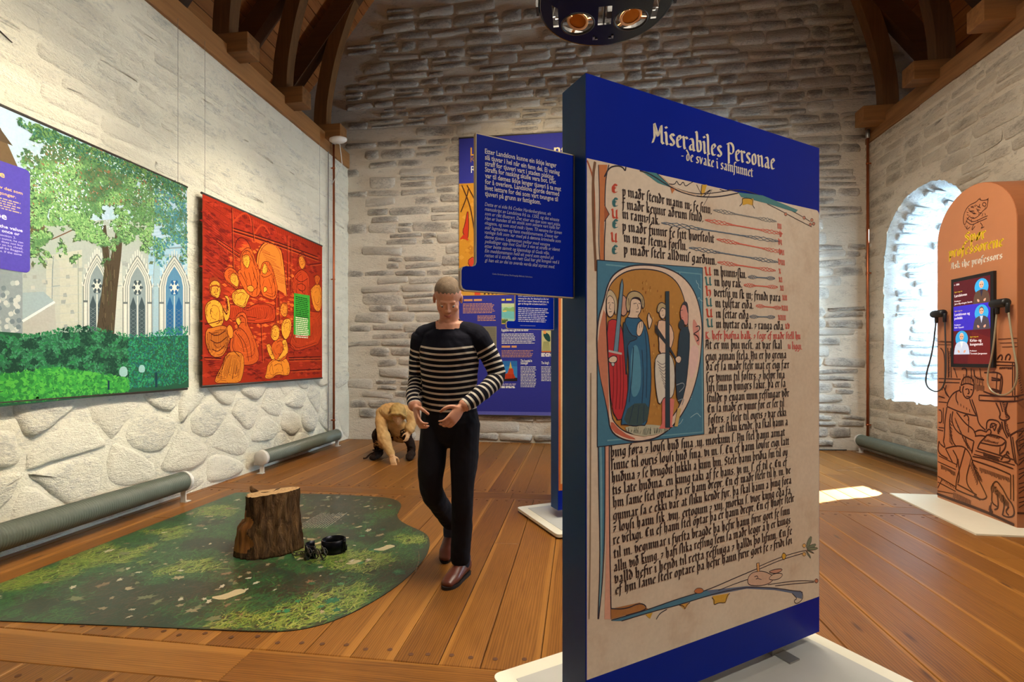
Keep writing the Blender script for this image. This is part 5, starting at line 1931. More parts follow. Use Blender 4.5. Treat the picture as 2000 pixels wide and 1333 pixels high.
for p in ([(902, 362), (918, 400), (925, 440), (930, 480), (934, 530), (936, 576)], [(912, 362), (930, 395), (936, 420)], [(900, 415), (912, 385), (915, 370)]):
    A.line(p, .018, (70, 40, 22))
A.blob([(903, 452), (908, 440), (914, 405), (916, 440), (914, 470), (908, 462)], (186, 52, 28), 1, (84, 30, 20), .01)
A.blob([(896, 470), (908, 455), (917, 472), (905, 466)], (186, 52, 28), 1)
A.blob([(912, 510), (926, 500), (934, 520), (932, 552), (922, 528)], (196, 64, 36), 1, (84, 30, 20), .01)
A.blob([(930, 365), (938, 375), (940, 400), (930, 390)], (186, 60, 30), 1)
A.raw([(gx, gy0), (.3, gy0), (.3, gy0 + .07), (gx, gy0 + .07)], (206, 150, 60))
A.raw([(gx + .24, gy0 + .005), (gx + .33, gy0 + .005), (gx + .33, gy0 + .07), (gx + .24, gy0 + .07)], (206, 70, 40))
for k in range(24):
    u = gx + .38 + k * .06
    A.raw([(u, gy0 + .01), (u + .03, gy0 + .01), (u + .035, gy0 + .055), (u + .008, gy0 + .06)], (70, 40, 24))
A.conv = cb_
A.poly([(443, 163), (600, 163), (600, 362), (443, 362)], (150, 190, 166))
A.poly([(443, 163), (600, 163), (600, 195), (443, 200)], (186, 200, 150))
A.blob([(450, 230), (480, 195), (520, 215), (560, 190), (600, 230), (600, 245), (450, 245)], (130, 170, 110), 1)
A.poly([(443, 235), (600, 245), (600, 320), (443, 300)], (110, 180, 176))
A.blob([(443, 240), (480, 228), (500, 238), (470, 248)], (220, 190, 90), 1)
A.poly([(443, 310), (500, 325), (490, 362), (443, 362)], (222, 186, 80))
for k in range(14):
    x = 447 + k * 4
    A.line([(x, 355), (x + 2, 312 + (k % 3) * 8)], .012, (70, 96, 50), 0)
A.poly([(205, 385), (395, 385), (395, 655), (205, 655)], (128, 122, 98))
for k in range(22): A.line([(215, 400 + k * 11), (385, 400 + k * 11)], .012, (104, 98, 82), 0)
A.poly([(440, 718), (594, 718), (594, 912), (440, 912)], (56, 130, 186))
A.poly([(440, 718), (594, 718), (594, 770), (440, 770)], (44, 108, 170))
A.poly([(440, 890), (465, 850), (500, 835), (512, 800), (520, 770), (527, 728), (536, 772), (555, 800), (560, 850), (585, 890)], (196, 68, 34))
A.poly([(516, 790), (528, 722), (544, 790)], (206, 180, 84))
A.poly([(440, 895), (594, 880), (594, 912), (440, 912)], (40, 32, 30))
for k in range(8): A.line([(460 + k * 14, 892), (464 + k * 14, 846)], .012, (150, 40, 24), 0)
A.poly([(828, 425), (940, 425), (940, 632), (828, 632)], (196, 188, 130))
A.blob([(838, 460), (870, 440), (910, 470), (915, 540), (870, 520)], (30, 70, 66), 1)
A.blob([(840, 425), (870, 425), (876, 455), (850, 460)], (226, 150, 80), 1)
for k in range(9): A.line([(835 + k * 9, 625), (850 + k * 6, 530)], .012, (150, 150, 96), 0)
A.poly([(828, 622), (940, 622), (940, 634), (828, 634)], (206, 110, 50))
A.put('banner_print', M_cloth_ink, ban3)
A = Art(BK, cb_, .0016, 8e-6)
CR, OG = (226, 222, 214), (206, 148, 96)
pt = BK.uv
def heading(*a):
    B_ = Art(BK, cb_, .0016, 8e-6)
    type_line(B_, *a)
    B_.put('heading', M_cloth_ink, ban3)
heading('Lag', pt(919, 304), .21, .17, (222, 160, 60), .02)
heading('Kon', pt(919, 317), .20, .13, (170, 118, 60), 0)
heading('Roy', pt(920, 338), .21, .15, (226, 222, 220), 0)
heading('ng', pt(1082, 299), .20, .17, (232, 216, 170), .02)
def para(x, y, wpx, rows, pitch, cl, seed, h=.010):
    u, v_ = cb_(x, y)
    B_ = Art(BK, cb_, .0016, 8e-6)
    greek(B_, u, v_, cb_(x + wpx, y)[0] - u, rows, pitch * .2026 / FOC * 7.3, h, cl, seed, .12)
    B_.put('paragraph', M_cloth_ink, ban3)
para(80, 142, 190, 1, 10, OG, 1, .03)
para(70, 172, 315, 7, 14.6, OG, 2)
para(210, 288, 178, 4, 14.6, OG, 3)
para(443, 138, 115, 1, 10, (214, 190, 80), 4, .03)
heading('Rygjafylke was a gift from his father', cb_(442, 432), cb_(702, 432)[0] - cb_(442, 432)[0], .055, CR, .02)
para(443, 462, 330, 7, 15, CR, 5)
para(443, 590, 160, 1, 10, OG, 6, .03)
para(443, 622, 315, 5, 15, OG, 7)
heading('The hospital in', cb_(626, 728), cb_(736, 728)[0] - cb_(626, 728)[0], .055, CR, .02)
heading('Stavanger', cb_(626, 750), cb_(698, 750)[0] - cb_(626, 750)[0], .055, CR, .02)
para(626, 778, 152, 14, 14.8, CR, 8)
heading("The king's", cb_(825, 748), cb_(900, 748)[0] - cb_(825, 748)[0], .055, CR, .02)
para(825, 778, 150, 10, 14.8, CR, 9)
para(440, 944, 152, 2, 10, (150, 140, 176), 10, .016)
para(440, 970, 140, 2, 10, CR, 11, .016)
para(825, 652, 120, 3, 12, CR, 12, .016)
b = MB()
b.tube([(XL + .02, YB - .05, 4.86), (XR - .02, YB - .05, 4.83)], .0022, 5)
tag(b.put('taut_wire', M_wire), 'thin horizontal wire stretched across the back wall above the navy banner', 'wire')
# ------------------------------------------------------------------ listening kiosk
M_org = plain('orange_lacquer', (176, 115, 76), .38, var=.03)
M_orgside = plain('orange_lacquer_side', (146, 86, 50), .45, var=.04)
KX, KY0, KY1, KD = 3.2, 4.90, 4.085, .44
KW = KY0 - KY1
KP = Plane((KX, KY0, 0), (0, -1, 0))
kio = thing('listening_kiosk', 'orange arched kiosk with a screen and a brown woodcut of a reader', 'kiosk', (KX + KD / 2, (KY0 + KY1) / 2, 0))
arch = [(0, .012), (KW, .012)] + [(KW / 2 + KW / 2 * math.cos(PI * k / 28), 2.272 + KW / 2 * math.sin(PI * k / 28)) for k in range(29)]
b = flat(KP, arch, -KD, -.004)
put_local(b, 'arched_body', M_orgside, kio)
inset = [(KW / 2 + (x - KW / 2) * .992, .012 + (y - .012) * .9985) for x, y in arch]
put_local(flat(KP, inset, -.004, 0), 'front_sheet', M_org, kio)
b = MB()
b.prism([(2.86, 4.99), (2.80, 3.905), (3.95 - .08, 3.905), (3.86, 4.99)], 0, .012, lambda x, y, t_: (x, y, t_))
put_local(b, 'base_plate', M_cream, kio)
k4 = lambda x, y: KP.uv(1800 + x * .2551, 340 + y * .2551)
k5 = lambda x, y: KP.uv(1800 + x * .2849, 680 + y * .2849)
A = Art(KP, k4, .0006, 8e-6)
gothic(A, 'Spør', k4(326, 532), k4(490, 494), .062, (240, 200, 40), .34, 32)
gothic(A, 'professorene', k4(208, 645), k4(628, 552), .058, (240, 200, 40), .34, 32)
gothic(A, 'Ask the professors', k4(222, 732), k4(620, 648), .038, (246, 238, 222), .30, 32)
A.put('title_lettering', M_ink, kio)
BR = (66, 30, 14)
A = Art(KP, k4, .0006, 8e-6)
for p in ([(440, 190), (420, 215), (360, 240), (325, 300), (318, 360), (330, 400), (352, 340), (372, 320)], [(440, 190), (460, 205), (495, 200), (512, 186), (505, 230), (500, 262), (470, 280), (440, 320), (400, 345), (372, 330)],
          [(448, 182), (455, 205)], [(514, 184), (498, 206)], [(470, 222), (486, 218), (496, 232), (488, 248), (472, 246), (466, 232), (470, 222)], [(446, 230), (440, 250), (452, 262)], [(492, 250), (484, 266)],
          [(345, 335), (390, 372), (440, 350), (480, 330), (506, 320)], [(340, 360), (384, 395), (430, 368), (480, 350), (500, 338)], [(350, 395), (345, 430), (372, 405)], [(400, 380), (380, 440), (410, 400)], [(450, 372), (470, 400), (450, 420), (480, 405)], [(330, 395), (350, 425)],
          [(470, 300), (462, 325)], [(485, 300), (490, 318)], [(430, 350), (432, 376)], [(380, 345), (384, 372)]):
    A.line(p, .0065, BR)
for k in range(34):
    x, y = rnd.uniform(338, 450), rnd.uniform(232, 330)
    if abs((y - 232) - (450 - x) * .55 - 20) < 46:
        A.line([(x, y), (x + 6, y + 8), (x + 14, y + 6)], .0046, BR)
A.conv = k5
W1, W2 = .0125, .0075
for p in ([(270, 260), (284, 205), (320, 195), (355, 215), (362, 255)], [(270, 258), (310, 240), (362, 258)], [(266, 262), (262, 300), (275, 305)], [(290, 262), (280, 290), (290, 330), (315, 352), (345, 330), (358, 290), (358, 260)],
          [(300, 285), (318, 280)], [(335, 285), (350, 288)], [(322, 280), (328, 312), (316, 314)], [(306, 332), (330, 334)], [(262, 290), (215, 310), (180, 370), (175, 400)], [(240, 295), (235, 350), (250, 380)], [(175, 402), (260, 440), (350, 462), (372, 465)],
          [(330, 350), (345, 400), (378, 470)], [(345, 352), (380, 450), (390, 520), (440, 565)], [(175, 405), (160, 500), (158, 600), (150, 640)], [(200, 450), (190, 520), (210, 640), (240, 680)], [(215, 435), (205, 500), (235, 570), (300, 610), (360, 640)], [(240, 440), (300, 520), (360, 560), (372, 600)],
          [(290, 470), (310, 455), (325, 480), (320, 500)], [(325, 480), (322, 580)], [(360, 580), (400, 560), (440, 575)], [(366, 606), (410, 600), (445, 610)], [(440, 580), (465, 552), (480, 575), (470, 595)], [(300, 610), (310, 660), (320, 690)], [(360, 640), (350, 690), (345, 720)],
          [(150, 640), (165, 690), (130, 660)], [(165, 690), (240, 670), (300, 680), (340, 740), (360, 820), (400, 920)], [(130, 660), (120, 640)], [(165, 690), (200, 760), (215, 790)], [(215, 700), (250, 760), (240, 820)], [(300, 690), (270, 800), (240, 900), (235, 970)], [(250, 760), (262, 880), (250, 930)], [(330, 800), (300, 920), (360, 1000)],
          [(400, 920), (440, 1000), (450, 1030), (410, 1045), (360, 1010)], [(235, 970), (300, 1000), (370, 1025), (405, 1045)], [(245, 935), (320, 975), (380, 1010)], [(118, 740), (240, 800)], [(112, 780), (235, 835)], [(112, 880), (230, 950)], [(112, 920), (235, 985)], [(140, 905), (112, 960)], [(120, 640), (110, 720), (180, 760)],
          # desk, books, shelf
          [(350, 745), (440, 760), (630, 830)], [(360, 730), (640, 805)], [(350, 770), (500, 820), (612, 870)], [(384, 690), (530, 735), (640, 770)], [(370, 705), (540, 755)], [(384, 690), (400, 650), (430, 620)], [(430, 620), (455, 590), (545, 610), (580, 640)], [(400, 650), (540, 680), (580, 640)], [(540, 680), (535, 735)], [(580, 640), (575, 690), (540, 730)],
          [(445, 560), (450, 485), (548, 505), (525, 590)], [(470, 550), (478, 515), (518, 525), (500, 570)], [(470, 550), (518, 525)], [(478, 515), (500, 570)], [(510, 375), (545, 450), (530, 480), (560, 500), (600, 490), (605, 470), (570, 450), (590, 375)], [(540, 375), (558, 440)], [(570, 500), (575, 560), (600, 610)], [(550, 505), (560, 560), (590, 620)],
          [(395, 360), (640, 372), (702, 350)], [(395, 325), (640, 338), (702, 320)], [(395, 325), (395, 360)], [(640, 338), (640, 372)], [(515, 95), (640, 100)], [(510, 118), (640, 122)], [(520, 80), (530, 60), (548, 45), (556, 65), (548, 85)], [(575, 85), (580, 55), (600, 40), (612, 60), (600, 85)], [(640, 100), (640, 325)], [(625, 100), (625, 330)],
          [(430, 170), (520, 165), (560, 195), (545, 325), (510, 330), (430, 300)], [(480, 205), (540, 215), (540, 225), (480, 220)], [(480, 280), (540, 295), (540, 305), (480, 295)], [(520, 165), (510, 330)], [(545, 195), (535, 325)], [(225, 140), (245, 205)], [(280, 150), (280, 140), (310, 140), (310, 195)], [(340, 140), (345, 205)], [(360, 150), (365, 205), (430, 220)], [(400, 140), (410, 215)],
          [(118, 210), (270, 215)], [(118, 235), (262, 240)], [(130, 0), (150, 20), (160, 70), (160, 205)], [(180, 0), (185, 205)], [(200, 0), (205, 205)], [(170, 255), (160, 300), (180, 330)], [(140, 290), (150, 260), (165, 300), (190, 340)], [(118, 330), (160, 345)], [(118, 370), (175, 375)], [(150, 410), (150, 520)], [(118, 425), (140, 430), (140, 515), (118, 510)], [(118, 545), (155, 550)], [(112, 560), (150, 570)],
          [(610, 600), (640, 580), (702, 550)], [(610, 600), (635, 780), (660, 800)], [(625, 610), (650, 790)], [(650, 640), (702, 600)], [(650, 640), (665, 740), (702, 720)], [(665, 670), (702, 690)], [(612, 870), (612, 1040)], [(630, 870), (632, 1050)], [(545, 770), (570, 730), (600, 740), (612, 780), (560, 785)], [(580, 735), (590, 705), (602, 730)],
          # little lion
          [(478, 960), (500, 920), (520, 915), (545, 950), (560, 970), (590, 1030)], [(478, 960), (485, 1000), (480, 1060), (520, 1090)], [(500, 960), (515, 955)], [(505, 985), (525, 980)], [(590, 1030), (630, 1080), (640, 1150), (600, 1165), (560, 1150)], [(560, 1010), (570, 1080), (555, 1150)], [(520, 1000), (530, 1100), (500, 1110)], [(480, 1060), (470, 1120)], [(600, 1090), (575, 1120), (600, 1150)]):
    A.line(p, W1, BR)
def kh(x0, y0, x1, y1, n_, dx, dy, wd=W2):
    for k in range(n_):
        t_ = k / max(1, n_ - 1)
        A.line([(x0 + (x1 - x0) * t_, y0 + (y1 - y0) * t_), (x0 + (x1 - x0) * t_ + dx * rnd.uniform(.7, 1.1), y0 + (y1 - y0) * t_ + dy * rnd.uniform(.7, 1.1))], wd, BR, 0)
kh(190, 490, 190, 640, 14, 22, 30); kh(230, 480, 300, 640, 14, 10, 40); kh(330, 800, 380, 940, 10, 14, -50); kh(400, 820, 600, 890, 26, 4, 34); kh(180, 30, 180, 200, 18, 18, -8); kh(135, 800, 230, 850, 16, 2, 30)
kh(170, 1035, 0, 1035, 1, 0, 0); kh(225, 990, 340, 1045, 14, -6, 46); kh(140, 890, 235, 950, 10, -4, 22); kh(470, 1080, 490, 1120, 6, -8, 40); kh(250, 370, 330, 420, 5, 2, 22); kh(455, 605, 530, 625, 9, 10, -16); kh(430, 640, 520, 660, 10, 8, -16)
kh(290, 180, 420, 200, 12, 2, 60); kh(365, 245, 430, 260, 8, -2, 50); kh(540, 130, 620, 130, 12, -4, 16); kh(555, 380, 580, 480, 10, 20, -6); kh(575, 510, 600, 600, 9, 12, -8); kh(350, 790, 400, 900, 10, 24, 20); kh(310, 640, 345, 700, 6, 4, 30); kh(430, 715, 530, 760, 22, -2, 26, .01)
kh(490, 930, 600, 1060, 16, -6, 50); kh(520, 560, 545, 520, 6, 10, 40); kh(650, 60, 700, 300, 16, -14, 10)
A.line([(108, 1000), (200, 1035), (340, 1085), (480, 1140), (640, 1215)], .022, BR)
A.line([(112, 980), (220, 1000)], .009, BR)
for p in ([(130, 1285 - 1332), (240, 1290 - 1332)],): A.line(p, .006, BR)
A.conv = k4
for p in ([(130, 1285), (245, 1292)], [(130, 1305), (245, 1310)], [(590, 1265), (740, 1258)], [(600, 1295), (740, 1292)], [(620, 1325), (740, 1322)]):
    A.line(p, .006, BR)
A.put('woodcut_print', M_ink, kio)
KS = Plane((KX, KY1, 0), (1, 0, 0))
A = Art(KS, None, .0006, 8e-6)
for k in range(16):
    A.strokes([[(.01, .16 + k * .035), (.12 + .2 * (k % 3) / 2, .24 + k * .04)]], .010, BR)
A.strokes([[(.0, .12), (.2, .12), (KD, .13)]], .02, BR); A.strokes([[(.0, .78), (.25, .84), (KD, .84)]], .009, BR); A.strokes([[(.0, .72), (.25, .76), (KD, .76)]], .009, BR); A.strokes([[(.06, .2), (.3, .3), (.44, .7)]], .009, BR)
for k in range(10): A.strokes([[(.2 + k * .025, .3), (.26 + k * .02, .7)]], .006, BR)
A.put('side_print', M_ink, kio)
# screen
b = MB()
su0, su1, sz0, sz1 = KY0 - 4.70, KY0 - 4.265, 1.188, 1.938
b.prism([(su0, sz0), (su1, sz0), (su1, sz1), (su0, sz1)], -.004, .022, lambda x, y, t_: KP.at(x, y, t_)[:])
inv = kio.matrix_basis.inverted()
b.v = [(inv @ Vector(p))[:] for p in b.v]
scr = b.put('screen', M_black, kio)
M_screen = ink('lit_screen', .25, .4, .55)
A = Art(KP, k4, .0225, 8e-6)
bz = .028
X0, X1, Z0, Z1 = su0 + bz, su1 - bz, sz0 + bz, sz1 - bz
h3 = (Z1 - Z0)
A.raw([(X0, Z0), (X1, Z0), (X1, Z0 + .40 * h3), (X0, Z0 + .40 * h3)], (84, 14, 22))
A.raw([(X0, Z0 + .40 * h3), (X1, Z0 + .40 * h3), (X1, Z0 + .70 * h3), (X0, Z0 + .70 * h3)], (54, 40, 190))
A.raw([(X0, Z0 + .70 * h3), (X1, Z0 + .70 * h3), (X1, Z1), (X0, Z1)], (78, 12, 24))
A.raw([(X0 + .15, Z0), (X1, Z0), (X1, Z0 + .3 * h3), (X0 + .2, Z0 + .38 * h3)], (98, 22, 22))
def portrait(cu, cv, coat, hair, shirt):
    circ = lambda r_, q0, q1, n_=20, sx=1: [(cu + r_ * sx * math.cos(q0 + (q1 - q0) * k / n_), cv + r_ * math.sin(q0 + (q1 - q0) * k / n_)) for k in range(n_)]
    A.raw(circ(.068, 0, 2 * PI), (52, 160, 222))
    A.raw(smooth2([(cu - .085, cv - .13), (cu - .07, cv - .045), (cu - .025, cv - .02), (cu + .025, cv - .02), (cu + .07, cv - .045), (cu + .085, cv - .13)], 2), coat)
    A.raw([(cu - .016, cv - .022), (cu + .016, cv - .022), (cu, cv - .08)], shirt)
    for s_ in (-1, 1): A.raw(smooth2([(cu + s_ * .02, cv - .10), (cu + s_ * .045, cv - .09), (cu + s_ * .04, cv - .115), (cu + s_ * .02, cv - .118)], 1, True), (206, 156, 130))
    o_ = cv
    cv += .022
    A.raw(circ(.029, 0, 2 * PI, 18, .82), hair)
    cv -= .006
    A.raw(circ(.026, 0, 2 * PI, 18, .82), (214, 166, 140))
    cv = o_
    for s_ in (-1, 1): A.raw([(cu + s_ * .004, cv + .017), (cu + s_ * .016, cv + .017), (cu + s_ * .016, cv + .022), (cu + s_ * .004, cv + .022)], (50, 40, 44))
    A.raw([(cu - .008, cv + .001), (cu + .008, cv + .001), (cu + .008, cv + .004), (cu - .008, cv + .004)], (160, 90, 84))
xr = X1 - .085
portrait(xr, Z0 + .885 * h3, (84, 62, 50), (190, 186, 186), (40, 36, 60))
portrait(xr, Z0 + .585 * h3, (70, 62, 72), (70, 62, 62), (190, 200, 226))
portrait(X0 + .09, Z0 + .30 * h3, (186, 200, 226), (206, 186, 176), (226, 230, 240))
WS, YS = (236, 230, 236), (206, 176, 40)
for s_, x, zf_, wd, sz, cl in (('← 386', X0 + .008, .955, .06, .022, WS), ('Spør meg om', X0 + .012, .868, .085, .017, YS), ('Landsloven', X0 + .012, .815, .135, .031, WS), ('Professor', X0 + .012, .755, .07, .017, WS), ('Jørn Øyrehagen Sunde', X0 + .012, .722, .19, .019, WS),
                               ('Spør meg om', X0 + .012, .635, .085, .017, YS), ('Landsloven og', X0 + .012, .585, .165, .031, WS), ('politikk', X0 + .012, .54, .09, .031, WS), ('Professor', X0 + .012, .465, .07, .017, WS), ('Erik Opsahl', X0 + .012, .432, .1, .019, WS),
                               ('Spør meg om', X1 - .20, .31, .085, .017, YS), ('Kirke- og', X1 - .20, .26, .115, .031, WS), ('kongemakt', X1 - .20, .215, .13, .031, WS), ('Professor', X1 - .20, .145, .07, .017, WS), ('Torstein Jørgensen', X1 - .20, .112, .17, .019, WS)):
    if s_[0] == '←':
        A.strokes([[(x, Z0 + zf_ * h3 + .006), (x + .016, Z0 + zf_ * h3 + .006)]], .002, cl)
        A.strokes([[(x + .005, Z0 + zf_ * h3 + .011), (x, Z0 + zf_ * h3 + .006), (x + .005, Z0 + zf_ * h3 + .001)]], .002, cl)
        x += .022; s_ = '386'; wd = .036
    type_line(A, s_, (x, Z0 + zf_ * h3), wd, sz, cl, .012)
o = A.put('screen_picture', M_screen, kio)
o.parent = scr
# handsets with steel cables
M_cab = plain('steel_cable', (168, 156, 130), .4, .5)
M_cabd = plain('dark_cable', (62, 62, 64), .45, .3)
for nm, lb, yc, zc, loop, cm in (('listening_handset', 'black handset hanging at the left edge of the orange kiosk', 4.80, 1.655, ((1829, 632), (1820, 690), (1805, 735), (1806, 757), (1826, 768), (1842, 755), (1847, 720), (1845, 640)), M_cabd),
                                 ('listening_handset', 'black handset hanging right of the kiosk screen', 4.165, 1.675, ((1948, 632), (1938, 690), (1925, 735), (1928, 762), (1950, 775), (1976, 764), (1986, 730), (1978, 680), (1968, 630)), M_cab)):
    HP = Plane((KX - .055, 0, 0), (0, -1, 0))
    t_ = thing(nm, lb, 'handset', (KX - .055, yc, zc), 0, 'kiosk handsets')
    b = MB()
    hl = .068
    b.lathe([(.012, -hl), (.030, -hl + .004), (.033, -hl + .014), (.033, hl - .014), (.030, hl - .004), (.012, hl)], 20, lambda x, y, z: (x, z, y))
    b.put('grip', M_black, t_)
    b = MB()
    b.box((.026, 0, -.002), (.05, .05, .03), bev=.006)
    b.put('wall_holder', M_black, t_)
    P = [HP.at(*HP.uv(*q)) - Vector((KX - .055, yc, zc)) for q in loop]
    P = [Vector((0, p.y, p.z)) for p in P]
    P[0].z = P[-1].z = -.03
    pts = smooth2([(p.x + .035 * (.5 - abs(i / (len(P) - 1) - .5)), p.y, p.z) for i, p in enumerate(P)], 3)
    b = MB()
    b.tube(pts, .0062, 8)
    b.put('cable', cm, t_)
    for e in (0, -1):
        b = MB()
        p = P[e]
        b.lathe([(.008, -.05), (.013, -.045), (.014, .02), (.012, .026)], 12, lambda x, y, z: (x, p.y + y, p.z + z))
        b.put('cable_sleeve', M_black, t_)

# ------------------------------------------------------------------ lawn-print floor mat
FP = Plane((0, 0, .0045), (1, 0, 0), (0, 0, 1))
mat_px = [(470, 962), (560, 964), (650, 966), (730, 970), (768, 974), (785, 984), (781, 996), (774, 1008), (784, 1020), (810, 1032), (832, 1042), (841, 1056), (836, 1082), (815, 1110), (780, 1142), (735, 1172), (680, 1202), (620, 1224), (560, 1234), (500, 1234), (300, 1225), (150, 1219), (0, 1213)]
mo = smooth2([FP.uv(*p) for p in mat_px], 2)
mo = [(p[0], p[1]) for p in mo] + [(-3.17, 1.975), (-3.19, 2.2), (-3.185, 4.2)]
lawn = thing('floor_mat', 'wavy-edged floor mat printed with grass and fallen leaves', 'floor mat', (-2.0, 3.0, 0))
M_matedge = plain('mat_edge', (40, 44, 38), .6)
b = MB()
b.prism(mo, .0008, .0040, lambda x, y, t_: (x, y, t_))
put_local(b, 'vinyl_sheet', M_matedge, lawn)
A = Art(FP, FP.uv, 0.0, 1e-6)
ins = mo
A.raw(ins, (52, 58, 40), 0.0)
r = random.Random(77)


def in_poly(x, y, P):
    c = False
    j = len(P) - 1
    for i in range(len(P)):
        if (P[i][1] > y) != (P[j][1] > y) and x < (P[j][0] - P[i][0]) * (y - P[i][1]) / (P[j][1] - P[i][1]) + P[i][0]: c = not c
        j = i
    return c


sunny = [(FP.uv(*p), s_) for p, s_ in (((180, 1090), .42), ((60, 1130), .35), ((420, 1000), .3), ((330, 1040), .25), ((620, 1080), .28), ((740, 1090), .25), ((800, 1055), .2), ((620, 1190), .3), ((460, 1215), .25), ((700, 1150), .22), ((690, 1105), .2), ((380, 1110), .25))]
dirt = [(FP.uv(*p), s_) for p, s_ in (((650, 985), .5), ((740, 985), .35), ((600, 1015), .3), ((300, 1180), .3), ((560, 1150), .22), ((180, 1150), .22), ((520, 985), .25), ((780, 1125), .2), ((480, 1120), .22))]
na = 0
while na < 26000:
    x, y = r.uniform(-3.2, -.95), r.uniform(1.98, 4.27)
    if not in_poly(x, y, ins): continue
    na += 1
    su = max([math.exp(-((x - p[0]) ** 2 + (y - p[1]) ** 2 * 2.2) / s_ ** 2) for p, s_ in sunny])
    di = max([math.exp(-((x - p[0]) ** 2 + (y - p[1]) ** 2 * 2.2) / s_ ** 2) for p, s_ in dirt])
    n_ = float(fbm(np.array([x * 5.0]), np.array([y * 5.0]), 31, 3)[0])
    f_ = su * 1.0 + (n_ - .5) * 1.2
    if r.random() < di * .75:
        cl = r.choice([(72, 62, 48), (60, 56, 42), (84, 74, 58), (50, 62, 40)])
    elif f_ > .62:
        cl = r.choice([(132, 146, 62), (112, 140, 58), (158, 164, 84), (92, 128, 54)])
    elif f_ > .1:
        cl = r.choice([(58, 104, 60), (50, 92, 56), (72, 116, 60), (46, 84, 58)])
    else:
        cl = r.choice([(40, 68, 52), (52, 62, 46), (38, 58, 48), (66, 70, 54)])
    L_ = r.uniform(.03, .10)
    a = r.gauss(1.1, .75)
    w_ = r.uniform(.0022, .005)
    dx, dy = math.cos(a) * L_, math.sin(a) * L_
    p0, p1 = (x - dy / L_ * w_, y + dx / L_ * w_), (x + dy / L_ * w_, y - dx / L_ * w_)
    p2 = (x + dx, y + dy)
    if in_poly(p2[0], p2[1], ins): A.raw([p0, p1, p2], cl, .00005 + r.uniform(0, .0003))
for k in range(360):
    x, y = r.uniform(-3.15, -1.0), r.uniform(2.02, 4.22)
    if not (in_poly(x, y, ins) and in_poly(x + .06, y, ins) and in_poly(x - .06, y, ins) and in_poly(x, y + .06, ins) and in_poly(x, y - .06, ins)): continue
    s_ = r.uniform(.008, .03) if r.random() < .85 else r.uniform(.03, .055)
    a = r.uniform(0, 6.3)
    n_ = r.choice((5, 7))
    clo = x > -1.6 and r.random() < .45
    cl = r.choice([(52, 128, 84), (40, 104, 72), (70, 140, 90)]) if clo else r.choice([(150, 134, 104), (170, 152, 118), (132, 108, 80), (196, 186, 160), (116, 120, 84)])
    P = []
    for i in range(2 * n_):
        q = a + PI * i / n_
        rr = s_ * (r.uniform(.75, 1.1) if i % 2 == 0 else r.uniform(.4, .7)) * (1 if clo else abs(math.cos(q - a)) * .6 + .4)
        P.append((x + rr * math.cos(q), y + rr * math.sin(q)))
    A.raw(P, cl, .0004 + r.uniform(0, .00006))
for x, y, s_ in ((445, 1164, .085), (750, 1072, .075), (700, 1030, .03), (716, 990, .03), (690, 1100, .05), (620, 1062, .04)):
    u, v_ = FP.uv(x, y)
    A.raw(smooth2([(u - s_, v_ - s_ * .4), (u - s_ * .3, v_ + s_ * .1), (u, v_ + s_), (u + s_ * .9, v_ + s_ * .7), (u + s_ * .4, v_ - s_ * .1), (u + s_ * .1, v_ - s_ * .6)], 1, True), (196, 180, 140), .00048)
A.line([(816, 1070), (820, 1090), (812, 1118)], .006, (136, 104, 70))
A.z = .0005
for k in range(11):
    a, c_ = FP.uv(430 + (690 + 27 * k) * .215, 930 + (470 + .5 * k) * .215), FP.uv(430 + (935 + 21.8 * k) * .215, 930 + (333 + .2 * k) * .215)
    L_ = math.hypot(c_[0] - a[0], c_[1] - a[1])
    ux, uy = (c_[0] - a[0]) / L_, (c_[1] - a[1]) / L_
    x = 0.0
    end = L_ * r.uniform(.86, 1)
    while x < end:
        wl = min(r.uniform(.015, .06), end - x)
        A.strokes([[(a[0] + ux * x, a[1] + uy * x), (a[0] + ux * (x + wl), a[1] + uy * (x + wl))]], .006, (190, 184, 170), .00052)
        x += wl + .008
A.put('lawn_print', ink('print_on_vinyl', .30, .6), lawn)

# ------------------------------------------------------------------ stump and leg iron
M_bark = None
t = NT('bark')
v = t.coord('Object', (1, 1, .28))
n1, n2 = t.noise(v, 24, 6, .7, .8), t.noise(v, 7, 4)
t.l(t.ramp(t.math('ADD', t.math('MULTIPLY', n1, .7), t.math('MULTIPLY', n2, .3)), (.34, lin((30, 20, 13))), (.5, lin((86, 62, 38))), (.68, lin((138, 104, 66)))), t.b.inputs['Base Color'])
t.bump(n1, 1.0, .03)
M_bark = t.out(None, .9, 0, .2)
t = NT('bare_wood')
v = t.coord('Object', (1, 1, .1))
n1 = t.noise(v, 30, 5, .6, .4)
M_bare = t.out(t.ramp(n1, (.3, lin((96, 54, 22))), (.7, lin((164, 108, 50)))), .7, 0, .3)
t = NT('cut_wood')
v = t.coord('Object')
wv = t.n('TexWave')
wv.wave_type = 'RINGS'
wv.rings_direction = 'Z'
t.l(v, wv.inputs['Vector'])
wv.inputs['Scale'].default_value = 14
wv.inputs['Distortion'].default_value = 2.5
M_cut = t.out(t.mix(.35, t.ramp(t.noise(v, 9, 4), (.3, lin((172, 132, 88))), (.7, lin((206, 170, 122)))), t.ramp(wv.outputs['Fac'], (.3, lin((150, 108, 66))), (.7, lin((206, 172, 126)))), 'MIX'), .75, 0, .25)
sx_, sy_ = -2.005, 2.985
stu = thing('tree_stump', 'rough-barked tree stump with a chopped notch standing on the printed lawn mat', 'tree stump', (sx_, sy_, .006))
N_, RINGS = 110, 34
HT = .375
v, f, kinds = [], [], []
rs = random.Random(4)
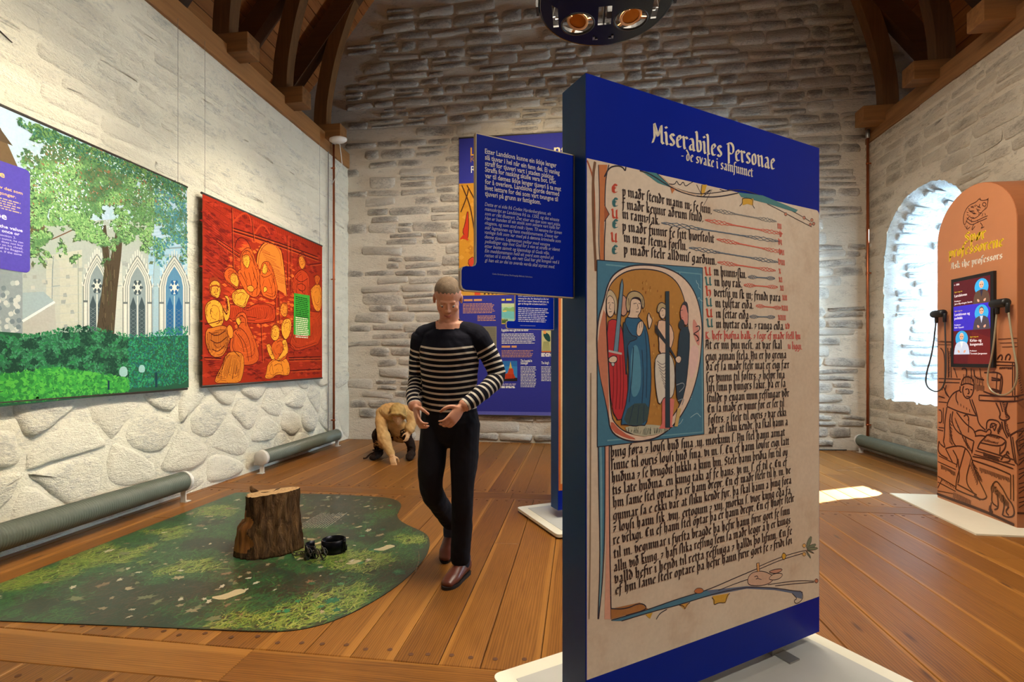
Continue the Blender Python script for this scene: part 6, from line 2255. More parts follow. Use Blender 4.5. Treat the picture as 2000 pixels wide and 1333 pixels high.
for j in range(RINGS):
    tz = j / (RINGS - 1)
    for i in range(N_):
        q = 2 * PI * i / N_
        rr = .158 + .03 * (1 - tz) ** 2 + .012 * math.sin(2 * q + .6) + .006 * math.sin(3 * q)
        rr += (float(fbm(np.array([q * 7.5]), np.array([tz * 3.0 + math.sin(q * 3) * .4]), 3, 3)[0]) - .5) * .042
        x, y = rr * math.cos(q), rr * math.sin(q) * .92
        # chopped notch low on the camera-left side
        left = -(x * .86 + y * .5)
        if tz < .56:
            dn = min(1, (.56 - tz) / .10)
            if left > 0: x -= .022 * dn * min(1, left / .1) * .86; y -= .022 * dn * min(1, left / .1) * .5
        else:
            if left > .08: x += (left - .08) * .25 * .86; y += (left - .08) * .25 * .5
        top = HT + .012 * math.sin(q + 2.2) + x * .05
        v.append((x, y, tz * top))
v = [tuple(p) for p in v]
for j in range(RINGS - 1):
    for i in range(N_):
        f.append((j * N_ + i, j * N_ + (i + 1) % N_, (j + 1) * N_ + (i + 1) % N_, (j + 1) * N_ + i))
f.append(tuple(range(N_ - 1, -1, -1)))
me = bpy.data.meshes.new('bark')
me.from_pydata(v, [], f)
me.polygons.foreach_set('use_smooth', [True] * len(f))
me.materials.append(M_bark)
me.materials.append(M_bare)
for p in me.polygons:
    c_ = p.center
    left = -(c_.x * .80 + c_.y * .6)
    if .03 < c_.z < .27 + .02 * math.sin(c_.y * 60) and left > .12 + .02 * math.sin(c_.z * 50): p.material_index = 1
put('bark', me, stu)
top = v[(RINGS - 1) * N_:]
b = MB()
cx, cy, cz = (sum(p[k] for p in top) / N_ for k in range(3))
inner = [(cx + (p[0] - cx) * .93, cy + (p[1] - cy) * .93, p[2] + .002) for p in top]
vv = top + inner + [(cx, cy, cz + .003)]
b.add(vv, [(i, (i + 1) % N_, N_ + (i + 1) % N_, N_ + i) for i in range(N_)] + [(N_ + i, N_ + (i + 1) % N_, 2 * N_) for i in range(N_)])
b.put('cut_face', M_cut, stu)
b = MB()
M_crack = plain('wood_crack', (66, 42, 24), .9)
for p, q, w_ in (((.02, -.01), (.0, .10), .004), ((-.05, -.03), (.03, -.02), .003), ((.02, -.01), (.07, -.05), .003)):
    P = [Vector((cx + p[0] + (q[0] - p[0]) * k / 4 + rs.uniform(-.004, .004), cy + p[1] + (q[1] - p[1]) * k / 4 + rs.uniform(-.004, .004), cz + .0032)) for k in range(5)]
    b.tube(P, [w_ * (1 - .6 * abs(k - 2) / 2) for k in range(5)], 5)
b.put('drying_cracks', M_crack, stu)
b = MB()
b.tube([(-.135, .05, HT - .03), (-.15, .03, HT + .0), (-.155, .02, HT + .026)], [.022, .016, .007], 7)
b.put('bark_splinter', M_bark, stu)

M_iron = plain('black_iron', (16, 18, 26), .32, .75, var=.2, scale=20)
M_chain = plain('chain_steel', (86, 78, 70), .35, .85)
iron = thing('leg_iron', 'open black leg iron with a short chain lying beside the tree stump', 'shackle', (-1.625, 2.975, .006))
Rz = Matrix.Rotation(.35, 3, 'Z')
# band: open cuff standing on edge, slightly spread
def band(c, R_, q0, q1, h, lean, name):
    b = MB()
    n_ = 30
    v, f = [], []
    for i in range(n_ + 1):
        q = q0 + (q1 - q0) * i / n_
        for rr in (R_, R_ - .006):
            for z in (0, h):
                v.append((c[0] + rr * math.cos(q) * 1.15, c[1] + rr * math.sin(q), c[2] + z + lean * math.cos(q) * R_))
    for i in range(n_):
        a, d = i * 4, i * 4 + 4
        f += [(a, a + 1, d + 1, d), (a + 2, d + 2, d + 3, a + 3), (a + 1, a + 3, d + 3, d + 1), (a, d, d + 2, a + 2)]
    f += [(0, 2, 3, 1), (n_ * 4, n_ * 4 + 1, n_ * 4 + 3, n_ * 4 + 2)]
    b.add(v, f, True)
    return b.put(name, M_iron, iron)
band((.05, .03, 0), .068, -.15, 5.95, .082, .03, 'cuff')
band((-.035, -.052, 0), .052, 2.0, 5.3, .078, -.03, 'cuff')
for i, c_ in enumerate(((.132, .02, .05), (.135, .03, .03))):
    b = MB()
    b.box(c_, (.014, .03, .05 - .02 * i), Rz, bev=.003)
    b.put('hasp', M_iron, iron)
b = MB()
b.ball((-.02, -.10, .045), (.012, .006, .012)); b.put('rivet', M_chain, iron)
b = MB()
b.ball((.03, -.075, .045), (.012, .006, .012)); b.put('rivet', M_chain, iron)
def link_mesh():
    b = MB()
    P = []
    for i in range(16):
        q = 2 * PI * i / 16
        P.append((math.cos(q) * .013 + (.007 if math.cos(q) > 0 else -.007), math.sin(q) * .010, 0))
    b.tube(P + [P[0], P[1]], .0032, 6, cap=False)
    return b.mesh('link')
lm = link_mesh()
lm.materials.append(M_chain)
path = [(-.185, -.06, .008), (-.16, -.075, .006), (-.14, -.05, .006), (-.115, -.04, .006), (-.095, -.05, .01), (-.075, -.05, .02)]
path += []
pts = smooth2(path, 2)
acc, last, k = 0, Vector(pts[0]), 0
for p in pts[1:]:
    d = Vector(p) - last
    while d.length > .027:
        last = last + d.normalized() * .027
        o = bpy.data.objects.new('link', lm)
        COL.objects.link(o)
        o.parent = iron
        o.location = last + Vector((0, 0, .004))
        o.rotation_euler = (1.2 * (k % 2) + .25, 0, math.atan2(d.y, d.x))
        k += 1
        d = Vector(p) - last
for j, (a0, n_) in enumerate((((-.04, -.115), 6), ((.0, -.115), 4), ((.03, -.1), 5))):
    for i in range(n_):
        o = bpy.data.objects.new('link', lm)
        COL.objects.link(o)
        o.parent = iron
        o.location = (a0[0] + .012 * math.sin(i * 1.1) + j * .012, a0[1] - .006, .068 - i * .013)
        o.rotation_euler = (1.3 * (i % 2), 1.1, .5)

# ------------------------------------------------------------------ tube heaters and pipes
M_rib = plain('grey_green_enamel', (92, 100, 90), .45)
M_cap = plain('white_bracket', (206, 204, 198), .45)


def heater(label, x, y0, y1, z, R_, wall_side, group='tube heaters'):
    root = thing('tube_heater', label, 'heater', (x, (y0 + y1) / 2, 0), 0, group)
    L_ = y1 - y0
    prof = []
    n_ = int(L_ / .017)
    for i in range(n_ + 1):
        yy = -L_ / 2 + L_ * i / n_
        prof += [(R_ - .0055, yy - .0042), (R_, yy - .0020), (R_, yy + .0020), (R_ - .0055, yy + .0042)]
    b = MB()
    b.lathe(prof, 22, lambda a, c_, h: (a, h, c_ + z))
    b.put('ribbed_tube', M_rib, root)
    for e in (-1, 1):
        b = MB()
        b.lathe([(.02, e * (L_ / 2 + .028)), (R_ - .004, e * (L_ / 2 + .027)), (R_ + .004, e * (L_ / 2 + .020)), (R_ + .004, e * (L_ / 2 - .012))], 22, lambda a, c_, h: (a, h, c_ + z))
        b.put('end_cap', M_cap, root)
        b = MB()
        yy = e * (L_ / 2 + .002)
        b.box((0, yy, (z - R_) / 2 + .01), (.05, .012, z - R_ + .035), bev=.003)
        b.box((0, yy + e * .02, .005), (.07, .05, .006), bev=.001)
        b.box((wall_side * .05, yy, z * .6), (.09, .010, .03))
        b.put('bracket', M_cap, root)
    return root


heater('long ribbed grey tube heater along the left wall, nearer one beside the lawn mat', -3.43, 1.1, 3.88, .185, .085, -1)
heater('long ribbed grey tube heater along the left wall, farther one under the red print', -3.45, 4.99, 6.68, .170, .080, -1)
heater('ribbed grey tube heater along the right wall behind the orange kiosk', 3.76, 5.06, 7.17, .165, .080, 1)
M_cop = plain('copper', (168, 92, 54), .35, .7, var=.15, scale=5)
for lb, x, y, z1_ in (('copper pipe running down the left wall beside the corner', XL + .09, 6.74, 4.42), ('copper pipe running down the right wall beside the arched niche', XR - .062, 7.22, 4.28)):
    t_ = thing('copper_pipe', lb, 'pipe', (x, y, .12), 0, 'corner copper pipes')
    b = MB()
    b.tube([(0, 0, .0), (0, 0, z1_ - .12)], .016, 12)
    b.put('pipe', M_cop, t_)
    for zz in (.25, 2.3, z1_ - .5):
        b = MB()
        b.lathe([(.017, zz - .012), (.021, zz - .01), (.021, zz + .01), (.017, zz + .012)], 12)
        b.box((-.022 if x < 0 else .022, 0, zz), (.04, .014, .016))
        b.put('pipe_clip', M_cop, t_)
    b = MB()
    b.lathe([(.022, z1_ - .16), (.026, z1_ - .15), (.026, z1_ - .05), (.02, z1_ - .04)], 12)
    b.put('pipe_collar', M_steel, t_)
b = MB()
b.tube(smooth2([(XL + .05, 6.66, z) if i % 2 else (XL + .04, 6.675, z) for i, z in enumerate((.2, 1.1, 2.0, 2.9, 3.6, 4.25))], 2), .008, 6)
tag(b.put('grey_cable', plain('grey_cable', (120, 116, 110), .6)), 'thin grey cable clipped beside the copper pipe in the left corner', 'cable')
# white emergency lamp in the left corner
t_ = thing('emergency_lamp', 'white oval lamp fixed under the beam end in the left corner', 'lamp', (-3.34, 6.50, 4.335))
b = MB()
b.lathe([(.01, -.045), (.09, -.042), (.125, -.02), (.13, .0), (.125, .02), (.09, .035), (.02, .04)], 24, lambda x, y, z: (x * 1.0, y * .55, z * .9))
b.put('housing', plain('white_plastic', (226, 222, 216), .35), t_)
b = MB()
b.box((0, .06, .035), (.06, .12, .04), bev=.005); b.put('mount', M_cap, t_)
b = MB()
b.tube([(.0, .05, -.03), (.0, .12, -.3), (-.2, .2, -.55)], .006, 6); b.put('lead', M_cap, t_)
b = MB()
pts = smooth2([(1.2, 7.28, .012), (2.2, 7.30, .012), (2.9, 7.28, .012), (3.3, 7.25, .012), (3.55, 7.28, .012), (3.64, 7.29, .012)], 2)
b.tube(pts, .007, 6)
tag(b.put('black_cable', M_black), 'black cable lying along the foot of the back wall at the right', 'cable')

# ------------------------------------------------------------------ ring chandelier with spotlights
M_ring = plain('black_steel', (14, 13, 13), .22, .3)
M_ringm = plain('black_matt_steel', (22, 20, 19), .5, .2)
M_refl = plain('spot_reflector', (214, 150, 84), .12, 1.0)
M_trim = plain('spot_trim_glow_tint', (226, 172, 116), .35, .0)  # orange glow of the spotlights put into the trim colour
ch = thing('ring_chandelier', 'round black steel chandelier with built-in spotlights hanging in front of the gable', 'chandelier', (.185, 3.46, 3.72))
CR_ = .45
holes = [(-.19, .19), (.19, .19), (-.19, -.19), (.19, -.19)]
# the perforated plate: built as a triangulated disc with round cut-outs and a middle slot
bm = bmesh.new()


def loop(pts):
    vs = [bm.verts.new((x, y, 0)) for x, y in pts]
    return [bm.edges.new((vs[i], vs[(i + 1) % len(vs)])) for i in range(len(vs))]


ed = loop([(CR_ * math.cos(2 * PI * k / 64), CR_ * math.sin(2 * PI * k / 64)) for k in range(64)])
for hx, hy in holes:
    ed += loop([(hx + .125 * math.cos(2 * PI * k / 32), hy + .125 * math.sin(2 * PI * k / 32)) for k in range(32)])
ed += loop([(-.045, .03), (.05, .03), (.05, .22), (-.045, .22)])
for s_ in (-1, 1):
    ed += loop([(s_ * .37, -.03), (s_ * .37, .20), (s_ * .33, .20), (s_ * .33, .01)][::s_])
bmesh.ops.triangle_fill(bm, use_beauty=True, use_dissolve=False, edges=ed)
keep = []
for fc in list(bm.faces):
    c_ = fc.calc_center_median()
    if any(math.hypot(c_.x - hx, c_.y - hy) < .122 for hx, hy in holes) or (-.045 < c_.x < .05 and .03 < c_.y < .22):
        bm.faces.remove(fc)
r_ = bmesh.ops.extrude_face_region(bm, geom=bm.faces[:])
for q in r_['geom']:
    if isinstance(q, bmesh.types.BMVert): q.co.z += .012
bmesh.ops.recalc_face_normals(bm, faces=bm.faces)
me = bpy.data.meshes.new('spot_plate')
bm.to_mesh(me)
bm.free()
put('spot_plate', me, ch, M_ring)
b = MB()
b.lathe([(CR_ + .004, .0), (CR_ + .012, .0), (CR_ + .012, .10), (CR_ + .004, .10), (CR_ + .004, .0)], 64, cap=False)
b.put('rim', M_ring, ch)
for s_ in (-1, 1):
    b = MB()
    b.box((s_ * (CR_ + .022), .0, .05), (.02, .09, .13), bev=.003)
    b.put('rim_bracket', M_ringm, ch)
for hx, hy in holes:
    b = MB()
    b.lathe([(.118, .012), (.124, .0), (.124, -.002), (.112, -.002), (.112, .012)], 36, lambda x, y, z: (hx + x, hy + y, z), cap=False)
    s1 = b.put('gimbal_ring', M_ringm, ch)
    b = MB()
    tl = Matrix.Rotation(.22 if hx < 0 else -.16, 3, 'Y') @ Matrix.Rotation(-.15, 3, 'X')
    def tf(x, y, z):
        p = tl @ Vector((x, y, z))
        return (hx + p.x, hy + p.y, p.z + .03)
    b.lathe([(.078, -.01), (.078, .07), (.05, .12), (.02, .13)], 28, tf, cap=False)
    can = b.put('lamp_can', M_ringm, ch)
    b = MB()
    b.lathe([(.062, -.008), (.079, -.012), (.079, -.004), (.062, -.002)], 32, tf, cap=False)
    b.put('lamp_trim', M_trim, can)
    b = MB()
    b.lathe([(.064, -.004), (.056, .03), (.034, .055), (.012, .06)], 28, tf)
    b.put('reflector', M_refl, can)
    for k in range(3):
        b = MB()
        q = k * 2 * PI / 3 + hx
        b.box((hx + .098 * math.cos(q), hy + .098 * math.sin(q), .02), (.05, .022, .008), Matrix.Rotation(q, 3, 'Z'))
        b.put('gimbal_arm', M_trim, s1)
for x, y, q in ((-.07, .36, 0), (.07, .36, 0), (-.36, .1, 0), (.36, .1, 0)):
    b = MB()
    b.box((x, y, -.004), (.016, .034, .006)); b.box((x + .014 * (1 if x < 0 else -1), y + .012, -.004), (.03, .010, .006))
    b.put('latch', M_steel, ch)
b = MB()
b.box((0, 0, .06), (.012, CR_ * 2, .07)); b.box((0, -.02, .09), (CR_ * 2, .012, .05))
b.put('cross_bar', M_ringm, ch)
b = MB()
b.box((.035, .14, .04), (.035, .07, .06), bev=.004); b.put('transformer', M_ringm, ch)
for k in range(3):
    q = k * 2 * PI / 3 + .5
    b = MB()
    b.tube([(CR_ * .98 * math.cos(q), CR_ * .98 * math.sin(q), .1), (0, 0, 1.6)], .004, 6)
    b.put('hanging_cable', M_steel, ch)
b = MB()
b.tube([(0, 0, 1.6), (0, 0, 6.6)], .006, 6)
b.put('hanging_cable', M_steel, ch)
# ------------------------------------------------------------------ figures


def loft(pts, rad, wide=(1, 0, 0), n=20, sub=4):
    """closed tube with elliptic sections through pts; rad rows (r across 'wide', r the other way)"""
    P = [Vector(p) for p in pts]
    Rd = [(q, q) if not isinstance(q, (tuple, list)) else q for q in rad]
    pp, rr = [], []
    m = len(P)
    for i in range(m - 1):
        p0, p1, p2, p3 = P[max(0, i - 1)], P[i], P[i + 1], P[min(m - 1, i + 2)]
        for k in range(sub):
            t_ = k / sub
            pp.append(.5 * ((2 * p1) + (p2 - p0) * t_ + (2 * p0 - 5 * p1 + 4 * p2 - p3) * t_ ** 2 + (3 * p1 - p0 - 3 * p2 + p3) * t_ ** 3))
            s_ = t_ * t_ * (3 - 2 * t_)
            rr.append(tuple(Rd[i][j] * (1 - s_) + Rd[i + 1][j] * s_ for j in (0, 1)))
    pp.append(P[-1]); rr.append(Rd[-1])
    tan = [(pp[min(i + 1, len(pp) - 1)] - pp[max(0, i - 1)]).normalized() for i in range(len(pp))]
    rows = []
    r0 = min(rr[0])
    for q in (80, 55, 28):
        a = math.radians(q)
        rows.append((pp[0] - tan[0] * r0 * math.sin(a) * .8, tuple(x * math.cos(a) for x in rr[0]), tan[0]))
    rows += list(zip(pp, rr, tan))
    r1 = min(rr[-1])
    for q in (28, 55, 80):
        a = math.radians(q)
        rows.append((pp[-1] + tan[-1] * r1 * math.sin(a) * .8, tuple(x * math.cos(a) for x in rr[-1]), tan[-1]))
    W = Vector(wide)
    v = []
    for p, r_, t_ in rows:
        a = W - t_ * W.dot(t_)
        if a.length < .15: a = Vector((0, 1, 0)) - t_ * t_.y
        a.normalize()
        b_ = t_.cross(a)
        for k in range(n):
            q = 2 * PI * k / n
            v.append(p + a * math.cos(q) * r_[0] + b_ * math.sin(q) * r_[1])
    f = [(i * n + k, i * n + (k + 1) % n, (i + 1) * n + (k + 1) % n, (i + 1) * n + k) for i in range(len(rows) - 1) for k in range(n)]
    f += [tuple(range(n - 1, -1, -1)), tuple((len(rows) - 1) * n + k for k in range(n))]
    return v, f


def body(name, pieces, mats, parent, voxel=.006, band_fn=None, relabel=None, smooth_it=6, wrinkle=0.0):
    """pieces: (label, verts, faces); fused into one continuous skin, one material per label"""
    mb = MB()
    lab = []
    for lb, v, f in pieces:
        mb.add(v, f, True)
        lab += [lb] * len(v)
    o = mb.put('tmp', None)
    md = o.modifiers.new('fuse', 'REMESH')
    md.mode = 'VOXEL'
    md.voxel_size = voxel
    sm = o.modifiers.new('ease', 'SMOOTH')
    sm.factor = .5
    sm.iterations = smooth_it
    dg = bpy.context.evaluated_depsgraph_get()
    dg.update()
    me = bpy.data.meshes.new_from_object(o.evaluated_get(dg))
    bpy.data.objects.remove(o)
    kd = kdtree.KDTree(len(mb.v))
    for i, p in enumerate(mb.v): kd.insert(p, i)
    kd.balance()
    me.materials.clear()
    if wrinkle:
        from mathutils import noise as mn
        nv = np.empty(len(me.vertices) * 3, np.float32)
        me.vertices.foreach_get('normal', nv)
        nv = nv.reshape(-1, 3)
        cv = np.empty(len(me.vertices) * 3, np.float32)
        me.vertices.foreach_get('co', cv)
        cv = cv.reshape(-1, 3)
        for i in range(len(cv)):
            q = Vector(cv[i])
            l_ = lab[kd.find(q)[1]]
            if l_.split(':')[0] in ('coat', 'hood', 'dark', 'sweater', 'trousers'):
                h_ = mn.noise(Vector((q.x * 16, q.y * 16, q.z * 9))) + .6 * mn.noise(Vector((q.x * 30 + q.z * 14, q.y * 30, q.z * 22 + 5)))
                cv[i] += nv[i] * (h_ * wrinkle)
        me.vertices.foreach_set('co', cv.ravel())
        me.update()
    names = list(mats)
    for nm in names: me.materials.append(mats[nm])
    vl = [lab[kd.find(p.co)[1]] for p in me.vertices]
    idx = []
    for p in me.polygons:
        c = p.center
        l_ = lab[kd.find(c)[1]]
        if relabel: l_ = relabel(l_, c)
        idx.append(names.index(l_.split(':')[0]))
    me.polygons.foreach_set('material_index', idx)
    me.polygons.foreach_set('use_smooth', [True] * len(me.polygons))
    if band_fn:
        at = me.attributes.new('band', 'FLOAT', 'POINT')
        at.data.foreach_set('value', [band_fn(l_, p.co) for l_, p in zip(vl, me.vertices)])
    me.name = name
    return put(name, me, parent)


def hand(pieces, wrist, dirv, palm_n, thumb_side, curl=.9, s_=1.0, lb='skin'):
    """palm, four bent fingers of different lengths and a thumb leaving the side of the palm"""
    d = Vector(dirv).normalized()
    n = Vector(palm_n)
    n = (n - d * n.dot(d)).normalized()
    sd = d.cross(n) * thumb_side
    w_ = Vector(wrist)
    v, f = loft([w_, w_ + d * .045 * s_, w_ + d * .088 * s_], [(.027 * s_, .019 * s_), (.040 * s_, .017 * s_), (.038 * s_, .014 * s_)], sd, 14, 3)
    pieces.append((lb, v, f))
    for k, (off, ln) in enumerate(((.0315, .072), (.0105, .080), (-.0105, .075), (-.031, .060))):
        p = w_ + d * .085 * s_ + sd * off * s_
        P = [p - d * .02 * s_]
        a = .15
        for j, fr in enumerate((.45, .32, .26)):
            P.append(P[-1] + (d * math.cos(a) + n * math.sin(a)) * ln * s_ * fr * (1.45 if j == 0 else 1))
            a += curl * (.75 + .06 * k)
        v, f = loft(P, [.0084 * s_, .0080 * s_, .0074 * s_, .0064 * s_], sd, 10, 3)
        pieces.append((lb, v, f))
    b0 = w_ + d * .022 * s_ + sd * .026 * s_
    P = [b0, b0 + (d * .5 + sd * .75 + n * .35).normalized() * .036 * s_, b0 + (d * .8 + sd * .62 + n * .55).normalized() * .066 * s_, b0 + (d * .95 + sd * .4 + n * .75).normalized() * .088 * s_]
    v, f = loft(P, [.0135 * s_, .0115 * s_, .0100 * s_, .0078 * s_], n, 10, 3)
    pieces.append((lb, v, f))


def ellipsoid(c, r, M_=None, n=22, m=14):
    b = MB()
    b.ball((0, 0, 0), r, n, m)
    M_ = M_ or Matrix.Identity(3)
    return [M_ @ Vector(p) + Vector(c) for p in b.v], b.f


def head(pieces, c, M_, s_=1.0, lb='skin'):
    """skull, jaw, chin, nose, brow, lips, ears in a frame that looks along -y"""
    def e(o, r, l_=lb, R_=None):
        v, f = ellipsoid(Vector(c) + M_ @ Vector(o) * s_, [q * s_ for q in r], M_ @ R_ if R_ is not None else M_)
        pieces.append((l_, v, f))
    e((0, .012, .040), (.076, .096, .082)); e((0, -.020, -.020), (.063, .070, .092)); e((0, -.028, -.068), (.051, .052, .045)); e((0, -.068, -.100), (.022, .018, .017))
    e((0, -.076, .022), (.046, .014, .010)); e((0, -.088, .002), (.0075, .012, .024), lb, Matrix.Rotation(-.3, 3, 'X')); e((0, -.097, -.026), (.0105, .012, .010))
    e((.010, -.090, -.030), (.007, .008, .006)); e((-.010, -.090, -.030), (.007, .008, .006))
    e((0, -.083, -.059), (.021, .008, .0045)); e((0, -.082, -.068), (.019, .008, .005))
    for q in (-1, 1):
        e((q * .076, .012, -.006), (.009, .018, .030)); e((q * .036, -.062, -.026), (.024, .018, .020))
        e((q * .030, -.0745, .009), (.0145, .0115, .0070))


# ---- the visitor
man = thing('person', 'man in a navy and white striped sweater and dark trousers, walking with head bowed', 'person', (-.735, 2.765, 0), -.05)
PC = []
def pc(lb, pts, rad, wide=(1, 0, 0), n=22): PC.append((lb,) + loft(pts, rad, wide, n))
pc('sweater:torso', [(-.01, .01, .955), (-.01, .008, 1.05), (-.008, .005, 1.18), (-.004, 0, 1.30), (0, -.004, 1.385), (.003, -.012, 1.435)],
   [(.165, .115), (.160, .112), (.168, .118), (.180, .122), (.165, .105), (.095, .080)])
pc('sweater:torso', [(-.165, .0, 1.388), (-.08, -.004, 1.415), (.0, -.006, 1.42), (.08, -.004, 1.415), (.165, .0, 1.388)], [.060, .058, .066, .058, .060], (0, 1, 0))
armR = [(-.172, 0, 1.375), (-.205, .03, 1.25), (-.215, .04, 1.135), (-.195, -.06, 1.05), (-.160, -.135, .995)]
armL = [(.172, 0, 1.375), (.235, .03, 1.255), (.268, .035, 1.15), (.205, -.065, 1.065), (.128, -.140, 1.0)]
for nm, P in (('R', armR), ('L', armL)):
    pc('sweater:arm' + nm, P, [.064, .055, .052, .047, .038], (0, 1, 0), 18)
    q = Vector(P[-1]) + (Vector(P[-1]) - Vector(P[-2])).normalized() * .012
    pc('skin', [P[-1], q[:]], [.029, .027], (0, 1, 0), 14)
hand(PC, (-.150, -.150, .985), (.30, -.42, -.62), (.55, .35, .1), 1, .85)
hand(PC, (.112, -.154, .99), (-.34, -.42, -.55), (-.55, .35, .1), -1, .8)
pc('skin', [(0, -.006, 1.42), (.006, -.03, 1.475), (.012, -.055, 1.53)], [(.058, .06), .055, .056])
HM = Matrix.Rotation(.30, 3, 'Z') @ Matrix.Rotation(.62, 3, 'X')
HC = Vector((.012, -.078, 1.592))
head(PC, HC, HM)
pc('trousers', [(-.01, .012, .97), (-.008, .015, .90), (-.005, .015, .83)], [(.160, .113), (.172, .122), (.150, .115)])
pc('trousers', [(-.085, .01, .88), (-.098, -.03, .70), (-.098, -.035, .50), (-.088, .12, .35), (-.075, .275, .205)], [(.088, .102), (.080, .086), (.064, .068), (.058, .062), (.052, .055)])
pc('trousers', [(.083, .01, .88), (.088, -.015, .70), (.084, -.03, .50), (.074, -.012, .30), (.062, -.005, .105)], [(.088, .100), (.080, .086), (.064, .068), (.059, .063), (.056, .060)])
t = NT('striped_knit')
at = t.n('Attribute')
at.attribute_name = 'band'
fr = t.math('FRACT', t.math('DIVIDE', at.outputs['Fac'], .0315))
on = t.math('MULTIPLY', t.math('LESS_THAN', fr, .36), t.math('LESS_THAN', at.outputs['Fac'], 1.338))
kn = t.noise(t.coord('Object'), 240, 2)
t.bump(kn, .4, .003)
M_knit = t.out(t.mix(on, lin((20, 20, 30)), lin((206, 198, 184))), .9, 0, .15)
M_trs = plain('dark_trousers', (22, 22, 30), .85, var=.12, scale=14, spec=.2)
M_skin = plain('skin', (206, 148, 120), .5, var=.06, scale=20, spec=.35)
M_lip = plain('lips', (176, 104, 92), .45)
M_hair = plain('greying_hair', (112, 92, 70), .75, var=.25, scale=50, bump=.6)
HI = HM.inverted()


def relabel_man(l_, c):
    for P in (armR, armL):
        e_ = Vector(P[-1])
        d = (e_ - Vector(P[-2])).normalized()
        if (c - e_).length < .06 and l_ in ('skin', 'sweater:armR', 'sweater:armL', 'sweater:torso'):
            return 'skin' if (c - e_).dot(d) > 0 else 'sweater'
    if abs(c.x) < .2 and c.z > 1.38 and c.z < 1.47 and l_ != 'lip':
        return 'skin' if math.hypot(c.x - .004, c.y + .025) < .078 and c.z > 1.436 + .25 * (c.y + .025) else 'sweater'
    if l_ in ('sweater:torso', 'trousers'): return 'sweater' if c.z > .952 else 'trousers'
    if l_ == 'skin' and c.z > 1.47:
        q = HI @ (c - HC)
        if q.z > .058 + .014 * math.cos(q.x * 22) + .004 * math.sin(q.x * 300): return 'hair'
        if q.y > .032 and q.z > -.052: return 'hair'
        if q.y > -.0 and q.z > .03: return 'hair'
        if abs(q.x) < .021 and -.072 < q.z < -.056 + .03 * abs(q.x) and q.y < -.07: return 'lip'
        return 'skin'
    return l_


def arc(P, c):
    best, s0, out = 9, 0.0, 0
    for i in range(len(P) - 1):
        a, b_ = Vector(P[i]), Vector(P[i + 1])
        d = b_ - a
        t_ = max(0, min(1, (c - a).dot(d) / d.dot(d)))
        e = (a + d * t_ - c).length
        if e < best: best, out = e, s0 + d.length * t_
        s0 += d.length
    return out


def arc2(P, c):
    best, s0, out = 9, 0.0, 0
    for i in range(len(P) - 1):
        a, b_ = Vector(P[i]), Vector(P[i + 1])
        d = b_ - a
        t_ = max(0, min(1, (c - a).dot(d) / d.dot(d)))
        e = (a + d * t_ - c).length
        if e < best: best, out = e, s0 + d.length * t_
        s0 += d.length
    return out, best


def band_man(l_, c):
    for P in (armR, armL):
        s_, d = arc2(P, c)
        if d < .068 and (abs(c.x) > .152 or c.y < -.118): return 1.40 - s_
    return c.z + .02 * math.cos(c.x * 9) + .006 * c.x


body('body', PC, {'sweater': M_knit, 'trousers': M_trs, 'skin': M_skin, 'lip': M_lip, 'hair': M_hair}, man, .0043, band_man, relabel_man, 4, .004)
M_eye = plain('eye_white', (226, 220, 214), .25)
M_iris = plain('iris', (52, 62, 70), .2)
M_shoe = plain('brown_leather', (96, 46, 32), .38, var=.12, scale=9)
M_sole = plain('dark_sole', (26, 18, 16), .7)
for q in (-1, 1):
    b = MB()
    p = HC + HM @ Vector((q * .030, -.0735, .000))
    b.ball(p[:], .0105)
    e_ = b.put('eye', M_eye, man)
    b = MB()
    p = HC + HM @ Vector((q * .030, -.0830, -.004))
    b.ball(p[:], (.005, .0025, .005))
    b.put('iris', M_iris, e_)


def shoe(heel, toe, pitch=0.0):
    h, t_ = Vector(heel), Vector(toe)
    d = (t_ - h)
    L_ = d.length
    d.normalize()
    sdv = Vector((0, 0, 1)).cross(d).normalized()
    up = d.cross(sdv)
    def at_(s_, w_, z): return h + d * s_ * L_ + sdv * w_ + up * z
    rows, rs_ = [(.0, .052), (.22, .060), (.45, .048), (.70, .036), (.95, .024)], [(.030, .046), (.036, .052), (.041, .042), (.046, .032), (.036, .020)]
    v, f = loft([at_(s_, 0, z)[:] for s_, z in rows], rs_, sdv, 20, 5)
    b = MB()
    b.add(v, f, True)
    o = b.put('shoe', M_shoe, man)
    b = MB()
    P = [(-.03, -.030), (.2, -.036), (.45, -.039), (.72, -.048), (.95, -.040), (1.07, -.012), (1.07, .012), (.95, .040), (.72, .048), (.45, .039), (.2, .036), (-.03, .030), (-.09, .0)]
    P = smooth2(P, 2, True)
    b.prism(P, .0, .016, lambda x, y, z: at_(x, y, z)[:])
    b.put('sole', M_sole, o)
    v, f = loft([at_(.22, 0, .075)[:], at_(.16, 0, .115)[:]], [(.042, .050), (.040, .046)], sdv, 16, 2)
    b = MB(); b.add(v, f, True); b.put('sock', plain('sock', (40, 48, 70), .9), o)
    b = MB()
    for k in range(3):
        s_ = .36 + .07 * k
        b.tube([at_(s_, -.022, .088 - .012 * k)[:], at_(s_ + .02, 0, .097 - .013 * k)[:], at_(s_, .022, .088 - .012 * k)[:]], .0028, 6)
    b.put('laces', plain('laces', (120, 70, 46), .7), o)
    return o


shoe((.085, .052, .001), (.028, -.165, .001))
shoe((-.078, .335, .105), (-.088, .165, .006))
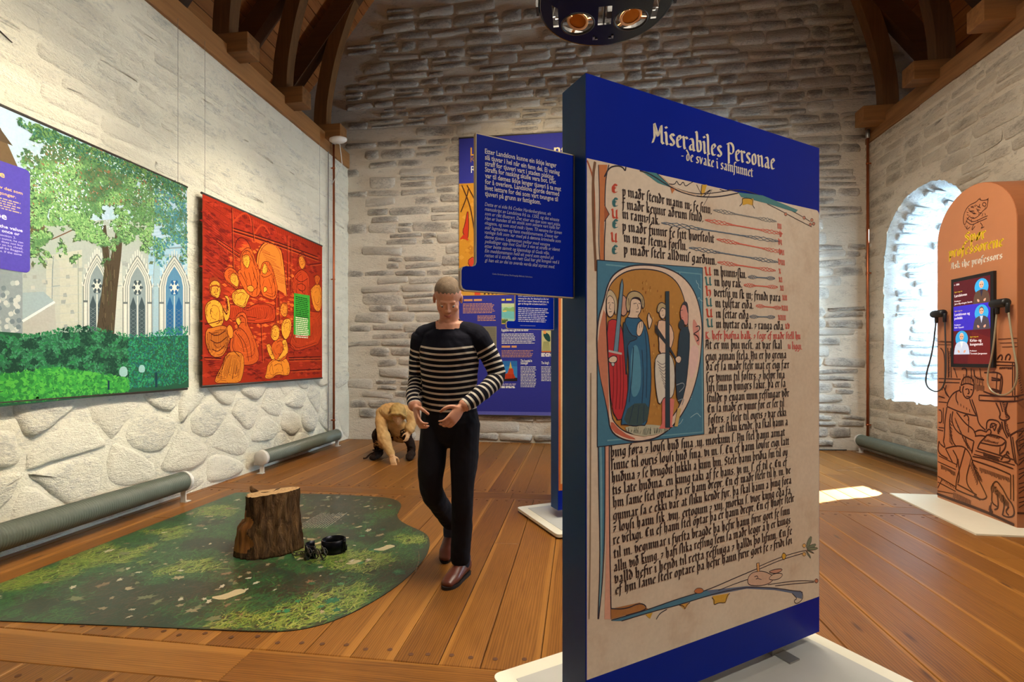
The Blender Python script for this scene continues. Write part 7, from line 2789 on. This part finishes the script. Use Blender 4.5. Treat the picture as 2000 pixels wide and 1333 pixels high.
# ---- the crouching mannequin
bg_ = thing('crouching_mannequin', 'life-size beggar mannequin crouching in a sand-coloured hooded coat, one hand on the floor', 'mannequin', (-2.30, 5.93, 0), .10)
PB = []
def pb(lb, pts, rad, wide=(1, 0, 0), n=20): PB.append((lb,) + loft(pts, rad, wide, n))
pb('coat', [(-.10, .20, .30), (-.10, .18, .43), (-.07, .08, .55), (-.01, -.04, .60), (.05, -.09, .59)], [(.16, .14), (.165, .15), (.165, .13), (.16, .11), (.12, .09)])
pb('coat', [(-.18, .14, .40), (-.19, .10, .28), (-.19, .06, .17)], [(.06, .12), (.075, .13), (.08, .13)])
pb('coat', [(.02, .16, .40), (.06, .12, .32), (.08, .10, .26)], [(.10, .10), (.11, .10), (.11, .09)])
pb('coat', [(-.12, -.02, .60), (.0, -.05, .645), (.17, -.03, .60)], [.075, .07, .075], (0, 1, 0))
pb('coat', [(-.15, -.03, .59), (-.12, -.14, .43), (-.05, -.22, .27), (.03, -.29, .15), (.055, -.31, .105)], [.075, .070, .066, .048, .040], (1, 0, 0))
pb('coat', [(.19, -.02, .58), (.235, -.02, .46), (.215, -.10, .37)], [.072, .062, .050], (0, 1, 0))
hand(PB, (.062, -.318, .105), (.22, -.28, -.7), (0, .8, -.3), 1, .35, 1.0, 'wood')
hand(PB, (.21, -.11, .36), (-.1, -.3, -.8), (-.6, .3, 0), -1, .7, .9, 'wood')
BM_ = Matrix.Rotation(.15, 3, 'Z') @ Matrix.Rotation(.75, 3, 'X')
BC = Vector((.095, -.185, .575))
head(PB, BC, BM_, .92, 'wood')
for o_, r_ in (((0, .035, .045), (.094, .095, .094)), ((0, .06, -.02), (.092, .075, .09)), ((0, .0, .082), (.082, .088, .058))):
    PB.append(('hood',) + ellipsoid(BC + BM_ @ Vector(o_), r_, BM_))
pb('hood', [(.02, -.06, .60), (.07, -.10, .58), (.13, -.09, .57)], [.08, .085, .07], (0, 1, 0))
# hood edge round the face, folded cuffs and the skirts of the coat
E_ = [BC + BM_ @ Vector((.088 * math.cos(q), -.045 - .02 * math.sin(q), .015 + .092 * math.sin(q))) for q in [PI * (-.22 + 1.44 * k / 12) for k in range(13)]]
pb('hood', [p[:] for p in E_], [.020] * 13, (0, 1, 0), 10)
pb('coat', [(-.075, -.195, .325), (-.045, -.228, .262)], [.078, .082], (1, 0, 0))
pb('coat', [(.228, -.06, .43), (.22, -.09, .395)], [.064, .066], (0, 1, 0))
pb('coat', [(-.20, .06, .30), (-.14, -.02, .24), (-.07, -.06, .16)], [(.03, .09), (.03, .09), (.02, .06)], (0, 0, 1))
pb('coat', [(-.02, -.04, .52), (.05, -.06, .42), (.06, -.02, .33)], [(.12, .05), (.11, .05), (.10, .05)])
for s_, kx, fx, fy in ((-1, -.20, -.215, -.02), (1, .17, .20, .02)):
    pb('dark', [(-.07 + .1 * (s_ > 0), .16, .30), (kx * .9, -.02, .33), (kx, -.06, .30)], [.085, .075, .066])
    pb('dark', [(kx, -.05, .29), (fx, .04, .17), (fx, .08, .075)], [.062, .055, .052])
    pb('dark', [(fx, .10, .055), (fx + .01 * s_, -.02, .05), (fx + .02 * s_, -.12, .038)], [(.048, .05), (.052, .05), (.045, .034)])
M_coat = plain('sand_cloth', (190, 152, 100), .95, var=.16, scale=14, bump=.7, spec=.1)
M_hood = plain('hood_cloth', (172, 140, 86), .95, var=.14, scale=14, bump=.6, spec=.1)
M_rag = plain('dark_rags', (44, 32, 26), .95, var=.3, scale=20, bump=.8, spec=.1)
M_wood = plain('mannequin_skin', (206, 160, 112), .65, var=.08, scale=12)
body('body', PB, {'coat': M_coat, 'hood': M_hood, 'dark': M_rag, 'wood': M_wood, 'lip': M_wood}, bg_, .0075, None, None, 4, .010)
b = MB()
b.tube(smooth2([(-.14, -.16, .20), (-.1, -.235, .30), (-.04, -.26, .29), (-.0, -.275, .26)], 2), .012, 8)
b.put('sleeve_hem', M_coat, bg_)
b = MB()
for k in range(5):
    q = k * .5
    b.tube(smooth2([(-.24 + .02 * k, -.03 + .03 * k, .09), (-.30, -.02, .06 + .01 * k), (-.34 - .01 * k, -.03, .012), (-.38, -.04, .010 + .006 * (k % 2))], 2), .007, 6) if k < 2 else b.tube(smooth2([(-.27, -.05 + .05 * (k - 2), .02 + .03 * k), (-.215, -.075, .03 + .03 * k), (-.16, -.05 + .05 * (k - 2), .02 + .03 * k)], 2), .008, 6)
b.put('rag_straps', M_rag, bg_)
